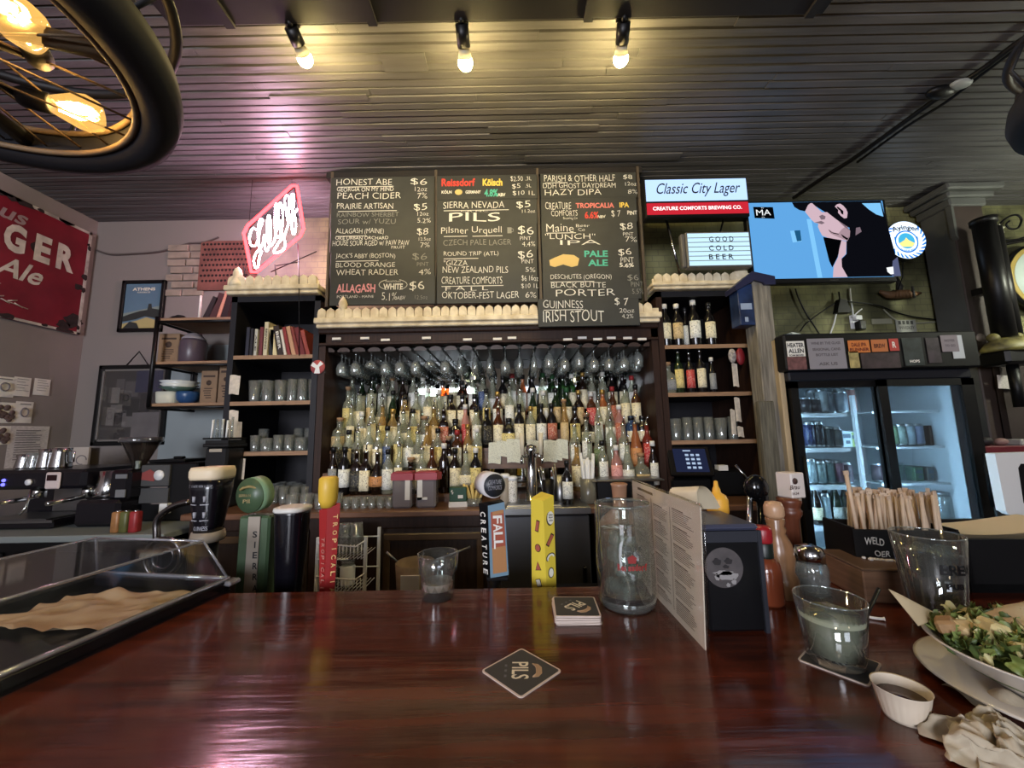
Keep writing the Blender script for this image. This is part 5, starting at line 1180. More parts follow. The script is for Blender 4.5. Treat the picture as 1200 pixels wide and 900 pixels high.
mb = MB(); mb.box(p.x - .03, p.x + .03, -.018, -.014, p.z + .0, p.z + .035); mb.done('screen', mat('timer_screen', (40, 16, 18), .2), d_)
mb = MB()
for px, py in ((5, 563), (4, 568)): p = cf(px, py) - b0; mb.sphere((p.x, -.002, p.z), .010, 10, 8)
mb.done('indicator_light', emit('blue_led', (96, 96, 255), 3.0), t)
ztop = .951 + hT
for i, (px, r0, h, m, lab) in enumerate(((28, .045, .09, m_chrome, 'small chrome milk jug at the wall end of the coffee machine'), (40, .05, .10, m_stem, 'clear glass jug on top of the coffee machine'), (54, .05, .125, m_chrome, 'tall chrome milk jug on top of the coffee machine'), (70, .055, .13, m_chrome, 'dark chrome milk jug at the end of the coffee machine'))):
    p = cf(px, 551, Yc + .15); q = thing('milk_jug', lab, 'jug', (p.x, Yc + .15, ztop), 0, 'jugs on the coffee machine')
    mb = MB(); mb.shell([(0, 0), (r0, 0), (r0 * 1.02, .01), (r0 * .82, h * .75), (r0 * .9, h), (r0 * .85, h), (r0 * .77, h * .75), (0, .01)], 20); mb.done('body', m, q)
    mb = MB(); mb.tube([(r0 * .85, 0, h * .85), (r0 * 1.5, 0, h * .8), (r0 * 1.5, 0, h * .3), (r0 * .95, 0, h * .25)], .006, 6); mb.done('handle', m, q)
b = Vector((cf(68, 548, 3.10).x, 3.12, ztop))
# splash boards behind the machine
a = P(50, 525, Y=3.1); c = P(94, 552, Y=3.1)
t = thing('menu_card', 'pale illustrated board standing behind the coffee machine', 'board', ((a.x + c.x) / 2, 3.1, .951)); w2_ = (c.x - a.x) / 2 + .05
mb = MB(); mb.box(-w2_, w2_, 0, .015, 0, a.z - .95); mb.done('board', mat('board_pale', (186, 172, 160), .6), t)
mb = MB(); zc_ = a.z - .95 - .10
for x in (-.12, .02, .16): mb.tube([(x + .04 * math.cos(k * .5), -.001, zc_ + .035 * math.sin(k * .5)) for k in range(11)], .004, 5)
mb.done('drawing', mat('pencil_ink', (120, 112, 114), .7), t)
# grinder
gx = cf(126, 600).x
t = thing('coffee_grinder', 'black coffee grinder with clear hopper beside the espresso machine', 'grinder', (gx, Yc, .951))
zg = lambda py: cf(126, py).z - .951
mb = MB(); mb.box(-.17, .10, -.04, .30, 0, zg(585), bev=.02); mb.box(-.02, .11, 0, .28, zg(587), zg(551), bev=.02); mb.done('body', mat('machine_black', (20, 18, 24), .25), t)
mb = MB(); mb.lathe([(.075, zg(584)), (.078, zg(583)), (.06, zg(553)), (0, zg(553))], 20, T(-.10, .10, 0)); mb.done('dosing_chamber', m_chrome, t)
mb = MB(); mb.lathe([(.03, 0), (.035, .02), (.10, zg(518) - zg(551)), (.105, zg(516) - zg(551)), (.10, zg(515) - zg(551)), (0, zg(515) - zg(551))], 24, T(.03, .14, zg(551))); mb.done('hopper', glass('hopper_smoke', (150, 140, 132), 1.2, .05, .12, (90, 80, 74)), t)
mb = MB(); mb.lathe([(.108, zg(519)), (.112, zg(517)), (.108, zg(513)), (0, zg(512))], 24, T(.03, .14, 0)); mb.done('hopper_lid', glass('lid_clear', (200, 200, 205), 1.6, .05, .25, (130, 128, 132)), t)
mb = MB(); mb.box(.03, .10, -.006, 0, zg(561), zg(556)); mb.box(.04, .10, -.006, 0, zg(583), zg(574)); mb.done('plate', mat('plate_grey', (110, 110, 112), .5), t)
# second brewer
Yb = 2.5; gx = P(177, 600, Y=Yb).x; zb_ = lambda py: P(177, py, Y=Yb).z - .951
t = thing('bean_brewer', 'grey fronted brewer with red label beside the grinder', 'coffee machine', (gx, Yb, .951)); w_ = (P(200, 600, Y=Yb).x - P(166, 600, Y=Yb).x) / 2
mb = MB(); mb.box(-w_ - .0, w_ + .16, .02, .4, 0, zb_(543), bev=.01); mb.done('body', m_black, t)
mb = MB(); mb.box(-w_, w_, 0, .022, zb_(570), zb_(545), bev=.004); mb.box(-w_, w_, 0.004, .022, zb_(590), zb_(572), bev=.003); mb.done('front_panel', mat('brewer_grey', (84, 84, 84), .4, metal=.3), t)
mb = MB(); mb.box(-w_, w_, -.002, .02, zb_(572), zb_(570.5)); mb.box(-w_, w_, -.002, .02, zb_(591), zb_(589.5)); mb.done('trim_strip', m_chrome, t)
mb = MB(); mb.prism([(-.08, zb_(562)), (.0, zb_(564)), (.02, zb_(556)), (-.03, zb_(550)), (-.08, zb_(554))], 0, .003, FRONT); mb.done('red_mark', mat('brewer_red', (150, 62, 58), .5), t)
mb = MB(); mb.cyl((.03, 0, zb_(557)), (.03, -.006, zb_(557)), .032, 20); mb.done('dial', m_whitep, t)
mb = MB(); mb.box(w_ - .03, w_ + .02, -.02, .02, .05, zb_(590), bev=.004); mb.done('lever', m_whitep, t)
mb = MB(); mb.lathe([(0, 0), (.032, 0), (.034, .01), (.034, zb_(568)), (.02, zb_(560)), (.012, zb_(545)), (.016, zb_(540)), (0, zb_(540))], 16, T(-w_ - .05, .05, 0)); tag(mb.done('syrup_bottle', mat('syrup_pale', (120, 130, 122), .3), None, None, (gx, Yb - .02, .951)), 'pale grey bottle standing beside the grey brewer', 'bottle')
t = thing('black_tray', 'flat black lid lying on top of the grey brewer', 'lid', (gx + .02, Yb + .05, .951 + zb_(543) + .001))
mb = MB(); mb.box(-.12, .12, 0, .2, 0, .018, bev=.006); mb.done('plate', m_black, t); mb = MB(); mb.box(-.03, .03, .08, .12, .018, .035, bev=.006); mb.done('knob', m_black, t)
# black dispenser with straws
Yd = 2.45; gx = P(247, 600, Y=Yd).x; zd = lambda py: P(247, py, Y=Yd).z - CZ
t = thing('cup_dispenser', 'black box dispenser holding a napkin slot below the small tray of straws', 'dispenser', (gx, Yd, CZ + .0)); 
mb = MB(); mb.box(-.07, .075, 0, .16, 0, zd(524), bev=.012); mb.box(-.08, .085, -.01, .17, zd(524), zd(520), bev=.004); mb.box(-.07, .075, .0, .16, zd(520), zd(516)); mb.done('body', mat('dispenser_black', (18, 18, 20), .4), t)
mb = MB(); mb.box(-.04, .04, -.004, .002, zd(530), zd(526), bev=.003); mb.done('slot', mat('slot_beige', (166, 154, 136), .6), t)
mb = MB(); mb.box(-.085, .085, -.01, .16, zd(515), zd(513), bev=.004); mb.done('tray', m_black, t)
for k in range(9):
    x = -.065 + k * .016; h = R_.uniform(.11, .135)
    o = MB().cyl((0, 0, 0), (R_.uniform(-.006, .006), 0, h), .0062, 8).done('glass_swizzle', m_stem if k % 3 else m_whitep, None, None, (gx + x, Yd + .04 + (k % 2) * .03, CZ + zd(513)))
    tag(o, f"swizzle stick, {ORD[k]} from the left on the tray above the dispenser", 'stick', 'swizzle sticks on the black tray')
# three coloured tins at the edge
for i, (px, c_, lab) in enumerate(((135, (170, 112, 58), 'rounded orange grinder tin at the steel worktop edge'), (145, (98, 100, 46), 'rounded olive green tin between the orange and red tins'), (156, (172, 40, 44), 'rounded red tin at the steel worktop edge'))):
    p = P(px, 619, Y=2.24); t = thing('small_tin', lab, 'tin', (p.x, 2.25, .951), 0, 'coloured tins on the worktop')
    mb = MB(); mb.lathe([(0, 0), (.021, 0), (.0235, .006), (.0235, .105), (.02, .112), (0, .113)], 20, None, True, 0, .3); mb.done('body', mat('tin_%d' % i, c_, .45, noise=(40, .25)), t)
    mb = MB(); mb.lathe([(.012, .112), (.012, .118), (0, .119)], 12); mb.done('cap', m_chrome, t)
# chrome hose faucet in front of the worktop
t = thing('pre_rinse_faucet', 'curved chrome faucet with hose rising behind the acrylic case', 'faucet', (P(183, 640, Y=1.75).x, 1.75, .6))
def fz(px, py): p = P(px, py, Y=1.75); return p - t.location
mb = MB(); mb.tube(smooth([Vector((0, 0, 0)), fz(183, 640), fz(184, 612), fz(193, 600), fz(207, 592), fz(222, 588)], 6), .014, 8); mb.done('spout', mat('aged_chrome', (130, 124, 122), .25, metal=1.0), t)
mb = MB(); p = fz(196, 652); mb.tube([(p.x + .078 * math.cos(k * PI / 12), -.02, p.z + .078 * math.sin(k * PI / 12)) for k in range(24)], .012, 8, True); mb.tube([(p.x + .045 * math.cos(k * PI / 12), -.02, p.z + .045 * math.sin(k * PI / 12)) for k in range(24)], .006, 6, True); mb.done('hose_coil', mat('aged_chrome', (130, 124, 122), .25, metal=1.0), t)
mb = MB(); mb.box(-.06, .06, -.05, .08, -.6, 0.01, bev=.01); mb.done('base', m_black, t)
# ------------------------------------------------------------------ old post and trims beside the cooler
m_old = mat('weathered_wood', (150, 142, 126), .75, noise=(5, .55), stretch=(10, 10, .8), bump=(14, .4))
m_tanw = mat('tan_painted_wood', (184, 160, 122), .6, noise=(4, .15), stretch=(6, 6, .6))
PYF = 2.34
def post(x_px_top, x_px_bot, y_top, y_bot, wpx, Y, dep, lab, m, name='wooden_post'):
    A_ = P(x_px_top, y_top, Y=Y); B_ = P(x_px_bot, y_bot, Y=Y); dx = P(x_px_top + wpx, y_top, Y=Y).x - A_.x
    t = MB(); x0 = (A_.x + B_.x) / 2; t.box(x0 - B_.x * 0, x0 + dx, Y, Y + dep, 0, A_.z, T(-x0, -Y, 0), bev=.006); o = t.done(name, m, None, None, (x0, Y, 0)); tag(o, lab, 'post'); return o, x0, dx, A_.z
o, px0, pdx, pzt = post(878, 912, 329, 590, 21, PYF + .02, .12, 'weathered grey wooden post between liquor cabinet and drinks cooler', m_old)
o2, qx0, qdx, qzt = post(905, 934, 398, 590, 16, PYF - .02, .10, 'tan painted board standing against the drinks cooler', m_tanw, 'trim_board')
mb = MB(); p = P(911, 402, Y=PYF - .024)
for k, s_ in enumerate(('LXIX', 'E-14', '33')): text(mb, s_, T(p.x - qx0 + .005, -.0245, p.z - .02 - k * .035 ) @ FRONT @ RZ(.1), .022, .06, 0, .01)
mb.v = [Vector((v.x, v.y + .024 - .0012, v.z)) for v in mb.v]; mb.done('marking', mat('pencil_dark', (84, 72, 58), .8), o2)
o3, _, _, _ = post(887, 905, 470, 600, 18, PYF - .03, .04, 'lower darker plank nailed over the weathered post', mat('mossy_wood', (116, 110, 92), .8, noise=(6, .5), stretch=(10, 10, .8), bump=(14, .4)), 'wooden_plank')
# blue peaked carton on top
a = P(863, 340, Y=PYF + .1); 
t = thing('beer_carton', 'blue peaked beer carton stuck on the post beside the television', 'carton', (px0, PYF + .02, pzt - .27))
mb = MB(); mb.box(-.10, -.004, .0, .10, -.02, .25, bev=.004); mb.done('side', mat('carton_blue', (38, 62, 112), .4, noise=(10, .6)), t)
mb = MB(); mb.prism([(-.125, .23), (-.005, .325), (-.005, .26), (-.12, .20)], -.10, .02, FRONT); mb.prism([(-.005, .325), (pdx + .02, .29), (pdx + .02, .235), (pdx * .6, .235), (pdx * .5, .25), (-.005, .27)], .002, .02, FRONT); mb.done('top_flap', mat('flap_navy', (40, 42, 76), .4), t)
mb = MB(); mb.box(-.09, -.02, -.003, .0, .08, .12); mb.box(-.07, -.05, -.003, .0, -.0, .03); mb.done('print', mat('carton_pale', (150, 170, 200), .5), t)

# ------------------------------------------------------------------ drinks cooler with two glass doors
FY = 2.30
fx0, fx1 = P(925, 470, Y=FY).x + .0, P(1140, 470, Y=FY).x
fzt, fzb_ = P(1030, 392, Y=FY).z, .06
fzs = P(1030, 434, Y=FY).z
fr = thing('drinks_cooler', 'tall black glass door drinks cooler with stickers across its top', 'cooler', ((fx0 + fx1) / 2, FY, 0)); fh = (fx1 - fx0) / 2; fx = (fx0 + fx1) / 2
m_fw = mat('cooler_liner', (208, 216, 222), .4)
mb = MB(); mb.box(-fh, -fh + .05, .02, .72, .0, fzt); mb.box(fh - .05, fh, .02, .72, 0, fzt); mb.box(-fh, fh, .02, .72, fzs, fzt); mb.box(-fh, fh, .02, .72, 0, .18); mb.box(-fh, fh, .70, .72, 0, fzt); mb.done('body', m_black, fr)
mb = MB(); mb.box(-fh + .05, -fh + .055, .06, .70, .18, fzs); mb.box(fh - .055, fh - .05, .06, .70, .18, fzs); mb.box(-fh + .05, fh - .05, .69, .70, .18, fzs); mb.box(-fh + .05, fh - .05, .06, .70, .175, .185); mb.box(-fh + .05, fh - .05, .06, .70, fzs - .01, fzs); mb.done('liner', m_fw, fr)
mb = MB(); mb.box(-fh - .035, fh + .02, -.06, .03, fzs, fzt, bev=.01); mb.done('header_panel', m_black, fr)
mb = MB(); mb.box(-fh, fh, -.02, .03, fzs - .06, fzs, bev=.008); mb.done('header_rail', mat('cooler_navy', (26, 28, 36), .4), fr)
mg_ = glass('cooler_door_glass', (216, 224, 226), 1.0, .02, .02, (110, 120, 128))
xm = P(1035, 500, Y=FY).x - fx
for s_, (a, c, yy) in enumerate(((-fh + .01, xm + .03, -.01), (xm - .02, fh - .01, -.03))):
    fwL, fwR = (.045, .05) if s_ == 0 else (.05, .075)
    mb = MB(); mb.box(a, a + fwL, yy, yy + .035, .10, fzs - .06); mb.box(c - fwR, c, yy, yy + .035, .10, fzs - .06); mb.box(a, c, yy, yy + .035, .10, .2); mb.box(a, c, yy, yy + .035, fzs - .10, fzs - .06); d = mb.done('door', m_black, fr)
    mb = MB(); mb.box(a + fwL, c - fwR, yy + .012, yy + .02, .2, fzs - .10); mb.done('glass_pane', mg_, d)
    mb = MB(); mb.cyl(((a + .02) if s_ == 0 else (c - .04), yy - .02, 1.0), ((a + .02) if s_ == 0 else (c - .04), yy - .02, 1.3), .009); mb.done('handle', m_black, d)
# lit strips inside
m_strip = emit('cooler_strip', (186, 224, 255), 70.0)
mb = MB(); mb.box(xm + .06, xm + .075, .035, .05, .25, fzs - .14); mb.box(-fh + .06, -fh + .075, .075, .09, .25, fzs - .14); mb.done('light_strip', m_strip, fr)
MB().box(xm - .075, xm - .055, .10, .12, .25, fzs - .14).done('shelf_post', mat('white_wire', (224, 230, 234), .4), fr)
m_rack = mat('white_wire', (224, 230, 234), .4)
cshelf = []
for py in (484, 525, 569, 617):
    z = P(975, py, Y=FY + .12).z; cshelf.append(z)
    mb = MB(); mb.box(-fh + .06, xm - .10, .115, .125, z - .025, z, bev=.003); mb.box(-fh + .06, xm - .10, .125, .60, z - .006, z); mb.done('shelf', m_rack, fr)
cshelf2 = []
for py in (481, 523, 566, 612):
    z = P(1075, py, Y=FY + .12).z; cshelf2.append(z)
    mb = MB(); mb.box(xm + .05, fh - .08, .115, .125, z - .015, z, bev=.003); mb.box(xm + .05, fh - .08, .125, .60, z - .006, z); mb.done('shelf', m_rack, fr)
# stickers across the header
def sticker(px0, py0, px1, py1, c_, txts, lab, k, tc_=(240, 236, 226), noise_=None):
    Y = FY - .0605
    a = P(px0, py0, Y=Y); c = P(px1, py1, Y=Y)
    t = thing('sticker', lab, 'sticker', ((a.x + c.x) / 2, Y - .001 - .0006 * k, (a.z + c.z) / 2), 0, 'stickers on the cooler header')
    w_, h_ = (c.x - a.x) / 2, (a.z - c.z) / 2
    M_ = RY(-.009)
    m = mat('sticker_%d_%d' % (px0, py0), c_, .45, noise=noise_)
    mb = MB(); mb.box(-w_, w_, -.0004, .0012, -h_, h_, M_); mb.done('print', m, t)
    mb = MB()
    for s_, fy, fh_, fw_ in txts: text(mb, s_, M_ @ T(0, -.0009, -h_ + fy * 2 * h_) @ FRONT, fh_ * 2 * h_, fw_ * 2 * w_, 0, .03, 0, 0, 'c')
    if txts: mb.done('lettering', mat('sticker_ink_%d_%d' % (px0, py0), tc_, .5), t)
sticker(921, 400, 944, 418, (232, 230, 222), [('HEATER', .60, .28, .92), ('ALLEN', .24, .28, .85), ('ROAM BREWED', .04, .12, .8)], 'white sticker with bold black lettering at the start of the cooler header', 0, (24, 24, 28))
sticker(922, 418, 946, 433, (132, 84, 84), [], 'brownish red picture sticker under the bold black lettering', 0, noise_=(40, .5))
sticker(945, 397, 993, 432, (142, 138, 146), [('WINE BY THE GLASS', .8, .09, .8), ('SEASONAL CANS', .6, .09, .75), ('BOTTLE LIST', .42, .09, .6), ('ASK US', .12, .1, .5)], 'large grey printed sheet on the cooler header', 0, (92, 86, 92))
sticker(993, 399, 1020, 413, (222, 120, 44), [('DALE IPA', .5, .3, .7), ('RUNNER', .12, .26, .9)], 'orange sticker with dark red lettering on the cooler header', 0, (110, 24, 16))
sticker(994, 412, 1008, 431, (196, 176, 104), [], 'yellow and blue picture sticker below the orange one', 0, noise_=(30, .6))
sticker(1020, 398, 1041, 412, (206, 112, 50), [('BREW', .3, .35, .7)], 'smaller orange sticker beside the red heart sticker', 0, (90, 30, 14))
sticker(1041, 397, 1054, 411, (206, 60, 52), [('R', .25, .5, .4)], 'square red and white sticker on the cooler header', 0)
sticker(1008, 414, 1056, 431, (74, 58, 62), [], 'wide dark picture sticker on the cooler header', 0, noise_=(18, .5))
sticker(1056, 396, 1084, 428, (52, 62, 62), [('HOPS', .1, .1, .5)], 'dark green portrait sticker on the cooler header', 0, noise_=(18, .6))
sticker(1084, 396, 1104, 425, (70, 56, 66), [], 'purple brown portrait sticker on the cooler header', 0, noise_=(18, .6))
sticker(1101, 393, 1124, 412, (140, 128, 136), [('NOTES', .6, .14, .6), ('TO GO', .3, .14, .6)], 'mauve note stuck over the last cooler stickers', 2, (90, 80, 90))
sticker(1113, 393, 1131, 420, (206, 212, 216), [], 'white sheet at the end of the cooler header', 0)
# cans, bottles and cartons in the cooler
m_alu = mat('can_rim', (190, 194, 196), .3, metal=1.0)
can_p = [(0, 0), (.024, 0), (.031, .010), (.033, .014), (.033, .118), (.027, .13), (.0265, .134), (.0, .131)]
_cm = {}
def can(x, y, z, c_, lab, tall=1.0, grp='cans in the drinks cooler'):
    if c_ not in _cm:
        mb = MB(); mb.lathe([p for p in can_p[3:5]], 20, None, True, 0); me = mb.mesh('can_body', mat('can_%d_%d_%d' % c_, c_, .35, noise=(24, .4))); _cm[c_] = me
    o = link('drink_can', _cm[c_], None, None, (x, y, z)); o.scale = (1, 1, tall)
    tag(o, lab, 'can', grp)
    if 'rim' not in _cm:
        mb = MB(); mb.lathe([(.033, .118), (.027, .13), (.0265, .134), (.025, .131), (0, .131)], 20); mb.lathe([(0, 0), (.024, 0), (.031, .010), (.033, .0141)], 20); _cm['rim'] = mb.mesh('can_lid', m_alu)
    link('can_lid', _cm['rim'], o)
def fpx(px, py, dy=.19): return P(px, py, Y=FY + dy)
def crow(py, z, items, word):
    for i, (px, c_, tall, desc) in enumerate(items):
        p = fpx(px, py); can(p.x, FY + .19, z, c_, f"{desc} can, {ORD[i]} from the left on the {word}", tall)
        can(p.x + .002, FY + .27, z, c_, f"{desc} can behind the {ORD[i]} on the {word}", tall)
crow(480, cshelf[0], [(944, (50, 44, 48), .8, 'short dark'), (955, (44, 40, 46), .75, 'short black'), (964, (190, 204, 210), 1.2, 'tall pale'), (987, (140, 150, 160), 1.1, 'grey blue'), (997, (196, 130, 120), 1.25, 'red topped white')], 'highest cooler shelf')
crow(521, cshelf[1], [(949, (40, 50, 90), 1.25, 'tall dark blue'), (960, (34, 38, 44), 1.25, 'tall black'), (971, (70, 80, 84), 1.0, 'slate'), (981, (110, 118, 120), .95, 'pale grey')], 'second cooler shelf')
crow(565, cshelf[2], [(951, (150, 170, 176), 1.2, 'silver blue'), (962, (128, 150, 150), 1.1, 'pale green'), (973, (100, 128, 128), 1.1, 'sea green'), (983, (150, 110, 130), 1.1, 'mauve'), (993, (84, 62, 76), 1.0, 'plum')], 'third cooler shelf')
for i, (px, g_, l_) in enumerate(((957, 'brown', 'cream'), (981, 'green', 'white'), (992, 'brown', 'white'))):
    p = fpx(px, 612); o = bottle('beer', g_, l_, 'white' if i else 'black', (p.x, FY + .18, cshelf[3]), '', 'bottles in the drinks cooler', 'beer_bottle', 0, 1.05); o['label'] = ['brown beer bottle, first on the lowest lit cooler shelf', 'green beer bottle in the middle of the lowest lit cooler shelf', 'brown beer bottle beside the green one in the cooler'][i]
    o2_ = dup(o, (p.x + .01, FY + .27, cshelf[3]), ['brown', 'green', 'second brown'][i] + ' beer bottle in the back row of the lowest lit cooler shelf')
for i, (px, c_) in enumerate(((968, (176, 196, 202)), (1003, (196, 206, 210)))):
    p = fpx(px, 612); can(p.x, FY + .19, cshelf[3], c_, ['pale tall can between brown and green bottles in the cooler', 'white tall can at the end of the lowest lit cooler shelf'][i], 1.4)
def fbox(px0, py0, px1, py1, z, c_, lab, dy=.2, dep=.2, noise_=None, nm='drink_carton'):
    a = fpx(px0, py0, dy); c = fpx(px1, py1, dy)
    t = thing(nm, lab, 'carton', ((a.x + c.x) / 2, FY + dy, z), 0, 'cartons in the drinks cooler'); w_ = (c.x - a.x) / 2; h_ = a.z - c.z
    mb = MB(); mb.box(-w_, w_, 0, dep, 0, h_, bev=.004); mb.done('body', mat('carton_%d_%d' % (px0, py0), c_, .5, noise=noise_), t)
    mb = MB(); mb.box(-w_ * .7, w_ * .7, -.001, 0, h_ * .55, h_ * .8); mb.box(-w_ * .3, w_ * .5, -.001, 0, h_ * .2, h_ * .4); mb.done('print', mat('carton_print', (70, 90, 110), .5), t)
fbox(985, 502, 1000, 521, cshelf[1], (190, 206, 214), 'pale blue carton on the second cooler shelf')
fbox(996, 504, 1008, 521, cshelf[1], (150, 170, 80), 'lime green carton at the end of the second cooler shelf')
fbox(946, 625, 966, 650, .19 + .35, (190, 206, 214), 'white and blue carton at the cooler bottom', .16)
fbox(970, 622, 1003, 650, .19 + .35, (206, 214, 206), 'wide white carton with handle at the cooler bottom', .16)
mb = MB(); mb.box(-fh + .06, fh - .08, .13, .62, .52, .539); mb.done('shelf', m_rack, fr)
for i, (px, c_) in enumerate(((1046, (120, 150, 110)), (1056, (150, 170, 160)), (1066, (170, 190, 200)), (1076, (150, 160, 190)))):
    p = fpx(px, 519); can(p.x, FY + .19, cshelf2[1], c_, f"{['green', 'pale green', 'white', 'lilac'][i]} can, {ORD[i]} behind the second cooler door", 1.05)
fbox(1088, 497, 1107, 520, cshelf2[1], (84, 64, 48), 'brown carton behind the second cooler door')
for i, (px, c_) in enumerate(((1030, (70, 46, 56)), (1042, (70, 46, 56)), (1054, (44, 60, 52)))):
    p = fpx(px, 562); can(p.x, FY + .19, cshelf2[2], c_, f"dark can, {ORD[i]} on the third shelf behind the second door", .9)
fbox(1071, 546, 1084, 562, cshelf2[2], (70, 110, 80), 'green carton on the third shelf behind the second door')
fbox(1086, 546, 1097, 562, cshelf2[2], (100, 100, 96), 'grey carton on the third shelf behind the second door')
fbox(1100, 542, 1115, 562, cshelf2[2], (206, 212, 214), 'white carton on the third shelf behind the second door')
p = fpx(1110, 608); t = thing('glass_jar', 'clear lidded jar on the lowest shelf behind the second door', 'jar', (p.x, FY + .2, cshelf2[3]))
mb = MB(); mb.shell([(0, 0), (.05, 0), (.055, .01), (.055, .13), (.045, .15), (.043, .15), (.052, .125), (.052, .012), (0, .01)], 20); mb.done('body', m_stem, t)
mb = MB(); mb.lathe([(.047, .145), (.047, .165), (0, .168)], 18); mb.done('lid', m_alu, t)
# white painted trim at the far side of the cooler
A_ = P(1137, 432, Y=FY + .08)
mb = MB(); mb.box(0, .065, 0, .10, 0, A_.z, bev=.005); tag(mb.done('trim_board', mat('off_white_wood', (150, 146, 142), .6, noise=(5, .2)), None, None, (fx1 + .025, FY + .08, 0)), 'off-white painted board at the column side of the drinks cooler', 'trim board')
# papers on top of the cooler
a = P(928, 387, Y=FY + .1); t = thing('folded_card', 'white folded card lying on top of the drinks cooler', 'card', (a.x + .05, FY + .1, fzt + .001))
mb = MB(); mb.prism([(-.05, .05), (.06, .025), (.06, .0), (-.05, 0)], -.08, 0, FRONT); mb.done('card', mat('card_green_white', (210, 222, 210), .6), t)

# ------------------------------------------------------------------ wall clutter below the television
W = YB - .012
p = P(1001, 378, Y=YB)
t = thing('power_outlet', 'wall socket with white and black plugs above the drinks cooler', 'socket', (p.x, YB - .004, p.z))
mb = MB(); mb.box(-.045, .045, -.012, 0, -.06, .06, bev=.004); mb.done('plate', m_whitep, t)
mb = MB(); mb.box(-.03, .03, -.05, -.012, .01, .05, bev=.006); mb.box(-.04, -.02, -.04, -.012, .03, .06, bev=.004); mb.done('white_plug', m_whitep, t)
mb = MB(); mb.box(-.02, .035, -.07, -.012, -.08, .0, bev=.008); mb.done('black_plug', m_black, t)
cable([P(x, y, Y=W) for x, y in ((996, 338), (997, 350), (999, 362), (1000, 374))], .006, 'white cable dropping from television to wall socket', m_whitep)
cable([P(x, y, Y=W - .01) for x, y in ((932, 338), (936, 350), (945, 368), (953, 380), (963, 396))], .006, 'black cable hanging straight below the television edge')
cable([P(x, y, Y=W - .02) for x, y in ((938, 388), (945, 379), (962, 366), (980, 355), (990, 353))], .005, 'black cable curving left from the adaptor below the television')
cable([P(x, y, Y=W - .03) for x, y in ((990, 353), (1010, 355), (1030, 358), (1050, 366), (1075, 372), (1105, 375))], .006, 'black cable sagging from adaptor towards the column')
cable([P(x, y, Y=W) for x, y in ((980, 368), (977, 380), (972, 394))], .006, 'short white cord hanging from the black adaptor', m_whitep)
cable([P(x, y, Y=W) for x, y in ((1010, 362), (1003, 368), (1000, 374))], .005, 'short white cord entering the wall socket from one side', m_whitep)
cable([P(x, y, Y=W) for x, y in ((1035, 362), (1048, 374), (1062, 379), (1100, 377), (1135, 373))], .007, 'pale pipe cable running along the wall to the column', mat('pale_conduit', (150, 148, 122), .6))
p = P(982, 362, Y=YB); t = thing('power_adaptor', 'black power adaptor hanging on the wall below the television', 'adaptor', (p.x, YB - .03, p.z))
mb = MB(); mb.prism([(-.06, -.05), (.06, -.05), (.03, .06), (-.02, .07)], -.02, .03, FRONT); mb.done('body', m_black, t); mb = MB(); mb.cyl((0, 0, .06), (.0, 0, .14), .006); mb.done('cord', m_black, t)
p = P(1059, 383, Y=YB)
t = thing('licence_plate', 'small pale licence plate leaning on the wall above the cooler', 'plate', (p.x, YB - .02, p.z))
mb = MB(); mb.box(-.085, .085, -.004, .004, -.055, .055, bev=.003); mb.done('plate', mat('plate_pale', (160, 160, 146), .5, noise=(12, .3)), t)
mb = MB()
for k in range(4): mb.box(-.065 + k * .034, -.045 + k * .034, -.006, -.004, .015, .045)
text(mb, 'WHISKEY', T(0, -.0055, -.03) @ FRONT, .03, .13, 0, .01, 0, 0, 'c'); mb.done('lettering', mat('plate_ink', (62, 62, 56), .6), t)
p = P(1054, 344, Y=YB - .06)
t = thing('bird_carving', 'small carved brown winged ornament hung below the round lit sign', 'carving', p)
mb = MB(); mb.sphere((0, 0, 0), .06, 14, 10, sc=(1.3, .4, .5)); mb.tube([(-.16, 0, .02), (-.1, 0, -.01), (0, 0, -.005), (.1, 0, -.01), (.18, 0, .0)], [.012, .03, .04, .03, .01], 8)
for k in range(5): mb.tube([(-.05 + k * .025, -.03, .02), (-.06 + k * .03, -.035, -.04)], .008, 5)
mb.done('body', mat('carving_brown', (136, 96, 58), .6, noise=(12, .5)), t)
mb = MB(); mb.tube([(0, 0, .02), (.01, 0, .06), (.0, 0, .15)], [.02, .025, .004], 8); mb.cyl((.09, -.03, -.05), (.085, -.03, .05), .009, 8); mb.done('tail', mat('carving_dark', (52, 50, 44), .6), t)
a = P(1028, 378, Y=YB); t = MB().box(-.05, .12, -.008, 0, -.015, .03).done('wall_bracket', mat('pale_conduit', (150, 148, 122), .6), None, None, (a.x, YB - .001, a.z)); tag(t, 'pale bracket fixed to the wall left of the licence plate', 'bracket')
rod(1091, 299, 1126, 297.5, YB - .02, YB - .02, .006, 'thin pale rod on the brick wall between round sign and column', mat('pale_conduit', (150, 148, 122), .6))

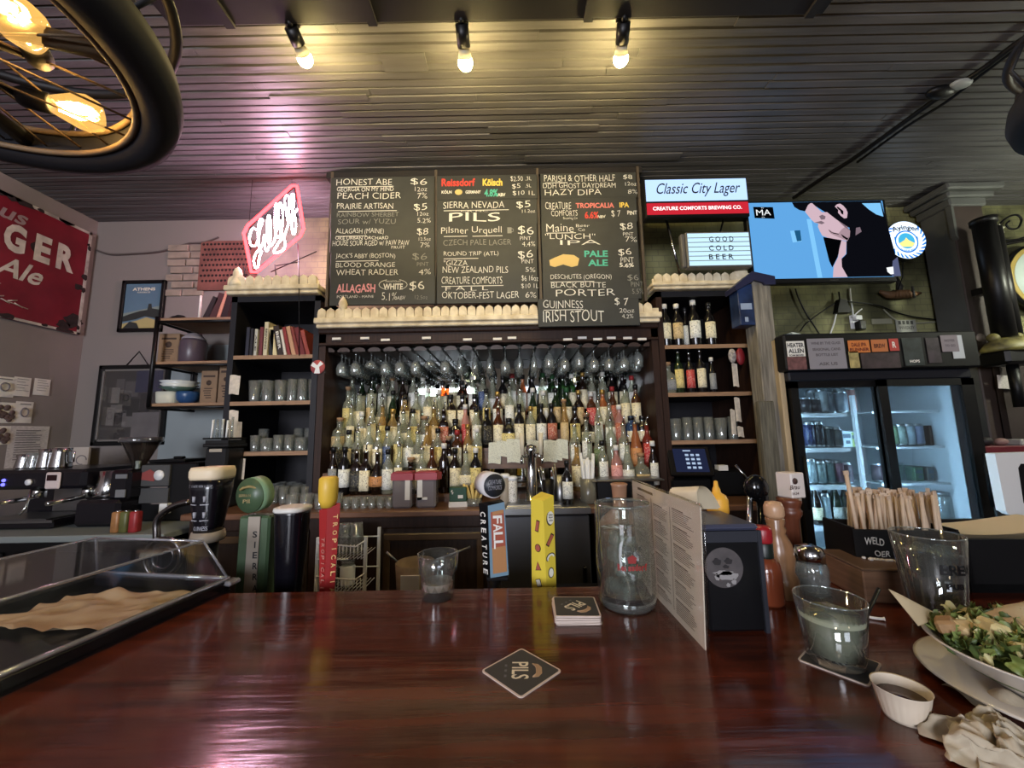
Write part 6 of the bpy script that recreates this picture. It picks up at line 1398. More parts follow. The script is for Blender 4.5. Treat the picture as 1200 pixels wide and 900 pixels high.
# ------------------------------------------------------------------ column with black pipe
KY = 2.92
k0, k1 = P(1130, 330, Y=KY).x, P(1152, 330, Y=KY).x
cx_ = (k0 + k1) / 2 + .05
mcol = mat('column_paint', (92, 94, 90), .55, noise=(3, .3)); mcol2 = mat('column_dark', (64, 50, 44), .6, noise=(4, .3))
t = thing('wooden_column', 'square painted wooden column with stepped capital beside the drinks cooler', 'column', (cx_, KY, 0))
zc_ = ZC - .012
mb = MB(); mb.box(-.13, .13, 0, .24, 0, zc_ - .10, bev=.008); mb.done('shaft', mcol2, t)
mb = MB(); mb.box(-.15, .15, -.02, .25, zc_ - .16, zc_ - .09, bev=.01); mb.box(-.19, .19, -.05, .26, zc_ - .10, zc_ - .05, bev=.012); mb.box(-.23, .23, -.09, .27, zc_ - .055, zc_, bev=.012); mb.prism([(-.13, zc_ - .45), (-.15, zc_ - .42), (-.15, zc_ - .16), (-.13, zc_ - .16)], -.02, .02, T(0, .0, 0) @ FRONT); mb.done('capital', mcol, t)
mb = MB(); mb.box(-.131, -.129, .01, .23, 1.0, zc_ - .16); mb.done('side_face', mcol, t)
p = P(1149, 396, Y=KY - .002); mb = MB(); mb.cyl((p.x - cx_, -.001, p.z), (p.x - cx_, -.006, p.z), .035, 20); mb.done('round_plate', mat('round_plate_beige', (140, 128, 118), .5), t)
# black downpipe
A_ = P(1152, 260, Y=KY - .20); B_ = P(1178, 395, Y=KY - .20)
t = thing('black_pipe', 'thick black pipe in front of the column', 'pipe', (A_.x, KY - .20, B_.z)); 
mb = MB(); mb.cyl((0, 0, 0), (0, 0, A_.z - B_.z), .062, 24); mb.cyl((.14, .06, .02), (.14, .06, A_.z - B_.z - .02), .05, 18); mb.done('tube', m_blackm, t)
mb = MB(); mb.cyl((0, 0, A_.z - B_.z - .02), (0, 0, A_.z - B_.z + .02), .072, 24); mb.box(-.03, .17, .06, .125, .35, .40); mb.done('clamp', m_blackm, t)
# scroll bracket and round sign on the brick wall past the column
Q = KY + .16
t = thing('scroll_bracket', 'black wrought iron scroll bracket with a star on the brick wall', 'bracket', P(1166, 288, Y=Q))
def qb(px, py, Y=Q): return P(px, py, Y=Y) - t.location
mb = MB(); mb.tube([qb(1164, 289), qb(1182, 285), qb(1230, 276)], .014, 8)
mb.tube(smooth([qb(*c_) for c_ in ((1166, 273), (1172, 262), (1182, 254), (1192, 252), (1197, 258), (1193, 267), (1184, 268), (1179, 263), (1183, 259))], 6), .008, 7)
mb.tube(smooth([qb(*c_) for c_ in ((1165, 272), (1175, 280), (1190, 281), (1205, 276))], 5), .007, 7); mb.tube([qb(1166, 265), qb(1166, 300)], .016, 8); mb.done('ironwork', m_black, t)
mb = MB(); p = qb(1172, 268, Q - .02); mb.prism([(.045 * (1 if k % 2 == 0 else .45) * math.sin(k * PI / 5), .045 * (1 if k % 2 == 0 else .45) * math.cos(k * PI / 5)) for k in range(10)][::-1], -.004, .004, T(*p) @ FRONT); mb.done('star', mat('star_cream', (210, 206, 176), .5), t)
t = thing('round_wall_sign', 'round white sign with yellow rim hung on the brick wall past the column', 'sign', P(1222, 325, Y=Q))
rs = (P(1222, 325, Y=Q) - P(1183, 325, Y=Q)).length
mb = MB(); mb.cyl((0, .03, 0), (0, 0, 0), rs * 1.07, 48); mb.cyl((-rs * 1.25, .02, -.02), (-rs, .02, -.02), .012); mb.done('backing', m_black, t)
mb = MB(); mb.cyl((0, .0, 0), (0, -.008, 0), rs, 48); mb.done('rim', mat('rim_yellow', (206, 176, 84), .45), t)
mb = MB(); mb.cyl((0, -.008, 0), (0, -.012, 0), rs * .88, 48); mb.done('face', mat('sign_face_pale', (206, 222, 212), .4), t)
# things on the ledge at the far right
KX = P(1182, 500, Y=2.7).x
t = thing('carved_head', 'yellowed carved cap on a dark stand beside the column', 'ornament', P(1183, 412, Y=2.72))
mb = MB(); mb.lathe([(.15, .0), (.155, .02), (.12, .07), (.06, .10), (0, .105)], 22, None, True, 0, 0, sx=1.1, sy=.7); mb.sphere((-.10, 0, .1), .035); mb.sphere((.06, 0, .11), .04, sc=(1, 1, .7)); mb.done('cap', mat('cap_yellow', (170, 160, 76), .5, noise=(7, .6), rgb2=(60, 52, 34)), t)
mb = MB(); mb.box(-.12, .14, -.08, .10, -.10, .01, bev=.02); mb.cyl((0, 0, -.1), (0, 0, -.4), .03); mb.done('stand', m_black, t)
t = thing('pinned_paper', 'pale slip of paper pinned to the dark panel past the column', 'paper', P(1180, 448, Y=2.84))
mb = MB(); mb.box(-.07, .08, -.003, 0, -.05, .05, RY(.08)); mb.done('sheet', m_paper, t)
mb = MB(); mb.box(P(1165, 400, Y=2.86).x, P(1240, 400, Y=2.86).x, 2.86, 2.9, 0, P(1165, 400, Y=2.86).z); tag(mb.done('dark_panel', mat('panel_dark_wood', (58, 46, 42), .6, noise=(3, .3))), 'dark wooden panel beside the column on the far side of the room', 'panel')
mb = MB(); a = P(1150, 552, Y=2.6); mb.box(-.08, 1.0, 0, .25, -a.z + .0, 0); tag(mb.done('side_ledge', m_black, None, None, (a.x, 2.6, a.z)), 'black ledge past the cooler holding the red crate', 'ledge')
t = thing('red_crate', 'dark red crate with odds and ends behind the white board', 'crate', (a.x + .05, 2.62, a.z + .0005)); h_ = P(1160, 523, Y=2.62).z - a.z
mb = MB(); mb.box(-.06, .5, 0, .2, 0, h_, bev=.006); mb.done('body', mat('crate_red', (110, 20, 32), .5), t)
for i, (dx, w_, hh, c_, lab, nm) in enumerate(((.02, .06, .08, (190, 188, 180), 'small white cup on the red crate', 'paper_cup'), (.13, .09, .06, (40, 32, 32), 'dark lumpy bag on the red crate', 'bag'), (.24, .08, .05, (150, 110, 100), 'pinkish pouch on the red crate', 'pouch'), (.36, .12, .04, (160, 156, 150), 'stack of pale napkins on the red crate', 'napkin_stack'))):
    o = MB()
    if i == 0: o.lathe([(0, 0), (.035, 0), (.045, hh), (.05, hh), (.05, hh + .008), (0, hh + .008)], 18)
    elif i == 3: o.box(-w_ / 2, w_ / 2, 0, .12, 0, hh, bev=.006)
    else: o.sphere((0, .06, hh / 2), w_ / 2, 14, 10, sc=(1, .8, hh / w_))
    tag(o.done(nm, mat('crate_item_%d' % i, c_, .6), None, None, (a.x + .05 + dx, 2.64 + (.05 if i == 0 else 0), a.z + h_ + .001)), lab, nm.replace('_', ' '))
# white chair-like board with a dark oval cut out
t = thing('white_stool', 'white plastic seat back with dark oval slot at the far right', 'seat', P(1182, 608, Y=1.95))
def sb(px, py): p = P(px, py, Y=1.95) - t.location; return (p.x, p.z)
outer = [sb(*c_) for c_ in ((1160, 532), (1162, 531), (1225, 529), (1230, 620), (1176, 602), (1173, 598))]
slot = [sb(*c_) for c_ in ((1187, 548), (1190, 543), (1215, 543), (1218, 600), (1196, 594), (1193, 588))]
mb = MB(); mb.prism(outer[::-1], -.02, .02, FRONT); mb.done('panel', m_whitep, t)
mb = MB(); mb.prism(slot[::-1], .0201, .022, FRONT); mb.done('slot', m_black, t)
mb = MB(); zf = -t.location.z
for x in (outer[4][0] + .01, outer[3][0] - .06): mb.cyl((x, .05, zf), (x, .02, .05), .018)
mb.done('leg', m_black, t)

# ------------------------------------------------------------------ ceiling cable and its boxes
cz_ = ZC - .03
cable([P(x, y, z=cz_) for x, y in ((1290, -10), (1200, 45), (1150, 82), (1103, 112), (1050, 150), (1000, 186), (965, 208), (930, 232))], .016, 'thick black cable fixed diagonally across the boarded ceiling')
cable([P(x, y, z=cz_ - .01) for x, y in ((1290, 0), (1205, 48), (1150, 88), (1108, 120), (1060, 150), (1005, 190))], .009, 'thinner black cable strapped under the thick ceiling cable')
t = thing('junction_box', 'black junction box where the ceiling cables meet', 'junction box', P(1102, 108, z=cz_ - .01))
mb = MB(); mb.sphere((0, 0, 0), .06, 14, 10, sc=(1.3, .7, .5)); mb.done('box', m_black, t)
mb = MB(); mb.sphere((.06, -.05, -.0), .045, 14, 10, sc=(1.3, .8, .4)); mb.done('pale_cap', mat('box_cap_grey', (150, 154, 150), .5), t)
# odd repair boards nailed on the ceiling
mb = MB()
for px0, py0, px1, py1 in ((444, 62, 502, 82), (315, 112, 432, 116), (572, 148, 700, 152), (615, 182, 795, 186)):
    a = P(px0, py0, z=ZC); c = P(px1, py1, z=ZC); mb.box(min(a.x, c.x), max(a.x, c.x), min(a.y, c.y) , max(a.y, c.y), ZC - .008, ZC + .005)
struct(mb.done('trim_5', mc))
# ------------------------------------------------------------------ wheel chandeliers
m_iron = mat('dark_iron', (28, 27, 32), .55, metal=.3, noise=(14, .3))
m_tire = mat('rubber_tyre', (24, 24, 32), .75)
m_tan = mat('tan_wood_spoke', (128, 106, 78), .6, noise=(8, .3))
m_edison = emit('edison_filament', (255, 214, 140), 140)
m_bglass = glass('edison_glass', (255, 236, 200), 1.0, .03)
_nt = m_bglass.node_tree; _add = _nt.nodes.new('ShaderNodeAddShader'); _em = _nt.nodes.new('ShaderNodeEmission'); _em.inputs[0].default_value = lin((255, 196, 104)); _em.inputs[1].default_value = .45
_src = _nt.nodes['Material Output'].inputs[0].links[0].from_socket; _nt.links.new(_src, _add.inputs[0]); _nt.links.new(_em.outputs[0], _add.inputs[1]); _nt.links.new(_add.outputs[0], _nt.nodes['Material Output'].inputs[0])
def wheel(lab, cx, cyy, z, R, bulbs):
    t = thing('wheel_chandelier', lab, 'chandelier', (cx, cyy, z), 0, 'wheel chandeliers')
    def ring(r, n=64, zz=0): return [(r * math.cos(2 * PI * k / n), r * math.sin(2 * PI * k / n), zz) for k in range(n)]
    mb = MB(); prof = [(R - .082, 0), (R - .075, -.012), (R - .04, -.02), (R - .008, -.008), (R, .03), (R - .008, .07), (R - .04, .085), (R - .075, .075), (R - .082, .06), (R - .082, 0)]
    mb.shell(prof, 72); mb.done('tyre', m_tire, t)
    mb = MB(); mb.tube(ring(R - .088, 64, .0), .008, 6, True); mb.tube(ring(R - .088, 64, .06), .008, 6, True); mb.done('rim', m_tan, t)
    mb = MB(); mb.cyl((0, 0, -.03), (0, 0, .12), .055, 20); mb.done('hub', m_iron, t)
    for k in range(4):
        a = .35 + k * PI / 2; mb = MB(); mb.cyl((.05 * math.cos(a), .05 * math.sin(a), .03), ((R - .085) * math.cos(a), (R - .085) * math.sin(a), .03), .019, 10); mb.done('spoke', m_iron if k % 2 else m_tan, t)
    mb = MB()
    for k in range(28):
        a = 2 * PI * k / 28; b2 = a + (.9 if k % 2 else -.9); mb.cyl((.055 * math.cos(b2), .055 * math.sin(b2), .0 if k % 4 < 2 else .08), ((R - .086) * math.cos(a), (R - .086) * math.sin(a), .02), .0028, 5)
    mb.done('wire_spoke', m_tan, t)
    mb = MB(); mb.tube(ring(R - .03, 64, .24), .013, 8, True)
    for k in range(8):
        a = 2 * PI * k / 8 + .2; mb.tube([((R - .04) * math.cos(a), (R - .04) * math.sin(a), .08), ((R - .0) * math.cos(a + .05), (R - .0) * math.sin(a + .05), .16), ((R - .03) * math.cos(a + .1), (R - .03) * math.sin(a + .1), .24)], .006, 6)
    mb.done('upper_ring', m_iron, t)
    mb = MB()
    for k in range(3):
        a = 2 * PI * k / 3 + 1.0; mb.cyl(((R - .03) * math.cos(a), (R - .03) * math.sin(a), .24), (0, 0, ZC - z - .15), .005, 6)
    mb.cyl((0, 0, ZC - z - .16), (0, 0, ZC - z - .012), .02); mb.cyl((0, 0, ZC - z - .04), (0, 0, ZC - z - .012), .07, 20); mb.done('hanging_chain', m_iron, t)
    for p, q in bulbs:
        p, q = Vector(p), Vector(q); d = (q - p).normalized(); L = (q - p).length
        rot = d.to_track_quat('Z', 'Y').to_matrix().to_4x4(); M_ = T(*p) @ rot
        mb = MB(); mb.lathe([(0, 0), (.02, 0), (.024, .01), (.024, L * .34), (.018, L * .36)], 16, M_); mb.tube([(0, 0, .03), p], .008, 6); s_ = mb.done('lamp_socket', m_iron, t)
        mb = MB(); mb.shell([(.018, L * .34), (.024, L * .42), (.040, L * .66), (.043, L * .78), (.034, L * .93), (.0, L)], 18, M_); mb.done('bulb', m_bglass, s_)
        mb = MB()
        for k in range(4):
            a = k * PI / 2; mb.tube([M_ @ Vector((.009 * math.cos(a), .009 * math.sin(a), L * .45)), M_ @ Vector((.017 * math.cos(a + .4), .017 * math.sin(a + .4), L * .68)), M_ @ Vector((.009 * math.cos(a + .8), .009 * math.sin(a + .8), L * .86))], .0035, 6)
        mb.done('filament', m_edison, s_)
    return t
WZ = CAM_Z + .80; wc = Vector((-1.5 * .8, .75 * .8, WZ))
def wp(px, py, dz=0): return P(px, py, z=WZ + dz) - wc
wheel('black wheel chandelier with glowing filament bulbs, above the acrylic case', wc.x, wc.y, WZ, .585 * .8,
      [(wp(22, 112, .03), wp(124, 139, .03)), (wp(48, 72, .07), wp(14, 8, .03))])
wheel('black wheel chandelier cut off by the photo edge beside the ceiling cable', 2.03, .92, WZ + .20, .52 * .8,
      [((.08, -.10, .03), (.26, -.22, .03)), ((-.08, .1, .03), (-.2, .25, .03))])

# ------------------------------------------------------------------ draught taps behind the bar
BZ = 1.07
rail = thing('tap_rail', 'low black drip rail behind the bar carrying the beer taps', 'tap rail', (0, 1.13, 0))
mb = MB(); mb.box(-1.0, 1.15, 0, .16, .0, .93, bev=.01); mb.box(-1.0, 1.15, -.01, .17, .93, .945, bev=.004); mb.done('body', m_black, rail)
def TP(px, py, Y): return P(px, py, Y=Y)
TZ = .945
def tapbase(lab, px, py, Y, group='beer tap handles'):
    p = P(px, py, Y=Y); return thing('draught_tap', lab, 'beer tap', (p.x, Y, TZ), 0, group)
def tl(t, px, py, dY=0): p = P(px, py, Y=t.location.y + dY); return p - t.location
# pint shaped handle
t = tapbase('tall black beer tap handle shaped like a pint with cream head', 246, 600, 1.20)
zt, zb, zh = tl(t, 246, 547).z, tl(t, 246, 622).z, tl(t, 246, 561).z
rt = (tl(t, 268, 560).x - tl(t, 225, 560).x) / 2 * .86; rb_ = (tl(t, 261, 615).x - tl(t, 232, 615).x) / 2 * .88
mb = MB(); mb.lathe([(0, zb), (rb_, zb), (rb_ * 1.02, zb + .02), (rt * .98, zh - .03), (rt, zh)], 28, None, True, 0, .15); mb.done('body', mat('stout_black', (14, 13, 20), .2), t)
mb = MB(); mb.lathe([(rt * 1.01, zh), (rt * 1.05, zh + .008), (rt * 1.06, zt - .012), (rt * .98, zt), (0, zt)], 28, None, True, 0, .15); mb.done('cream_head', mat('stout_head', (218, 198, 162), .5), t)
mb = MB(); mb.lathe([(0, zb - .03), (rb_ * 1.25, zb - .028), (rb_ * 1.35, zb - .018), (rb_ * 1.25, zb), (0, zb)], 28); mb.done('collar', mat('collar_beige', (176, 160, 138), .4), t)
mb = MB(); mb.cyl((0, 0, 0), (0, 0, zb - .028), .028, 16); mb.done('stem', m_black, t)
mb = MB()
def onpint(x, z):      # a spot on the curved side, x along the skin
    r_ = rb_ + (rt - rb_) * (z - zb) / (zh - zb); a = -PI / 2 + .22 + x / rt; q = 1.0 / (abs(math.cos(a)) ** 3.2 + abs(math.sin(a)) ** 3.2) ** (1 / 3.2)
    return T((r_ * q + .0015) * math.cos(a), (r_ * q + .0015) * math.sin(a), z) @ RZ(a + PI / 2)
for i, x in enumerate((-.028, .006)):
    for j, z in enumerate((zh - .062, zh - .108)):
        mb.lathe([(0, 0), (.004, 0), (.0055, .016), (0, .016)], 10, onpint(x, z) @ T(0, 0, 0)); mb.box(-.011, .011, -.002, .001, -.009, -.0065, onpint(x, z))
def onskin(s_, x0, x1, z, h):
    n = len(s_)
    for k, ch in enumerate(s_):
        if ch != ' ': text(mb, ch, onpint(x0 + (x1 - x0) * (k + .5) / n, z) @ T(0, -.001, 0) @ FRONT, h, (x1 - x0) / n * .85, 0, .01, 0, 0, 'c')
onskin('GUINNESS', -.034, .018, zh - .145, .012); onskin('IT STARTS WITH A HARP', -.044, .022, zh - .020, .0065)
mb.done('lettering', mat('etched_grey', (150, 150, 158), .5), t)
# green handle
t = tapbase('green beer tap handle with round top and silver lettered strip', 303, 640, 1.20)
c0 = tl(t, 303, 579); rd = (tl(t, 323, 579).x - tl(t, 282, 579).x) / 2
mg1 = mat('tap_green', (64, 88, 58), .4); mgp = mat('tap_green_pale', (114, 148, 108), .4)
mb = MB(); mb.cyl((c0.x - .01, -.02, c0.z), (c0.x + .0, .014, c0.z + .003), rd * .96, 36); mb.done('disc', mgp, t)
mb = MB(); mb.cyl((c0.x - .01, -.021, c0.z), (c0.x - .011, -.025, c0.z), rd * .95, 36); mb.done('disc_face', mg1, t)
mb = MB(); mb.tube([(c0.x - .01 + rd * .62 * math.cos(a), -.027, c0.z + .006 + rd * .38 * math.sin(a)) for a in (2.6, 2.2, 1.57, .95, .54)], .004, 6)
text(mb, 'SIERRA NEVADA', T(c0.x - .01, -.0262, c0.z - .004) @ FRONT, .008, rd * 1.2, 0, .01, 0, 0, 'c'); text(mb, 'PILS', T(c0.x - .01, -.0262, c0.z - .022) @ FRONT, .011, rd * .7, 0, .02, 0, 0, 'c'); mb.done('emblem', mat('tap_gold', (142, 122, 66), .5), t)
a, c = tl(t, 284, 604), tl(t, 320, 604)
mb = MB(); mb.box(a.x, c.x, -.015, .035, .02, a.z, bev=.006); mb.done('body', mg1, t)
a, c = tl(t, 296, 604), tl(t, 310, 604)
mb = MB(); mb.box(a.x, c.x, -.019, -.014, .02, a.z, bev=.001); st = mb.done('strip', mat('tap_silver', (150, 138, 122), .4), t)
mb = MB()
for ch, py in zip('SIERRA', (628, 640, 652, 664.5, 677, 690)):
    p = tl(t, 303.5, py); text(mb, ch, T(p.x, -.0195, p.z) @ FRONT, .018, .0135, 0, .02, 0, 0, 'c')
mb.done('lettering', mat('ink_black', (14, 14, 22), .6), t)
mb = MB(); mb.cyl((0, .01, 0), (0, .01, .03), .016); mb.done('ferrule', m_chrome, t)
# plain black handle
t = tapbase('plain black tapered beer tap handle with white rim', 341, 640, 1.19)
zt = tl(t, 340, 597).z; rt = (tl(t, 357, 600).x - tl(t, 322, 600).x) / 2
mb = MB(); mb.lathe([(0, 0), (rt * .66, 0), (rt * .68, .01), (rt * .98, zt - .01), (rt, zt)], 24, RZ(0) @ T(0, 0, 0), True, 0, .12); mb.done('body', mat('stout_black', (14, 13, 20), .2), t)
mb = MB(); mb.lathe([(rt * 1.0, zt - .004), (rt * 1.06, zt), (rt * 1.04, zt + .008), (rt * .9, zt + .010), (0, zt + .006)], 24, None, True, 0, .12); mb.done('rim', mat('rim_white', (206, 204, 196), .4), t)
# red handle with yellow ball
t = tapbase('red triangular beer tap handle topped by a yellow ball', 387, 640, 1.16)
c0 = tl(t, 385, 573); rd = (tl(t, 395, 573).x - tl(t, 374.5, 573).x) / 2
mb = MB(); mb.lathe([(rd * .7, -.052), (rd * 1.0, -.032), (rd * 1.05, 0), (rd * 1.03, .03), (rd * .8, .036), (0, .037)], 26, T(*c0)); mb.done('knob', mat('tap_yellow', (222, 176, 40), .45), t)
zt = tl(t, 387, 590).z
L0, F0, R0_ = tl(t, 374, 600), tl(t, 386, 593), tl(t, 399, 586)
z1 = .07
def bar2(xl, xm, xr, yl, ym, yr, za, zb2, k):
    return [(xl * k, yl, za), (xm * k, ym, za), (xr * k, yr, za), (xm * k, yr + .02, za), (xl * k, yl, zb2), (xm * k, ym, zb2), (xr * k, yr, zb2), (xm * k, yr + .02, zb2)]
xl, xm_, xr = L0.x, tl(t, 386, 600).x, R0_.x
fcs = [(0, 3, 2, 1), (4, 5, 6, 7), (0, 1, 5, 4), (1, 2, 6, 5), (2, 3, 7, 6), (3, 0, 4, 7)]
mb = MB(); vs = [(xl * .7, .0, z1), (xm_ * .7, -.012, z1), (xr * .7, 0, z1), (xm_, .03, z1), (xl, .0, zt - .018), (xm_, -.014, zt - .012), (xr, .0, zt), (xm_, .03, zt)]
mb.add(vs, fcs); mb.done('body', mat('tap_red', (168, 34, 34), .4), t)
mb = MB(); vs2 = [(xl * .68, .0, 0), (xm_ * .68, -.011, 0), (xr * .68, 0, 0), (xm_, .03, 0)] + [(v[0] * 1.001, v[1], z1) for v in vs[:4]]; mb.add(vs2, fcs); mb.done('foot', mat('tap_teal', (96, 150, 142), .45), t)
def face_text(s_, a_, b_, hz, w_, col, f0, f1, nm, bold=.02):
    """letters stacked down one slanted face of the handle"""
    mb = MB(); n = len(s_)
    for k, ch in enumerate(s_):
        if ch == ' ': continue
        f = f0 + (f1 - f0) * (k + .5) / n; z = zt - .02 - (zt - .02 - z1) * f
        A_ = a_.lerp(b_, .5); d = (b_ - a_).normalized(); nrm = Vector((d.y, -d.x, 0)).normalized()
        o_ = Vector((A_.x * (1 - .28 * f), A_.y, z)) + nrm * .004
        M_ = Matrix(((d.x, 0, nrm.x, o_.x), (d.y, 0, nrm.y, o_.y), (0, 1, 0, o_.z), (0, 0, 0, 1)))
        text(mb, ch, M_ @ RZ(-PI / 2) , w_, hz, 0, bold, 0, 0, 'c')
    mb.done(nm, col, t)
face_text('TROPICALIA', Vector((xl, 0, 0)), Vector((xm_, -.014, 0)), .011, .013, mat('tap_dark_ink', (196, 120, 104), .5), .30, 1.0, 'lettering')
face_text('TROPICALIA', Vector((xm_, -.014, 0)), Vector((xr, 0, 0)), .012, .012, mat('tap_gold_ink', (226, 176, 104), .5), .02, .98, 'lettering')
# blue and orange handle with round medallion
t = tapbase('blue and orange beer tap handle with round black medallion', 580, 640, 1.14)
c0 = tl(t, 577, 568); rd = (tl(t, 590, 568).x - tl(t, 564, 568).x) / 2
mb = MB(); mb.cyl((c0.x - .022, .045, c0.z), (c0.x + .006, -.016, c0.z), rd * 1.12, 36); mb.done('medallion', mat('medallion_white', (206, 202, 200), .4), t)
M_ = T(c0.x + .006, -.016, c0.z) @ RZ(.43) 
mb = MB(); mb.cyl((0, 0, 0), (0, -.002, 0), rd, 36, M=T(c0.x + .0065, -.0165, c0.z) @ RZ(.43)); md = mb.done('medallion_face', mat('medallion_black', (34, 38, 46), .4), t)
mb = MB(); text(mb, 'CREATURE', T(c0.x + .0075, -.0215, c0.z + .004) @ RZ(.43) @ FRONT, .012, rd * 1.25, 0, .0, .2, 0, 'c'); text(mb, 'COMFORTS', T(c0.x + .0075, -.0215, c0.z - .012) @ RZ(.43) @ FRONT, .012, rd * 1.3, 0, .0, .2, 0, 'c'); mb.done('lettering', mat('etched_grey', (150, 150, 158), .5), t)
zt = tl(t, 580, 588).z
tops = [tl(t, 564, 591).x, tl(t, 572, 591).x, tl(t, 591, 587).x]; bots = [tl(t, 570, 670).x, tl(t, 575, 677).x, tl(t, 596, 670).x]; zb = tl(t, 582, 675).z
mb = MB(); vs = [(bots[0] - .008, .008, zb), (bots[1], -.014, zb), (bots[2], -.004, zb + .004), (bots[2] - .01, .04, zb), (tops[0] - .008, .008, zt - .004), (tops[1], -.014, zt - .008), (tops[2], -.004, zt), (tops[2] - .01, .04, zt)]
mb.add(vs, fcs); mb.done('body', m_black, t)
def fr_(f, u, off):   # point on the wide front face
    a_, b_ = Vector(vs[5]).lerp(Vector(vs[1]), f), Vector(vs[6]).lerp(Vector(vs[2]), f); d = (b_ - a_).normalized(); nrm = Vector((d.y, -d.x, 0)).normalized(); return a_.lerp(b_, u) + nrm * off
mb = MB()
for (f0, f1, u0, u1, mi, off) in ((0, 1, .0, 1, 0, .0012), (.10, .60, .15, .92, 1, .0020), (.60, .95, .15, .92, 2, .0020), (.10, .15, .25, .9, 2, .0024)):
    mb.add([fr_(f1, u0, off), fr_(f1, u1, off), fr_(f0, u1, off), fr_(f0, u0, off)], [(0, 1, 2, 3)], None, False, mi)
mb.done('front_panel', [mat('tap_blue', (104, 138, 158), .45), mat('tap_rust', (168, 74, 48), .45), mat('tap_tan', (176, 118, 66), .45)], t)
mb = MB()
def side_txt(s_, A0, A1, B0, B1, f0, f1, hh, ww, bold):
    n = len(s_)
    for k, ch in enumerate(s_):
        f = f0 + (f1 - f0) * (k + .5) / n
        a_, b_ = Vector(A0).lerp(Vector(A1), f), Vector(B0).lerp(Vector(B1), f); d = (b_ - a_).normalized(); nrm = Vector((d.y, -d.x, 0)).normalized(); o_ = a_.lerp(b_, .52) + nrm * .0045; d.z = 0; d.normalize()
        M_ = Matrix(((d.x, 0, nrm.x, o_.x), (d.y, 0, nrm.y, o_.y), (0, 1, 0, o_.z), (0, 0, 0, 1)))
        text(mb, ch, M_ @ T(-ww / 2, 0, 0) @ RZ(-PI / 2), ww, hh, 0, bold, 0, 0, 'c')
side_txt('FALL', vs[5], vs[1], vs[6], vs[2], .16, .62, .022, .026, .02)
side_txt('CREATURE', vs[4], vs[0], vs[5], vs[1], .08, .98, .013, .020, .02)
mb.done('lettering', mat('tap_white_ink', (226, 220, 210), .5), t)
mb = MB(); mb.box(bots[0], bots[2], -.006, .03, zb - .012, zb, bev=.002); mb.cyl((bots[1] + .01, .01, 0), (bots[1] + .01, .01, zb - .01), .02); mb.done('ferrule', m_blackm, t)
# yellow patterned handle
t = tapbase('yellow beer tap handle printed with small shapes', 637, 640, 1.13)
zt = tl(t, 637, 579).z; xs_ = [tl(t, 622.5, 590).x, tl(t, 636, 590).x, tl(t, 649, 590).x]; xb_ = [tl(t, 623, 690).x, tl(t, 640, 690).x, tl(t, 652, 690).x]
mb = MB(); vs = [(xb_[0], .01, 0), (xb_[1], -.02, 0), (xb_[2], .0, 0), (xb_[1] - .01, .045, 0), (xs_[0], .01, zt - .012), (xs_[1], -.02, zt - .016), (xs_[2], .0, zt - .004), (xs_[1] - .0, .045, zt)]
mb.add(vs, fcs); mb.done('body', mat('tap_lemon', (224, 196, 44), .45), t)
mb = MB(); rr_ = random.Random(4)
def fp(side, f, u, off):
    i0, i1 = (4, 5) if side == 0 else (5, 6)
    a_, b_ = Vector(vs[i0]).lerp(Vector(vs[i0 - 4]), f), Vector(vs[i1]).lerp(Vector(vs[i1 - 4]), f); d = (b_ - a_); d.z = 0; d.normalize(); nrm = Vector((d.y, -d.x, 0)).normalized(); return a_.lerp(b_, u) + nrm * off, d, nrm
def blob(side, f, u, pts, mi, off=.0015, rot=0):
    o_, d, nrm = fp(side, f, u, off); M_ = Matrix(((d.x, 0, nrm.x, o_.x), (d.y, 0, nrm.y, o_.y), (0, 1, 0, o_.z), (0, 0, 0, 1))) @ RZ(rot)
    mb.prism(pts, -.0008, 0, M_, mi)
def oval(a, b2, n=16): return [(a * math.cos(2 * PI * k / n), b2 * math.sin(2 * PI * k / n)) for k in range(n)]
rect = lambda a, b2: [(-a, -b2), (a, -b2), (a, b2), (-a, b2)]
tri = [(-.010, -.012), (.010, -.008), (-.002, .014)]
cres = [(.012 * math.cos(a), .016 * math.sin(a)) for a in [k * .35 + 1.2 for k in range(12)]] + [(.006 * math.cos(a), .010 * math.sin(a)) for a in [5.05 - k * .35 for k in range(12)]]
for side, f, shp, mi, rot in ((0, .22, rect(.006, .016), 2, -.2), (0, .40, oval(.010, .011), 2, 0), (0, .55, tri, 2, 0), (0, .68, rect(.008, .010), 0, .3), (0, .85, cres, 2, .3), (1, .34, rect(.006, .018), 2, -.6), (1, .48, cres, 1, -1.2), (1, .60, oval(.010, .014), 1, 0), (1, .74, rect(.010, .008), 1, .1), (1, .88, tri, 2, .2)):
    blob(side, f, .5, shp, 1 if mi != 1 else 1, .0013, rot); blob(side, f, .5, [(x * .78, y * .82) for x, y in shp], mi if mi != 1 else 0, .0021, rot)
blob(1, .17, .55, oval(.012, .019), 1, .0013); blob(1, .165, .6, oval(.0115, .018), 0, .0022)
o_, d, nrm = fp(1, .165, .6, .0030); M_ = Matrix(((d.x, 0, nrm.x, o_.x), (d.y, 0, nrm.y, o_.y), (0, 1, 0, o_.z), (0, 0, 0, 1)))
for s_, z_ in (('Urban', .006), ('Planet', -.001), ('Ale', -.009)): text(mb, s_, M_ @ T(0, z_, 0), .005, .014, 1, .02, 0, 0, 'c')
mb.done('print', [mat('tap_pattern_white', (230, 226, 206), .5), mat('tap_pattern_dark', (44, 34, 30), .5), mat('tap_pattern_coral', (176, 84, 62), .5)], t)
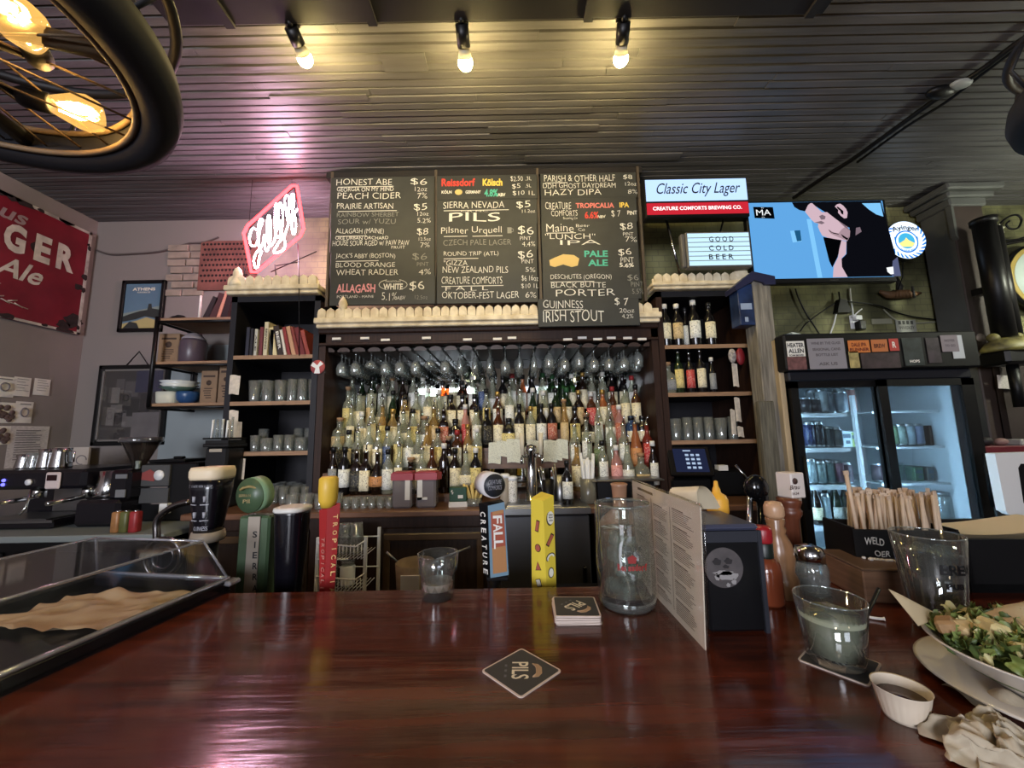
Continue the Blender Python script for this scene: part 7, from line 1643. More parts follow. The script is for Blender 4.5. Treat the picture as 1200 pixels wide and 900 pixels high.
# wooden handle with a white block
t = tapbase('wooden beer tap handle topped by a small white printed block', 930, 640, 1.14)
mb = MB(); R3 = (tl(t, 942, 590).x - tl(t, 917, 590).x) / 2
zt = tl(t, 930, 583).z
mb.lathe([(0, 0), (R3 * .62, 0), (R3 * .68, zt - .06), (R3 * .95, zt - .045), (R3 * .98, zt - .035), (R3 * .86, zt - .03), (R3 * .86, zt - .024), (R3 * 1.02, zt - .012), (R3 * 1.0, zt), (0, zt)], 24); mb.done('body', mat('tap_walnut', (112, 56, 34), .35, noise=(5, .4), stretch=(10, 10, 1)), t)
a, c = tl(t, 918, 553), tl(t, 941, 582)
mb = MB(); mb.box(a.x, c.x, -.02, .03, zt, zt + (a.z - c.z), RZ(.25), bev=.003); mb.done('block', mat('block_white', (212, 200, 190), .5), t)
mb = MB(); hh = a.z - c.z; mb.cyl((.006, -.0201, zt + hh * .68), (.006, -.0215, zt + hh * .68), .009, 16, M=RZ(.25)); text(mb, 'Brau', T(0, 0, 0) @ RZ(.25) @ T(.002, -.021, zt + hh * .36) @ FRONT, .012, .034, 0, .01, .3, 0, 'c'); text(mb, '1634', RZ(.25) @ T(.004, -.021, zt + hh * .14) @ FRONT, .008, .022, 0, .01, 0, 0, 'c'); mb.done('logo', mat('block_ink', (74, 46, 40), .6), t)
# black ball headed handle
t = tapbase('black ball topped beer tap handle with chrome legs behind the napkin box', 886, 640, 1.17)
c0 = tl(t, 886, 572); mb = MB(); mb.sphere(c0, .034, 20, 14, sc=(1, .8, 1.15)); mb.tube([c0 + Vector((.01, -.01, -.02)), Vector((.012, -.01, .10)), Vector((0, 0, .02))], [.016, .012, .016], 10); mb.done('knob', mat('gloss_black', (12, 12, 14), .12), t)
mb = MB(); mb.tube([c0 + Vector((-.02, 0, -.02)), c0 + Vector((-.032, 0, -.13)), Vector((-.012, 0, .0))], .008, 8); mb.tube([c0 + Vector((.02, 0, -.03)), c0 + Vector((.045, 0, -.12)), Vector((.012, 0, .0))], .008, 8); mb.cyl((0, 0, 0), (0, 0, .06), .02); mb.done('leg', m_chrome, t)
mb = MB(); mb.tube([c0 + Vector((-.008, .02, .02)), tl(t, 862, 545, .03)], .0035, 6); mb.done('pin', m_chrome, t)
# wire basket rack below the back counter, and a small bucket with a card
RYY = 2.05
a, c = P(372, 640, Y=RYY), P(428, 640, Y=RYY)
t = thing('wire_rack', 'white wire rack on legs holding glasses under the back counter', 'rack', ((a.x + c.x) / 2, RYY, 0)); w_ = (c.x - a.x) / 2
zz_ = [P(400, y, Y=RYY).z for y in (641, 680)]
mb = MB()
for x in (-w_, w_):
    for y in (0, .2): mb.box(x - .008, x + .008, y, y + .012, 0, P(428, 629, Y=RYY).z)
mb.done('upright', m_whitep, t)
for z in zz_:
    mb = MB(); mb.tube([(-w_, 0, z + .02), (w_ - .05, 0, z + .0), (w_, .0, z + .03)], .004, 6); mb.tube([(-w_, .2, z), (w_, .2, z)], .004, 6); mb.tube([(-w_, 0, z - .06), (w_ * .3, 0, z - .06)], .004, 6)
    for k in range(13): mb.tube([(-w_ + k * w_ * 2 / 13, 0, z + .01), (-w_ + k * w_ * 2 / 13, 0, z - .06), (-w_ + k * w_ * 2 / 13, .2, z - .06)], .0025, 5)
    mb.done('wire_basket', m_whitep, t)
def on(px, py): p = P(px, py, Y=RYY + .1); return p
for i, (k_, px, j, lab) in enumerate((('pint glass', 384, 0, 'first upturned pint in the upper wire basket'), ('pint glass', 404, 0, 'second upturned pint in the upper wire basket'), ('pint glass', 417, 0, 'last upturned pint in the upper wire basket'), ('rocks glass', 388, 1, 'short glass in the lower wire basket'))):
    o = link('drinking_glass', SM[k_], None, None, (on(px, 650).x, RYY + .1, zz_[j] - .055 + (.149 if k_ == 'pint glass' else 0)))
    if k_ == 'pint glass': o.rotation_euler = (PI, 0, 0)
    tag(o, lab, 'glass', 'glasses in the wire rack')
t = thing('jam_jar', 'white filled jar with clear lid in the lower wire basket', 'jar', (on(407, 680).x, RYY + .1, zz_[1] - .055))
mb = MB(); mb.lathe([(0, 0), (.036, 0), (.038, .006), (.038, .09), (.03, .10), (0, .10)], 18); mb.done('body', m_whitep, t)
mb = MB(); mb.lathe([(.034, .10), (.036, .125), (.0, .128)], 18); mb.done('lid', m_stem, t)
BYY = 2.0
p = P(486, 700, Y=BYY)
t = thing('bucket', 'tan cloth bucket with white card and metal handles behind the rocks glass', 'bucket', (p.x, BYY, 0)); zr = P(486, 658, Y=BYY).z
mb = MB(); mb.lathe([(0, zr - .22), (.08, zr - .22), (.095, zr), (.09, zr), (.076, zr - .2), (0, zr - .2)], 24); mb.done('body', mat('bucket_tan', (136, 112, 84), .7, noise=(9, .5)), t)
mb = MB(); mb.box(-.03, .055, -.105, -.10, zr - .09, zr - .01, RX(.05)); mb.done('card', m_white, t)
mb = MB(); mb.tube([(-.09, 0, zr), P(453, 647, Y=BYY) - t.location], .006, 6); mb.tube([(.09, 0, zr), P(551, 641, Y=BYY) - t.location], .006, 6); mb.done('handle', m_steel, t)
mb = MB(); mb.box(p.x - .25, p.x + .25, BYY - .14, BYY + .16, 0, zr - .222); mb.box(p.x - .24, p.x + .24, BYY - .145, BYY - .14, .08, zr - .26, bev=.005); tag(mb.done('floor_cabinet', m_dark), 'low dark cabinet standing behind the bar under the bucket', 'cabinet')
# pale brown jug on the under-bar shelf, seen over the beer mug
p = P(727, 600, Y=1.85)
t = thing('ceramic_jug', 'glossy tan long necked jug behind the big beer mug', 'jug', (p.x, 1.85, .72)); f_ = lambda py: P(727, py, Y=1.85).z - .72
mb = MB(); mb.lathe([(0, 0), (.09, 0), (.10, .02), (.105, f_(640)), (.10, f_(612)), (.07, f_(603)), (.036, f_(596)), (.03, f_(590)), (.035, f_(570)), (.04, f_(567)), (.034, f_(566)), (0, f_(570))], 28); mb.done('body', mat('jug_tan', (176, 128, 96), .25), t)
mb = MB(); mb.box(-.03, .06, -.112, -.104, .08, f_(622)); mb.done('label', m_white, t)
mb = MB(); mb.box(p.x - .35, p.x + .3, 1.7, 2.02, 0, .7185); mb.box(p.x - .33, p.x + .28, 1.69, 1.7, .1, .66, bev=.006); tag(mb.done('floor_cabinet', m_black), 'low black cabinet standing behind the bar under the tan jug', 'cabinet')
from mathutils import noise as mnoise
# ------------------------------------------------------------------ on the bar: acrylic case at the left
B = lambda px, py, dz=0: P(px, py, z=BZ + dz)
e0, e1 = B(270, 693), B(0, 818)
ang = math.atan2(-(e0.x - e1.x), e0.y - e1.y)
t = thing('display_case', 'clear acrylic food case on a black tray at the end of the bar', 'display case', (e0.x, e0.y, BZ), ang)
Lc, Wc, Hc = .78, .42, .125
mb = MB()
mb.box(-Wc, 0, -Lc, 0, 0, .006); 
for q in ((-Wc, -Wc + .02, -Lc, 0), (-.02, 0, -Lc, 0), (-Wc, 0, -Lc, -Lc + .02), (-Wc, 0, -.02, 0)): mb.box(q[0], q[1], q[2], q[3], .004, .030, bev=.004)
mb.done('tray', mat('case_tray', (18, 18, 24), .18), t)
def taper(z0, z1, i0, i1):
    return [(-Wc + i0, -Lc + i0, z0), (-i0, -Lc + i0, z0), (-i0, -i0, z0), (-Wc + i0, -i0, z0), (-Wc + i1, -Lc + i1, z1), (-i1, -Lc + i1, z1), (-i1, -i1, z1), (-Wc + i1, -i1, z1)]
zl_ = P(243, 633, Y=e0.y - .03).z - BZ
mb = MB(); vs = taper(.030, zl_, .004, .045); mb.add(vs, [(0, 1, 5, 4), (1, 2, 6, 5), (2, 3, 7, 6), (3, 0, 4, 7), (4, 5, 6, 7)])
mb.done('cover', m_grayglass, t)
mb = MB(); m_edge = glass('acrylic_edge', (225, 225, 230), 2.5, .12, .35, (205, 205, 215))
for i, j in ((4, 5), (5, 6), (6, 7), (7, 4), (1, 5), (2, 6), (3, 7), (0, 4)): mb.tube([vs[i], vs[j]], .003, 6)
for i, j in ((0, 1), (1, 2), (2, 3), (3, 0)): mb.tube([Vector(vs[i]) + Vector((0, 0, .003)), Vector(vs[j]) + Vector((0, 0, .003))], .0055, 6)
mb.done('cover_edge', m_edge, t)
mb = MB(); mb.box(-.012, .016, -.02, .016, .018, .03, bev=.004); mb.done('corner_tab', m_edge, t)
R0m = T(e0.x, e0.y, BZ) @ RZ(ang)
pp = [R0m @ Vector(v) for v in ((-.36, -.62, .009), (-.05, -.26, .009), (-.035, -.05, .012), (-.22, -.04, .010), (-.36, -.2, .010))]
pcn = [B(-60, 742, .010), B(120, 742, .010), B(236, 697, .010), B(100, 699, .010)]
mb = MB()
def papf(u, v):
    q_ = pcn[0].lerp(pcn[1], u).lerp(pcn[3].lerp(pcn[2], u), v)
    r_ = .5 - abs(mnoise.noise(Vector((u * 3.2, v * 3.0, 2.2))))
    return q_ + Vector((.012 * mnoise.noise(Vector((v * 5, 3, 1))), .02 * mnoise.noise(Vector((u * 5, 1, 7))), max(0, .022 * r_ + .006 * mnoise.noise(Vector((u * 9, v * 9, 5))) + (.02 * max(0, 1 - abs(v - .9) * 8) * max(0, 1 - abs(u - .35) * 5)))))
mb.grid(papf, 26, 26); o = MB(); o.v = [v - e0 for v in mb.v]; o.f, o.m, o.sm = mb.f, mb.m, mb.sm
tag(o.done('parchment_paper', mat('brown_parchment', (204, 166, 120), .65, noise=(5, .15)), None, None, e0), 'crumpled brown parchment paper lying inside the acrylic case', 'paper')

# ------------------------------------------------------------------ empty rocks glass
m_thick = glass('thick_glass', (240, 243, 241), 1.6, .03, .03)
p = B(513, 700); s_ = (B(536, 700).x - B(492, 700).x) / 2
t = thing('rocks_glass', 'empty faceted rocks glass with foam rings on the bar', 'glass', p)
hg = P(513, 648, Y=p.y).z - BZ
mb = MB(); mb.shell([(0, 0), (s_ * .80, 0), (s_ * .84, .004), (s_ * .88, .02), (s_ * .92, hg * .55), (s_ * 1.04, hg * .62), (s_ * 1.10, hg), (s_ * 1.04, hg), (s_ * .98, hg * .62), (s_ * .85, hg * .52), (s_ * .8, .022), (0, .018)], 12)
mb.done('body', m_thick, t)
mb = MB(); mb.shell([(0, .0185), (s_ * .78, .0225), (s_ * .83, hg * .38)], 24); mb.done('foam_residue', glass('foam_film', (220, 215, 210), .5, .3, .30, (214, 200, 188)), t)
# big stein
p = B(735, 708); 
t = thing('beer_mug', 'large dimpled clear beer mug of ice water beside the coasters', 'mug', p)
w_ = (B(769, 708).x - B(700, 708).x) / 2; hm_ = P(735, 590, Y=p.y).z - BZ
mb = MB()
def mugr(z):
    f = z / hm_
    return w_ * (.88 if f < .02 else .95 + .05 * math.sin(min(1, f / .75) * PI) if f < .78 else .96)
zs_ = [hm_ * k / 22 for k in range(23)]; n = 32; prof = [(mugr(z), z) for z in zs_]
def dim(a, z):
    f = z / hm_
    if f < .08 or f > .70: return 1
    r_ = 0 if f < .38 else .5
    return 1 - .10 * max(0, math.cos((a * 6 / (2 * PI) + r_) * 2 * PI)) * math.sin(min(1, max(0, (f - .08) / .30 if f < .38 else (f - .38) / .32)) * PI)
vs = []; fs = []
for r_, z in prof:
    for k in range(n): a = 2 * PI * k / n; q = r_ * dim(a, z); vs.append((q * math.cos(a), q * math.sin(a), z))
for i in range(22):
    for k in range(n): fs.append((i * n + k, i * n + (k + 1) % n, (i + 1) * n + (k + 1) % n, (i + 1) * n + k))
fs.append(list(range(n))[::-1]); mb.add(vs, fs, None, True)
mb.shell([(w_ * .96, hm_), (w_ * .93, hm_ + .004), (w_ * .89, hm_), (w_ * .87, hm_ * .7), (w_ * .85, .03), (0, .026)], 32)
mb.done('body', m_thick, t)
mb = MB(); mb.shell([(w_ * .90, .004), (w_ * .93, .012), (w_ * .90, .02)], 32); mb.tube([(w_ * .92 * math.cos(k * PI / 16), w_ * .92 * math.sin(k * PI / 16), hm_) for k in range(32)], .003, 6, True); mb.done('rim', glass('rim_glint', (235, 240, 238), 3.0, .03, .10, (200, 205, 200)), t)
mb = MB(); mb.tube(smooth([Vector((.02, w_ * .9, hm_ * .85)), Vector((.03, w_ * 1.5, hm_ * .80)), Vector((.03, w_ * 1.6, hm_ * .45)), Vector((.02, w_ * .92, hm_ * .2))], 6), .013, 10); mb.done('handle', m_thick, t)
mb = MB(); mb.lathe([(0, .028), (w_ * .82, .028), (w_ * .84, hm_ * .74), (0, hm_ * .74)], 28); mb.done('water', glass('water_film', (236, 240, 236), 1.0, .02), t)
rr_ = random.Random(9)
for k in range(9):
    mb = MB(); mb.box(-.016, .016, -.016, .016, -.013, .013, T(rr_.uniform(-.5, .5) * w_, rr_.uniform(-.5, .3) * w_, hm_ * (.15 + .55 * k / 9)) @ RZ(rr_.random() * 3) @ RX(rr_.random() * 2), bev=.005); mb.done('ice_cube', glass('mug_ice', (236, 240, 236), 2.6, .08, .20, (222, 226, 220)), t)
mb = MB()
def onmug(x, z, off=.0012): 
    a = -PI / 2 - .26 + x / w_; r_ = mugr(z) * dim(a, z) + off; return T(r_ * math.cos(a), r_ * math.sin(a), z) @ RZ(a + PI / 2) @ FRONT
for k, ch in enumerate('Reissdorf'): text(mb, ch, onmug(-.012 + k * .0072 - .004, hm_ * .42, .002), .014 if k == 0 or ch in 'df' else .010, .0066, 0, .05)
for k in range(5): text(mb, 'REISS'[k], onmug(-.004 + k * .009, hm_ * .605, .002), .008, .006, 1, .02)
for k, ch in enumerate('KOLN'): text(mb, ch, onmug(.0 + k * .009, hm_ * .55, .002), .007, .006, 1, .02)
mb.prism([(-.008, -.006), (.008, -.006), (.010, .006), (0, .012), (-.010, .006)], -.0008, 0, onmug(.016, hm_ * .51, .0025), 0)
mb.done('logo', [mat('mug_red', (150, 36, 34), .5), mat('mug_ink', (60, 60, 56), .5)], t)
# menu sheet in a plastic sleeve
b1, b2 = B(827, 762), B(748, 676)
h1 = P(819, 592, Y=b1.y).z - BZ; h2_ = P(741, 563, Y=b2.y).z - BZ
hM_ = (h1 + h2_) / 2
t = thing('menu_sheet', 'tall printed menu in a clear sleeve standing beside the beer mug', 'menu', b1)
d_ = (b2 - b1); Lm = d_.length; ux = d_.normalized(); 
bl1 = b2 - b1; tr1 = P(821, 594, Y=b1.y) - b1
_n = bl1.cross(tr1); _c = Vector((0, 0, CAM_Z)); _q = P(741, 563, Y=b2.y) - _c
tl1 = _c + _q * ((b1 - _c).dot(_n) / _q.dot(_n)) - b1
def quad(u, v):     # u from far(0) to near(1), v bottom(0) to top(1)
    lo = bl1.lerp(Vector((0, 0, .0)), u); hi = tl1.lerp(tr1, u); q_ = lo.lerp(hi, v); return q_
nm = (tr1 - Vector((0, 0, 0))).cross(bl1).normalized(); nm = nm if nm.x < 0 else -nm
# the card's own frame: origin at the far top corner
mb = MB(); th = nm * .0012
mb.add([quad(0, 0) + th, quad(1, 0) + th, quad(1, 1) + th, quad(0, 1) + th, quad(0, 0) - th, quad(1, 0) - th, quad(1, 1) - th, quad(0, 1) - th], [(0, 1, 2, 3), (7, 6, 5, 4), (0, 4, 5, 1), (1, 5, 6, 2), (2, 6, 7, 3), (3, 7, 4, 0)]); mb.done('sheet', mat('menu_cream', (236, 223, 204), .4), t)
mb = MB(); rr_ = random.Random(12)
def bar_(u0, u1, v0, v1, mi=0): mb.add([quad(u0, v0) + nm * .0018, quad(u1, v0) + nm * .0018, quad(u1, v1) + nm * .0018, quad(u0, v1) + nm * .0018], [(0, 1, 2, 3)], None, False, mi)
for c0, c1, v1_ in ((.10, .34, .88), (.40, .62, .86), (.68, .93, .90)):
    v = v1_; k = 0
    while v > .06:
        if k % 9 == 8: v -= .022; k += 1; continue
        head = k % 9 == 0
        bar_(c0, c0 + (c1 - c0) * (rr_.uniform(.5, .7) if head else rr_.uniform(.7, 1.0)), v - (.008 if head else .005), v, 1 if head else 0); v -= .0155; k += 1
bar_(.12, .40, .93, .955, 1); bar_(.36, .372, .06, .90, 2); bar_(.645, .655, .06, .90, 2)
mb.done('printing', [mat('menu_text', (120, 104, 92), .6), mat('menu_heading', (96, 76, 64), .6), mat('menu_rule', (180, 164, 148), .6)], t)
mb = MB(); o_ = nm * .003
mb.add([quad(-.02, -.0) + o_, quad(1.03, 0.0) + o_, quad(1.03, 1.02) + o_, quad(-.02, 1.02) + o_], [(0, 1, 2, 3)]); mb.tube([quad(1.03, 0) , quad(1.03, .98), quad(1.0, 1.015), quad(.5, 1.02), quad(-.02, 1.02)], .002, 6); mb.done('sleeve', glass('sleeve_film', (244, 242, 238), 1.0, .06), t)
# napkin dispenser with a faded round picture
p0 = B(824, 737); 
t = thing('napkin_dispenser', 'black napkin dispenser with round faded sticker behind the menu', 'dispenser', (0, 0, BZ))
Yn = .80
a, c = P(824, 640, Y=Yn), P(891, 640, Y=Yn); t.location = ((a.x + c.x) / 2, Yn, BZ); w_ = (c.x - a.x) / 2; hN = P(857, 622, Y=Yn).z - BZ
mb = MB(); mb.box(-w_, w_, 0, .135, 0, hN, bev=.006); mb.done('body', mat('dispenser_body', (11, 11, 14), .35, spec=.35), t)
mb = MB(); mb.box(-w_, w_, -.002, .137, hN, hN + .012, bev=.005); mb.done('top', mat('dispenser_top', (62, 66, 88), .35), t)
mb = MB(); mb.box(w_ - .006, w_ + .002, -.004, .004, 0, hN); mb.box(-w_, w_, -.003, .0, hN - .022, hN, bev=.001); mb.done('front_trim', mat('dispenser_trim', (44, 46, 54), .35), t)
c0 = P(848, 665, Y=Yn) - t.location; rd = (P(871, 665, Y=Yn).x - P(826, 665, Y=Yn).x) / 2
mb = MB(); mb.prism([(rd * math.cos(k * PI / 20), rd * math.sin(k * PI / 20)) for k in range(40)], -.001, .0001, T(c0.x, -.0012, c0.z) @ FRONT, 0)
for x, z, a_, b2, mi in ((-.35, .30, .22, .18, 1), (.25, .32, .20, .16, 1), (-.05, -.25, .5, .12, 2), (.15, -.40, .55, .22, 2), (0, -.28, .14, .08, 1), (.45, -.7, .12, .14, 2), (-.4, -.45, .12, .18, 2), (.1, .05, .16, .1, 1), (.15, -.85, .1, .1, 2)):
    mb.prism([(rd * (x + a_ * math.cos(k * .5) * (1 + .2 * math.sin(k * 2.3))), rd * (z + b2 * math.sin(k * .5) * (1 + .2 * math.cos(k * 1.7)))) for k in range(12)], .0002, .0006 + .0003 * mi, T(c0.x, -.0012, c0.z) @ FRONT, mi)
mb.done('round_sticker', [mat('sticker_moon', (84, 78, 78), .5, noise=(30, .35)), mat('sticker_moon_dark', (40, 36, 38), .5), mat('sticker_moon_pale', (142, 138, 136), .5)], t)
# bent cream sheet resting between menu and dispenser
q0, q1 = P(772, 568, Y=.96) + Vector((.03, 0, 0)), P(812, 566, Y=.90) + Vector((.012, 0, 0))
t = thing('bent_napkins', 'sheaf of cream paper bent over behind the printed menu', 'paper', (q1.x, .87, BZ))
def bend(u, v):      # u along, v from the table up and over
    base_ = (q0 - t.location).lerp(q1 - t.location, u); hz_ = base_.z
    if v < .7: return Vector((base_.x - .004, base_.y, hz_ * v / .7 * .97))
    a = (v - .7) / .3; return Vector((base_.x + .045 * a + .006 * math.sin(u * 3), base_.y, hz_ * (.97 + .03 * math.sin(a * 2.0)) - .055 * a * a))
mb = MB(); mb.grid(bend, 8, 24); mb.grid(lambda u, v: bend(u, v) + Vector((-.004, 0, -.003)), 8, 24); mb.done('sheet', mat('napkin_cream', (214, 198, 164), .6), t)
# squeeze bottle
p = P(838, 600, Y=1.0); t = thing('squeeze_bottle', 'clear squeeze bottle with pointed yellow cap behind the napkin box', 'bottle', (p.x, .985, BZ)); f_ = lambda py: P(838, py, Y=.985).z - BZ
mb = MB(); mb.lathe([(0, 0), (.024, 0), (.027, .006), (.027, f_(612)), (.022, f_(600)), (0, f_(600))], 20); mb.done('body', glass('squeeze_body', (226, 224, 214), 1, .1, .3, (210, 206, 190)), t)
mb = MB(); mb.lathe([(.024, f_(601)), (.025, f_(599)), (.025, f_(585)), (.020, f_(580)), (.010, f_(577)), (.009, f_(573)), (.006, f_(570)), (.0045, f_(564)), (0, f_(563))], 20); mb.done('cap', mat('cap_yellow_plastic', (232, 164, 36), .4), t)
# hot sauce
p = B(901, 706); t = thing('hot_sauce_bottle', 'orange hot sauce bottle with red cap and dark green neck', 'bottle', (p.x, p.y, BZ)); f_ = lambda py: P(901, py, Y=p.y).z - BZ; k_ = (P(918, 660, Y=p.y).x - P(885, 660, Y=p.y).x) / 2
mb = MB(); mb.lathe([(0, 0), (k_ * .9, 0), (k_, .006), (k_, f_(668)), (k_ * .9, f_(658)), (k_ * .55, f_(652))], 24); mb.done('body', mat('sauce_orange', (124, 54, 28), .15), t)
mb = MB(); mb.lathe([(k_ * .57, f_(654)), (k_ * .58, f_(650)), (k_ * .60, f_(636)), (k_ * .5, f_(634)), (0, f_(634))], 20); mb.done('neck_wrap', mat('neck_green', (20, 30, 24), .4), t)
mb = MB(); mb.lathe([(k_ * .58, f_(635)), (k_ * .62, f_(633)), (k_ * .62, f_(620)), (k_ * .5, f_(616)), (0, f_(615.5))], 20); mb.done('cap', mat('sauce_cap', (160, 22, 30), .35), t)
# wooden pepper mill
p = P(913, 690, Y=.98); t = thing('pepper_mill', 'turned pale wooden pepper mill behind the hot sauce', 'pepper mill', (P(911, 640, Y=.97).x, .97, BZ)); f_ = lambda py: P(911, py, Y=.97).z - BZ
mb = MB(); mb.lathe([(0, 0), (.036, 0), (.037, f_(676)), (.030, f_(668)), (.034, f_(652)), (.030, f_(636)), (.019, f_(624)), (.022, f_(620)), (.018, f_(616)), (.021, f_(608)), (.019, f_(606))], 24); mb.done('body', mat('mill_wood', (150, 104, 66), .25, noise=(5, .35), stretch=(10, 10, 1)), t)
mb = MB(); mb.lathe([(.019, f_(606)), (.022, f_(603)), (.0215, f_(594)), (.017, f_(588)), (0, f_(586.5))], 22); mb.done('knob', mat('mill_knob', (186, 142, 104), .35), t)
# shaker jar with metal lid
p = B(953, 694); t = thing('shaker_jar', 'small glass shaker jar with domed metal lid', 'shaker', (p.x, p.y, BZ)); k_ = (P(971, 680, Y=p.y).x - P(936, 680, Y=p.y).x) / 2; f_ = lambda py: P(953, py, Y=p.y).z - BZ
mb = MB(); mb.shell([(0, 0), (k_ * .9, 0), (k_, .005), (k_, f_(664)), (k_ * .82, f_(655)), (k_ * .78, f_(655)), (k_ * .95, f_(665)), (k_ * .94, .008), (0, .007)], 24); mb.done('body', m_stem, t)
mb = MB(); mb.lathe([(k_ * .88, f_(657)), (k_ * .90, f_(647)), (k_ * .75, f_(641)), (k_ * .3, f_(638)), (0, f_(638))], 24); mb.done('lid', m_chrome, t)
mb = MB(); mb.lathe([(0, .008), (k_ * .9, .008), (k_ * .9, f_(676)), (0, f_(675))], 22); mb.done('filling', mat('salt_grey', (150, 150, 160), .6, noise=(80, .4)), t)
# coaster pile and single coaster
m_cb = mat('coaster_black', (50, 50, 52), .6); m_cw = mat('coaster_border', (206, 186, 172), .6); m_ck = mat('coaster_tan', (176, 142, 106), .6); m_cc = mat('coaster_cream_ink', (226, 216, 188), .6)
def coaster(name, lab, x, y, z, rz, n=1, full=True, s_=.0475):
    t = thing(name, lab, 'coaster', (x, y, z), rz, 'beer coasters on the bar')
    def rsq(a, r0):
        out = []
        for cx, cyy, a0 in ((a - r0, a - r0, 0), (-a + r0, a - r0, PI / 2), (-a + r0, -a + r0, PI), (a - r0, -a + r0, 1.5 * PI)):
            for k in range(5): out.append((cx + r0 * math.cos(a0 + k * PI / 8), cyy + r0 * math.sin(a0 + k * PI / 8)))
        return out
    mb = MB(); mb.prism(rsq(s_, .006), 0, .0016); mb.done('card', m_cw, t)
    if full:
        mb = MB(); mb.prism(rsq(s_ - .003, .004), .0016, .0018); mb.done('black_field', m_cb, t)
        mb = MB(); Dg = RZ(-PI / 4); text(mb, 'PILS', Dg @ T(0, -.016, .0020), .028, .046, 0, .015, 0, 0, 'c'); mb.tube([(.020 * math.cos(a), .012 + .014 * math.sin(a), .0022) for a in (2.6, 2.2, 1.9, 1.57, 1.2, .9, .5)], .0011, 5, M=Dg, mi=1); mb.prism([(-.019, .018), (-.010, .024), (.010, .024), (.019, .018), (.017, .028), (.008, .034), (-.008, .034), (-.017, .028)], .0018, .0021, Dg, 1)
        for k in range(3): mb.box(-.016 + k * .014, -.010 + k * .014, -.028, -.024, .0018, .0020, Dg, 2)
        mb.done('print', [m_cc, m_ck, mat('coaster_grey_ink', (90, 92, 98), .6)], t)
    return t
p = B(611, 787); co_ = coaster('beer_coaster', 'single square black coaster lying diagonally on the open bar', p.x, p.y, BZ + .0002, math.radians(-46.7), 1)
p = Vector((.1285, .893, BZ))
ang2 = math.radians(-92)
for k in range(8):
    coaster('beer_coaster', f"black coaster, {'topmost' if k == 7 else ORD[k] + ' from the bottom'} of the pile beside the beer mug", p.x + R_.uniform(-.001, .001), p.y + R_.uniform(-.001, .001) - .004, BZ + .0002 + k * .0022, ang2 + R_.uniform(-.03, .03), 1, k == 7)
# cocktail on its coaster
cq = [B(933, 775), B(942, 770), B(1037, 779), B(1023, 806)]
p = Vector((.540, .700, BZ)); cc = coaster('beer_coaster', 'black coaster under the pale green cocktail', p.x, p.y, BZ + .0002, math.radians(38), 1, True, .046)
t = thing('cocktail_glass', 'short glass of pale green cocktail with black straw on a coaster', 'glass', (B(980, 776).x, B(980, 776).y, BZ + .0025)); Yt = B(980, 776).y
k1 = (P(1017, 697, Y=Yt).x - P(936, 697, Y=Yt).x) / 2 * .87; k0 = (P(1009, 776, Y=Yt).x - P(949, 776, Y=Yt).x) / 2 * .95; hg = P(978, 700, Y=Yt).z - BZ - .002
mb = MB(); mb.shell([(0, 0), (k0 * .95, 0), (k0, .005), (k1, hg), (k1 * .96, hg), (k0 * .93, .014), (0, .012)], 32); mb.done('body', m_thick, t)
mb = MB(); mb.tube([(k1 * .98 * math.cos(k * PI / 18), k1 * .98 * math.sin(k * PI / 18), hg) for k in range(36)], .0014, 6, True); mb.done('rim', glass('rim_glint', (235, 240, 238), 3.0, .03, .10, (200, 205, 200)), t)
mb = MB(); zq = hg * .74; mb.lathe([(0, .0125), (k0 * .925, .0145), (k0 + (k1 * .955 - k0) * .74 - .001, zq), (0, zq)], 32); mb.done('drink', glass('lime_drink', (206, 214, 184), 1.0, .04, .55, (222, 224, 196)), t)
for k in range(4):
    mb = MB(); mb.box(-.017, .017, -.017, .017, -.014, .014, T((-.5, .35, -.05, .3)[k] * k0, (-.2, .3, .45, -.35)[k] * k0, zq - .012 + (k % 2) * .004 - (.03 if k > 1 else 0)) @ RZ(k * 1.1) @ RX(.3 * k), bev=.005); mb.done('ice_cube', glass('ice', (225, 232, 228), 1.5, .08, .08, (200, 210, 205)), t)
s0 = Vector((-.012, -.034, .016)); s1 = P(1030, 690, Y=Yt + .02) - t.location
mb = MB(); mb.cyl(s0, s0.lerp(s1, 1.0), .0032, 8); mb.done('straw', m_black, t)
# torn straw wrapper behind the cocktail
p = B(1027, 727); tag(MB().tube(smooth([Vector((-.014, .008, .004)), Vector((0, 0, .004)), Vector((.012, -.006, .005))], 4), [.003] * 8 + [.0045], 6).done('straw_wrapper', m_white, None, None, p), 'crumpled bit of white straw wrapper behind the cocktail', 'wrapper')
# ------------------------------------------------------------------ wooden tile box, straw box, pint
a, b_ = B(1003, 688), B(1058, 686)
t = thing('wooden_box', 'flat wooden game box with pale tiles on top beside the straws', 'box', (B(1012, 690).x, .93, BZ), math.radians(-8))
hB = (P(1010, 657, Y=.93).z - BZ) * .78; wB = .135
mb = MB(); mb.box(-.06, wB - .03, -.02, .13, 0, hB, bev=.003); mb.done('body', mat('box_wood', (124, 88, 62), .5, noise=(6, .35), stretch=(1, 1, 14)), t)
mb = MB(); mb.box(-.061, wB - .029, -.021, .131, hB, hB + .006, bev=.002); mb.done('lid', mat('box_wood_lid', (104, 78, 58), .4, noise=(6, .3)), t)
mb = MB(); rr_ = random.Random(2)
for k in range(14): mb.box(-.004, .004, -.004, .004, 0, .004, T(-.005 + k * .006, .05 - k * .002 + rr_.uniform(-.006, .006), hB + .006) @ RZ(rr_.random()), bev=.001)
mb.done('tile', m_white, t)
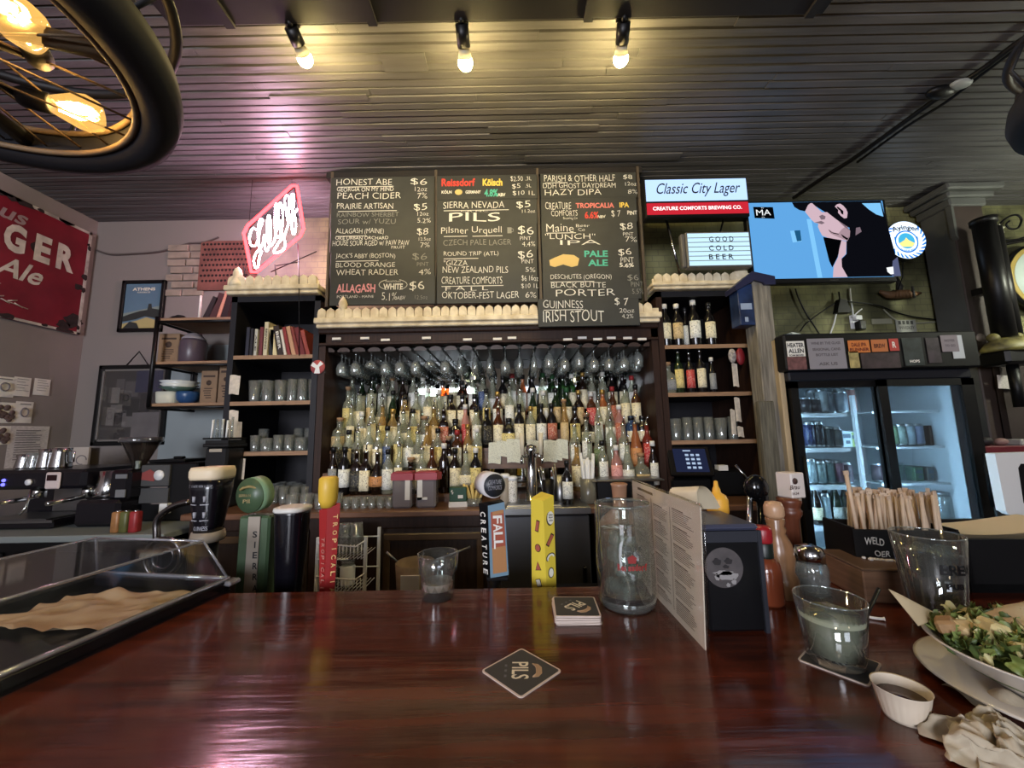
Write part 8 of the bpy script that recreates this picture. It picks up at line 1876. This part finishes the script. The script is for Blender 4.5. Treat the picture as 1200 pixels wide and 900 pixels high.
# straw box
Ys = 1.0
a = P(1001, 640, Y=Ys); c = P(1052, 640, Y=Ys)
t = thing('straw_box', 'black box with white hand lettering full of wrapped straws', 'box', (a.x, Ys, BZ), math.radians(-10)); hS = P(1005, 620, Y=Ys).z - BZ
bw = .225
mb = MB()
for q in ((0, bw, -.002, .004), (0, bw, .116, .122)): mb.box(q[0], q[1], q[2], q[3], 0, hS)
mb.box(0, .006, 0, .12, 0, hS + .004); mb.box(bw - .006, bw, 0, .12, 0, hS + .004); mb.box(0, bw, 0, .12, 0, .006); mb.done('body', mat('box_black', (12, 10, 11), .5, spec=.3), t)
mb = MB(); text(mb, 'WELD', T(.022, -.0032, hS - .034) @ FRONT @ RZ(-.06), .017, .042, 0, .02, 0, .08); text(mb, 'OER', T(.040, -.0032, hS - .062) @ FRONT @ RZ(-.06), .014, .034, 0, .02, 0, .08); mb.done('lettering', m_white, t)
sm_ = MB(); sm_.cyl((0, 0, 0), (0, 0, .216), .0042, 8); sm_.box(-.006, .006, -.0012, .0012, .214, .223); st_me = sm_.mesh('straw_paper', mat('straw_wrap', (196, 168, 138), .65, noise=(20, .2)))
rr_ = random.Random(6); Rm = T(a.x, Ys, BZ) @ RZ(math.radians(-10)); n_ = 0
for j in range(7):
    for i in range(13):
        if j > 0 and rr_.random() < .12: continue
        lx = .046 + i * .0138 + rr_.uniform(-.004, .004); ly = .015 + j * .0145 + rr_.uniform(-.003, .003)
        o = link('wrapped_straw', st_me, None, None, Rm @ Vector((lx, ly, .008))); o.rotation_euler = (rr_.uniform(-.06, .05), rr_.uniform(-.04, .04) - .07 + (.13 * i / 12), rr_.random() * 3); o.scale = (1, 1, rr_.uniform(.93, 1.0))
        tag(o, 'paper wrapped straw standing in the bunch in the black lettered box', 'straw', 'wrapped straws in the box'); n_ += 1
o = link('wrapped_straw', st_me, None, None, Rm @ Vector((.036, .03, .012))); o.rotation_euler = (0, -.07, 0); o.scale = (1.1, 1.1, 1.2); tag(o, 'tallest paper wrapped straw sticking up at the edge of the bunch', 'straw', 'wrapped straws in the box')
# pint glass
Yp = .80; 
pb = P(1093, 712, Y=Yp); t = thing('pint_glass', 'iced pint glass with black lettering behind the salad', 'glass', (P(1093, 680, Y=Yp).x, Yp, BZ)); k1 = (P(1131, 626, Y=Yp).x - P(1050, 626, Y=Yp).x) / 2 * .80; hP = P(1090, 625, Y=Yp).z - BZ
mb = MB(); mb.shell([(0, 0), (k1 * .70, 0), (k1 * .72, .006), (k1, hP), (k1 * .96, hP), (k1 * .68, .014), (0, .012)], 32); mb.done('body', m_thick, t)
mb = MB(); mb.tube([(k1 * .98 * math.cos(k * PI / 18), k1 * .98 * math.sin(k * PI / 18), hP) for k in range(36)], .0014, 6, True); mb.done('rim', glass('rim_glint', (235, 240, 238), 3.0, .03, .10, (200, 205, 200)), t)
mb = MB(); mb.lathe([(0, .0125), (k1 * .675, .0145), (k1 * .90, hP * .80), (0, hP * .80)], 28); mb.done('water', glass('water_dull', (176, 176, 172), 1.0, .05, .15, (120, 118, 114)), t)
rr_ = random.Random(3)
for k in range(6):
    mb = MB(); mb.box(-.016, .016, -.016, .016, -.013, .013, T(rr_.uniform(-.45, .45) * k1, rr_.uniform(-.5, .4) * k1, hP * (.62 + .04 * k)) @ RZ(rr_.random() * 3) @ RX(rr_.random()), bev=.005); mb.done('ice_cube', glass('ice', (225, 232, 228), 1.5, .08, .08, (200, 210, 205)), t)
mb = MB()
for k, ch in enumerate('BREW'):
    z = P(1095, 664, Y=Yp).z - BZ; r_ = k1 * (.72 + .28 * z / hP) + .001; a_ = -PI / 2 - .42 + k * .25; text(mb, ch, T(r_ * math.cos(a_), r_ * math.sin(a_), z) @ RZ(a_ + PI / 2) @ FRONT, .018, .014, 0, .03, 0, 0, 'c')
    z2 = z - .018; 
for k, ch in enumerate('PUB'):
    z = P(1095, 680, Y=Yp).z - BZ; r_ = k1 * (.72 + .28 * z / hP) + .001; a_ = -PI / 2 - .34 + k * .2; text(mb, ch, T(r_ * math.cos(a_), r_ * math.sin(a_), z) @ RZ(a_ + PI / 2) @ FRONT, .010, .009, 0, .03, 0, 0, 'c')
mb.done('lettering', m_black, t)
# black napkin caddy at the far right
Yk = .96
a = P(1132, 650, Y=Yk); t = thing('napkin_caddy', 'black caddy with cream paper napkins behind the salad', 'caddy', (a.x, Yk, BZ), math.radians(-4)); hK = P(1140, 632, Y=Yk).z - BZ
mb = MB(); mb.box(0, .36, 0, .01, 0, hK); mb.box(0, .36, .16, .17, 0, hK + .012); mb.box(0, .01, 0, .17, 0, hK); mb.box(.35, .36, 0, .17, 0, hK); mb.box(0, .36, 0, .17, 0, .02); mb.box(-.09, .0, .02, .03, 0, hK + .018); mb.box(-.09, .0, .15, .16, 0, hK + .018); mb.done('body', mat('caddy_black', (7, 7, 8), .55, spec=.3), t)
t2 = thing('paper_napkins', 'stack of cream paper napkins lying in the black caddy', 'napkins', (a.x + .02, Yk + .02, BZ + .022))
mb = MB()
for k in range(5): mb.grid(lambda u, v: (u * .30, v * .125 , (hK - .022) * (.6 + .1 * k) + .012 * math.sin(u * 3 + k) + .004 * k), 10, 5)
mb.box(0.0, .30, 0, .125, 0, (hK - .022) * .55); mb.done('sheet', mat('napkin_cream', (214, 198, 164), .6), t2)
# ------------------------------------------------------------------ salad
rp = .150
pc = Vector((.778, .600, BZ + .0005))
t = thing('dinner_plate', 'white oval rimmed plate under the salad bowl', 'plate', pc)
m_china = mat('white_china', (206, 198, 186), .2, spec=.6)
mb = MB(); mb.lathe([(0, .0), (rp * .55, 0), (rp * .6, .003), (rp * .97, .013), (rp, .016), (rp * .97, .018), (rp * .6, .008), (0, .006)], 56); mb.done('body', m_china, t)
rb2 = .130; hb = .052
t = thing('salad_bowl', 'white china bowl heaped with salad on the plate', 'bowl', pc + Vector((-.010, 0, .009)))
mb = MB(); mb.lathe([(0, 0), (rb2 * .45, 0), (rb2 * .48, .004), (rb2 * .75, hb * .5), (rb2 * .97, hb), (rb2 * 1.0, hb + .003), (rb2 * .96, hb + .003), (rb2 * .72, hb * .55), (rb2 * .45, .010), (0, .008)], 56); mb.done('body', m_china, t)
sc0 = pc + Vector((-.010, 0, .009 + hb))
rr_ = random.Random(21)
mb = MB()
for k in range(420):
    a = rr_.random() * 2 * PI; q = math.sqrt(rr_.random()) * rb2 * .88; x, y = q * math.cos(a), q * math.sin(a); z = -.008 + .030 * (1 - (q / rb2) ** 2) + rr_.uniform(-.006, .012)
    sz = rr_.uniform(.006, .013); M_ = T(x, y, z) @ RZ(rr_.random() * 6) @ RX(rr_.uniform(-1, 1)) @ RY(rr_.uniform(-.8, .8)); ph = rr_.random() * 6
    mb.grid(lambda u, v: ((u - .5) * sz * 2, (v - .5) * sz * 1.6 * (1 - (u - .5) ** 2), .004 * math.sin(u * 9 + ph) + .004 * math.cos(v * 8 + ph) + .006 * ((u - .5) ** 2 + (v - .5) ** 2) * 4), 6, 5, M_, rr_.choice((0, 0, 1, 2)))
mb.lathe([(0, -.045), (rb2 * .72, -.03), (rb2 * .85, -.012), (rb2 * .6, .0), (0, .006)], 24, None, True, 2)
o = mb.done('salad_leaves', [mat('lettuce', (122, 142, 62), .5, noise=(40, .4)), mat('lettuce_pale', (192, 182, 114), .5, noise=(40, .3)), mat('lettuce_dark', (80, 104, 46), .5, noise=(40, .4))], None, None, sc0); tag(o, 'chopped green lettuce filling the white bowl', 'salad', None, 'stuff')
for i, (dx, dy, c_, nm_, lab) in enumerate(((-.62, .25, (208, 176, 116), 'crouton', 'golden crouton at the bowl edge nearest the pint'), (-.45, .12, (216, 196, 128), 'cheese_chunk', 'large pale cheese chunk on top of the salad'), (-.52, -.22, (206, 190, 120), 'cheese_chunk', 'pale cheese chunk at the near edge of the bowl'), (-.72, .36, (170, 128, 78), 'crouton', 'browned crouton half under the parchment point'), (-.28, .28, (200, 158, 92), 'crouton', 'toasted crouton in the middle of the salad'))):
    tag(MB().box(-.016, .016, -.012, .012, -.009, .011, RZ(i * 1.3) @ RX(.3), bev=.004).done(nm_, mat('salad_bit_%d' % i, c_, .6, noise=(60, .3)), None, None, sc0 + Vector((dx * rb2, dy * rb2, .018 + .010 * (i == 1)))), lab, nm_.replace('_', ' '))
for i, (dx, dy, lab) in enumerate(((-.05, .02, 'red tomato piece near the middle of the bowl'), (.10, -.12, 'orange red tomato piece towards the photo edge'), (-.02, -.30, 'small red tomato piece at the near side of the bowl'))):
    tag(MB().sphere((0, 0, 0), .020, 14, 10, sc=(1.2, .9, .6)).done('tomato_piece', mat('tomato', (170, 66, 40), .3), None, None, sc0 + Vector((dx * rb2, dy * rb2, .022))), lab, 'tomato', 'tomato pieces on the salad')
# parchment points
def leaf_sheet(pts3, lab, sag=.006):
    A_, B_, C_ = pts3
    mb = MB()
    def fn(u, v): q_ = A_.lerp(B_, u).lerp(A_.lerp(C_, u), v); return q_ + Vector((0, 0, sag * math.sin(u * 3.1) * math.sin(v * 3.1))) - A_
    mb.grid(fn, 10, 8); mb.grid(lambda u, v: fn(u, v) + Vector((0, 0, -.001)), 10, 8)
    tag(mb.done('parchment_sheet', mat('pale_parchment', (198, 176, 136), .55), None, None, A_), lab, 'paper')
yb_ = pc.y + .09
leaf_sheet((P(1041, 690, Y=yb_ + .0), P(1076, 733, Y=pc.y + .04), P(1104, 722, Y=pc.y + .11)), 'pointed parchment corner sticking out beside the pint glass')
leaf_sheet((P(1147, 722, Y=pc.y + .06), P(1210, 740, Y=pc.y - .02), P(1215, 700, Y=pc.y + .1)), 'parchment corner rising behind the tomato pieces', .012)
# sauce cup
p = B(1062, 848); Ysc = p.y
t = thing('sauce_cup', 'white fluted paper cup of dark dressing in front of the plate', 'cup', (p.x + .010, p.y + .012, BZ)); k1 = (P(1094, 812, Y=Ysc).x - P(1027, 808, Y=Ysc).x) / 2; k1 *= .84; hS = (P(1060, 806, Y=Ysc).z - BZ) * .86
vs = []; fs = []; n = 72; prof = [(k1 * .70, 0), (k1 * .73, .004), (k1 * .86, hS * .6), (k1 * .97, hS), (k1 * 1.0, hS + .0015), (k1 * .95, hS), (k1 * .84, hS * .6), (k1 * .70, .006)]
for i, (r_, z) in enumerate(prof):
    for k in range(n): a = 2 * PI * k / n; q = r_ * (1 + (.018 * math.cos(a * 24) if 0 < z < hS * .95 else 0)); vs.append((q * math.cos(a), q * math.sin(a), z))
for i in range(len(prof) - 1):
    for k in range(n): fs.append((i * n + k, i * n + (k + 1) % n, (i + 1) * n + (k + 1) % n, (i + 1) * n + k))
fs.append(list(range(n))[::-1]); fs.append([(len(prof) - 1) * n + k for k in range(n)])
mb = MB(); mb.add(vs, fs, None, True); mb.done('body', mat('cup_paper', (206, 190, 166), .6), t)
mb = MB(); mb.lathe([(0, .007), (k1 * .68, .007), (k1 * .86, hS * .68), (0, hS * .70)], 36); mb.done('dressing', mat('dressing', (66, 28, 16), .12, spec=.7), t)
# crumpled napkin
p = B(1166, 884)
t = thing('crumpled_napkin', 'crumpled cream paper napkin in front of the salad plate', 'napkin', (p.x, p.y, BZ + .001))
rr_ = random.Random(17)
def crump(u, v):
    x = (u - .5) * .110 + .02 * (v - .5); y = (v - .5) * .078
    e = min(1, 4 * min(u, 1 - u)) * min(1, 4 * min(v, 1 - v))
    q_ = mnoise.noise(Vector((u * 4.5, v * 4.0, 1.7))); q2 = mnoise.noise(Vector((u * 8, v * 7, 4.2))); q3 = mnoise.noise(Vector((u * 18, v * 15, 8.1))) * .6
    z = .003 + e * (.010 + .022 * (.5 - abs(q_)) + .012 * (.4 - abs(q2)) * 2 + .004 * q3)
    return (x + .010 * math.sin(13 * v) + .008 * q2, y + .012 * math.sin(11 * u) + .008 * q3, max(.001, z))
mb = MB(); mb.grid(crump, 80, 64); mb.done('sheet', mat('napkin_tissue', (176, 162, 136), .75, bump=(60, .2)), t)
mb = MB()
def crump2(u, v):
    A_ = B(1114, 812) - t.location; x = A_.x + u * .10; y = A_.y - .055 * v + .012 - u * .03; z = .003 + .012 * math.sin(u * 3.1) * math.sin(v * 3.1) + .005 * math.sin(u * 12 + v * 5)
    return (x, y, max(.001, z))
mb.grid(crump2, 24, 16); mb.done('folded_corner', mat('napkin_tissue', (206, 192, 166), .75, bump=(60, .2)), t)
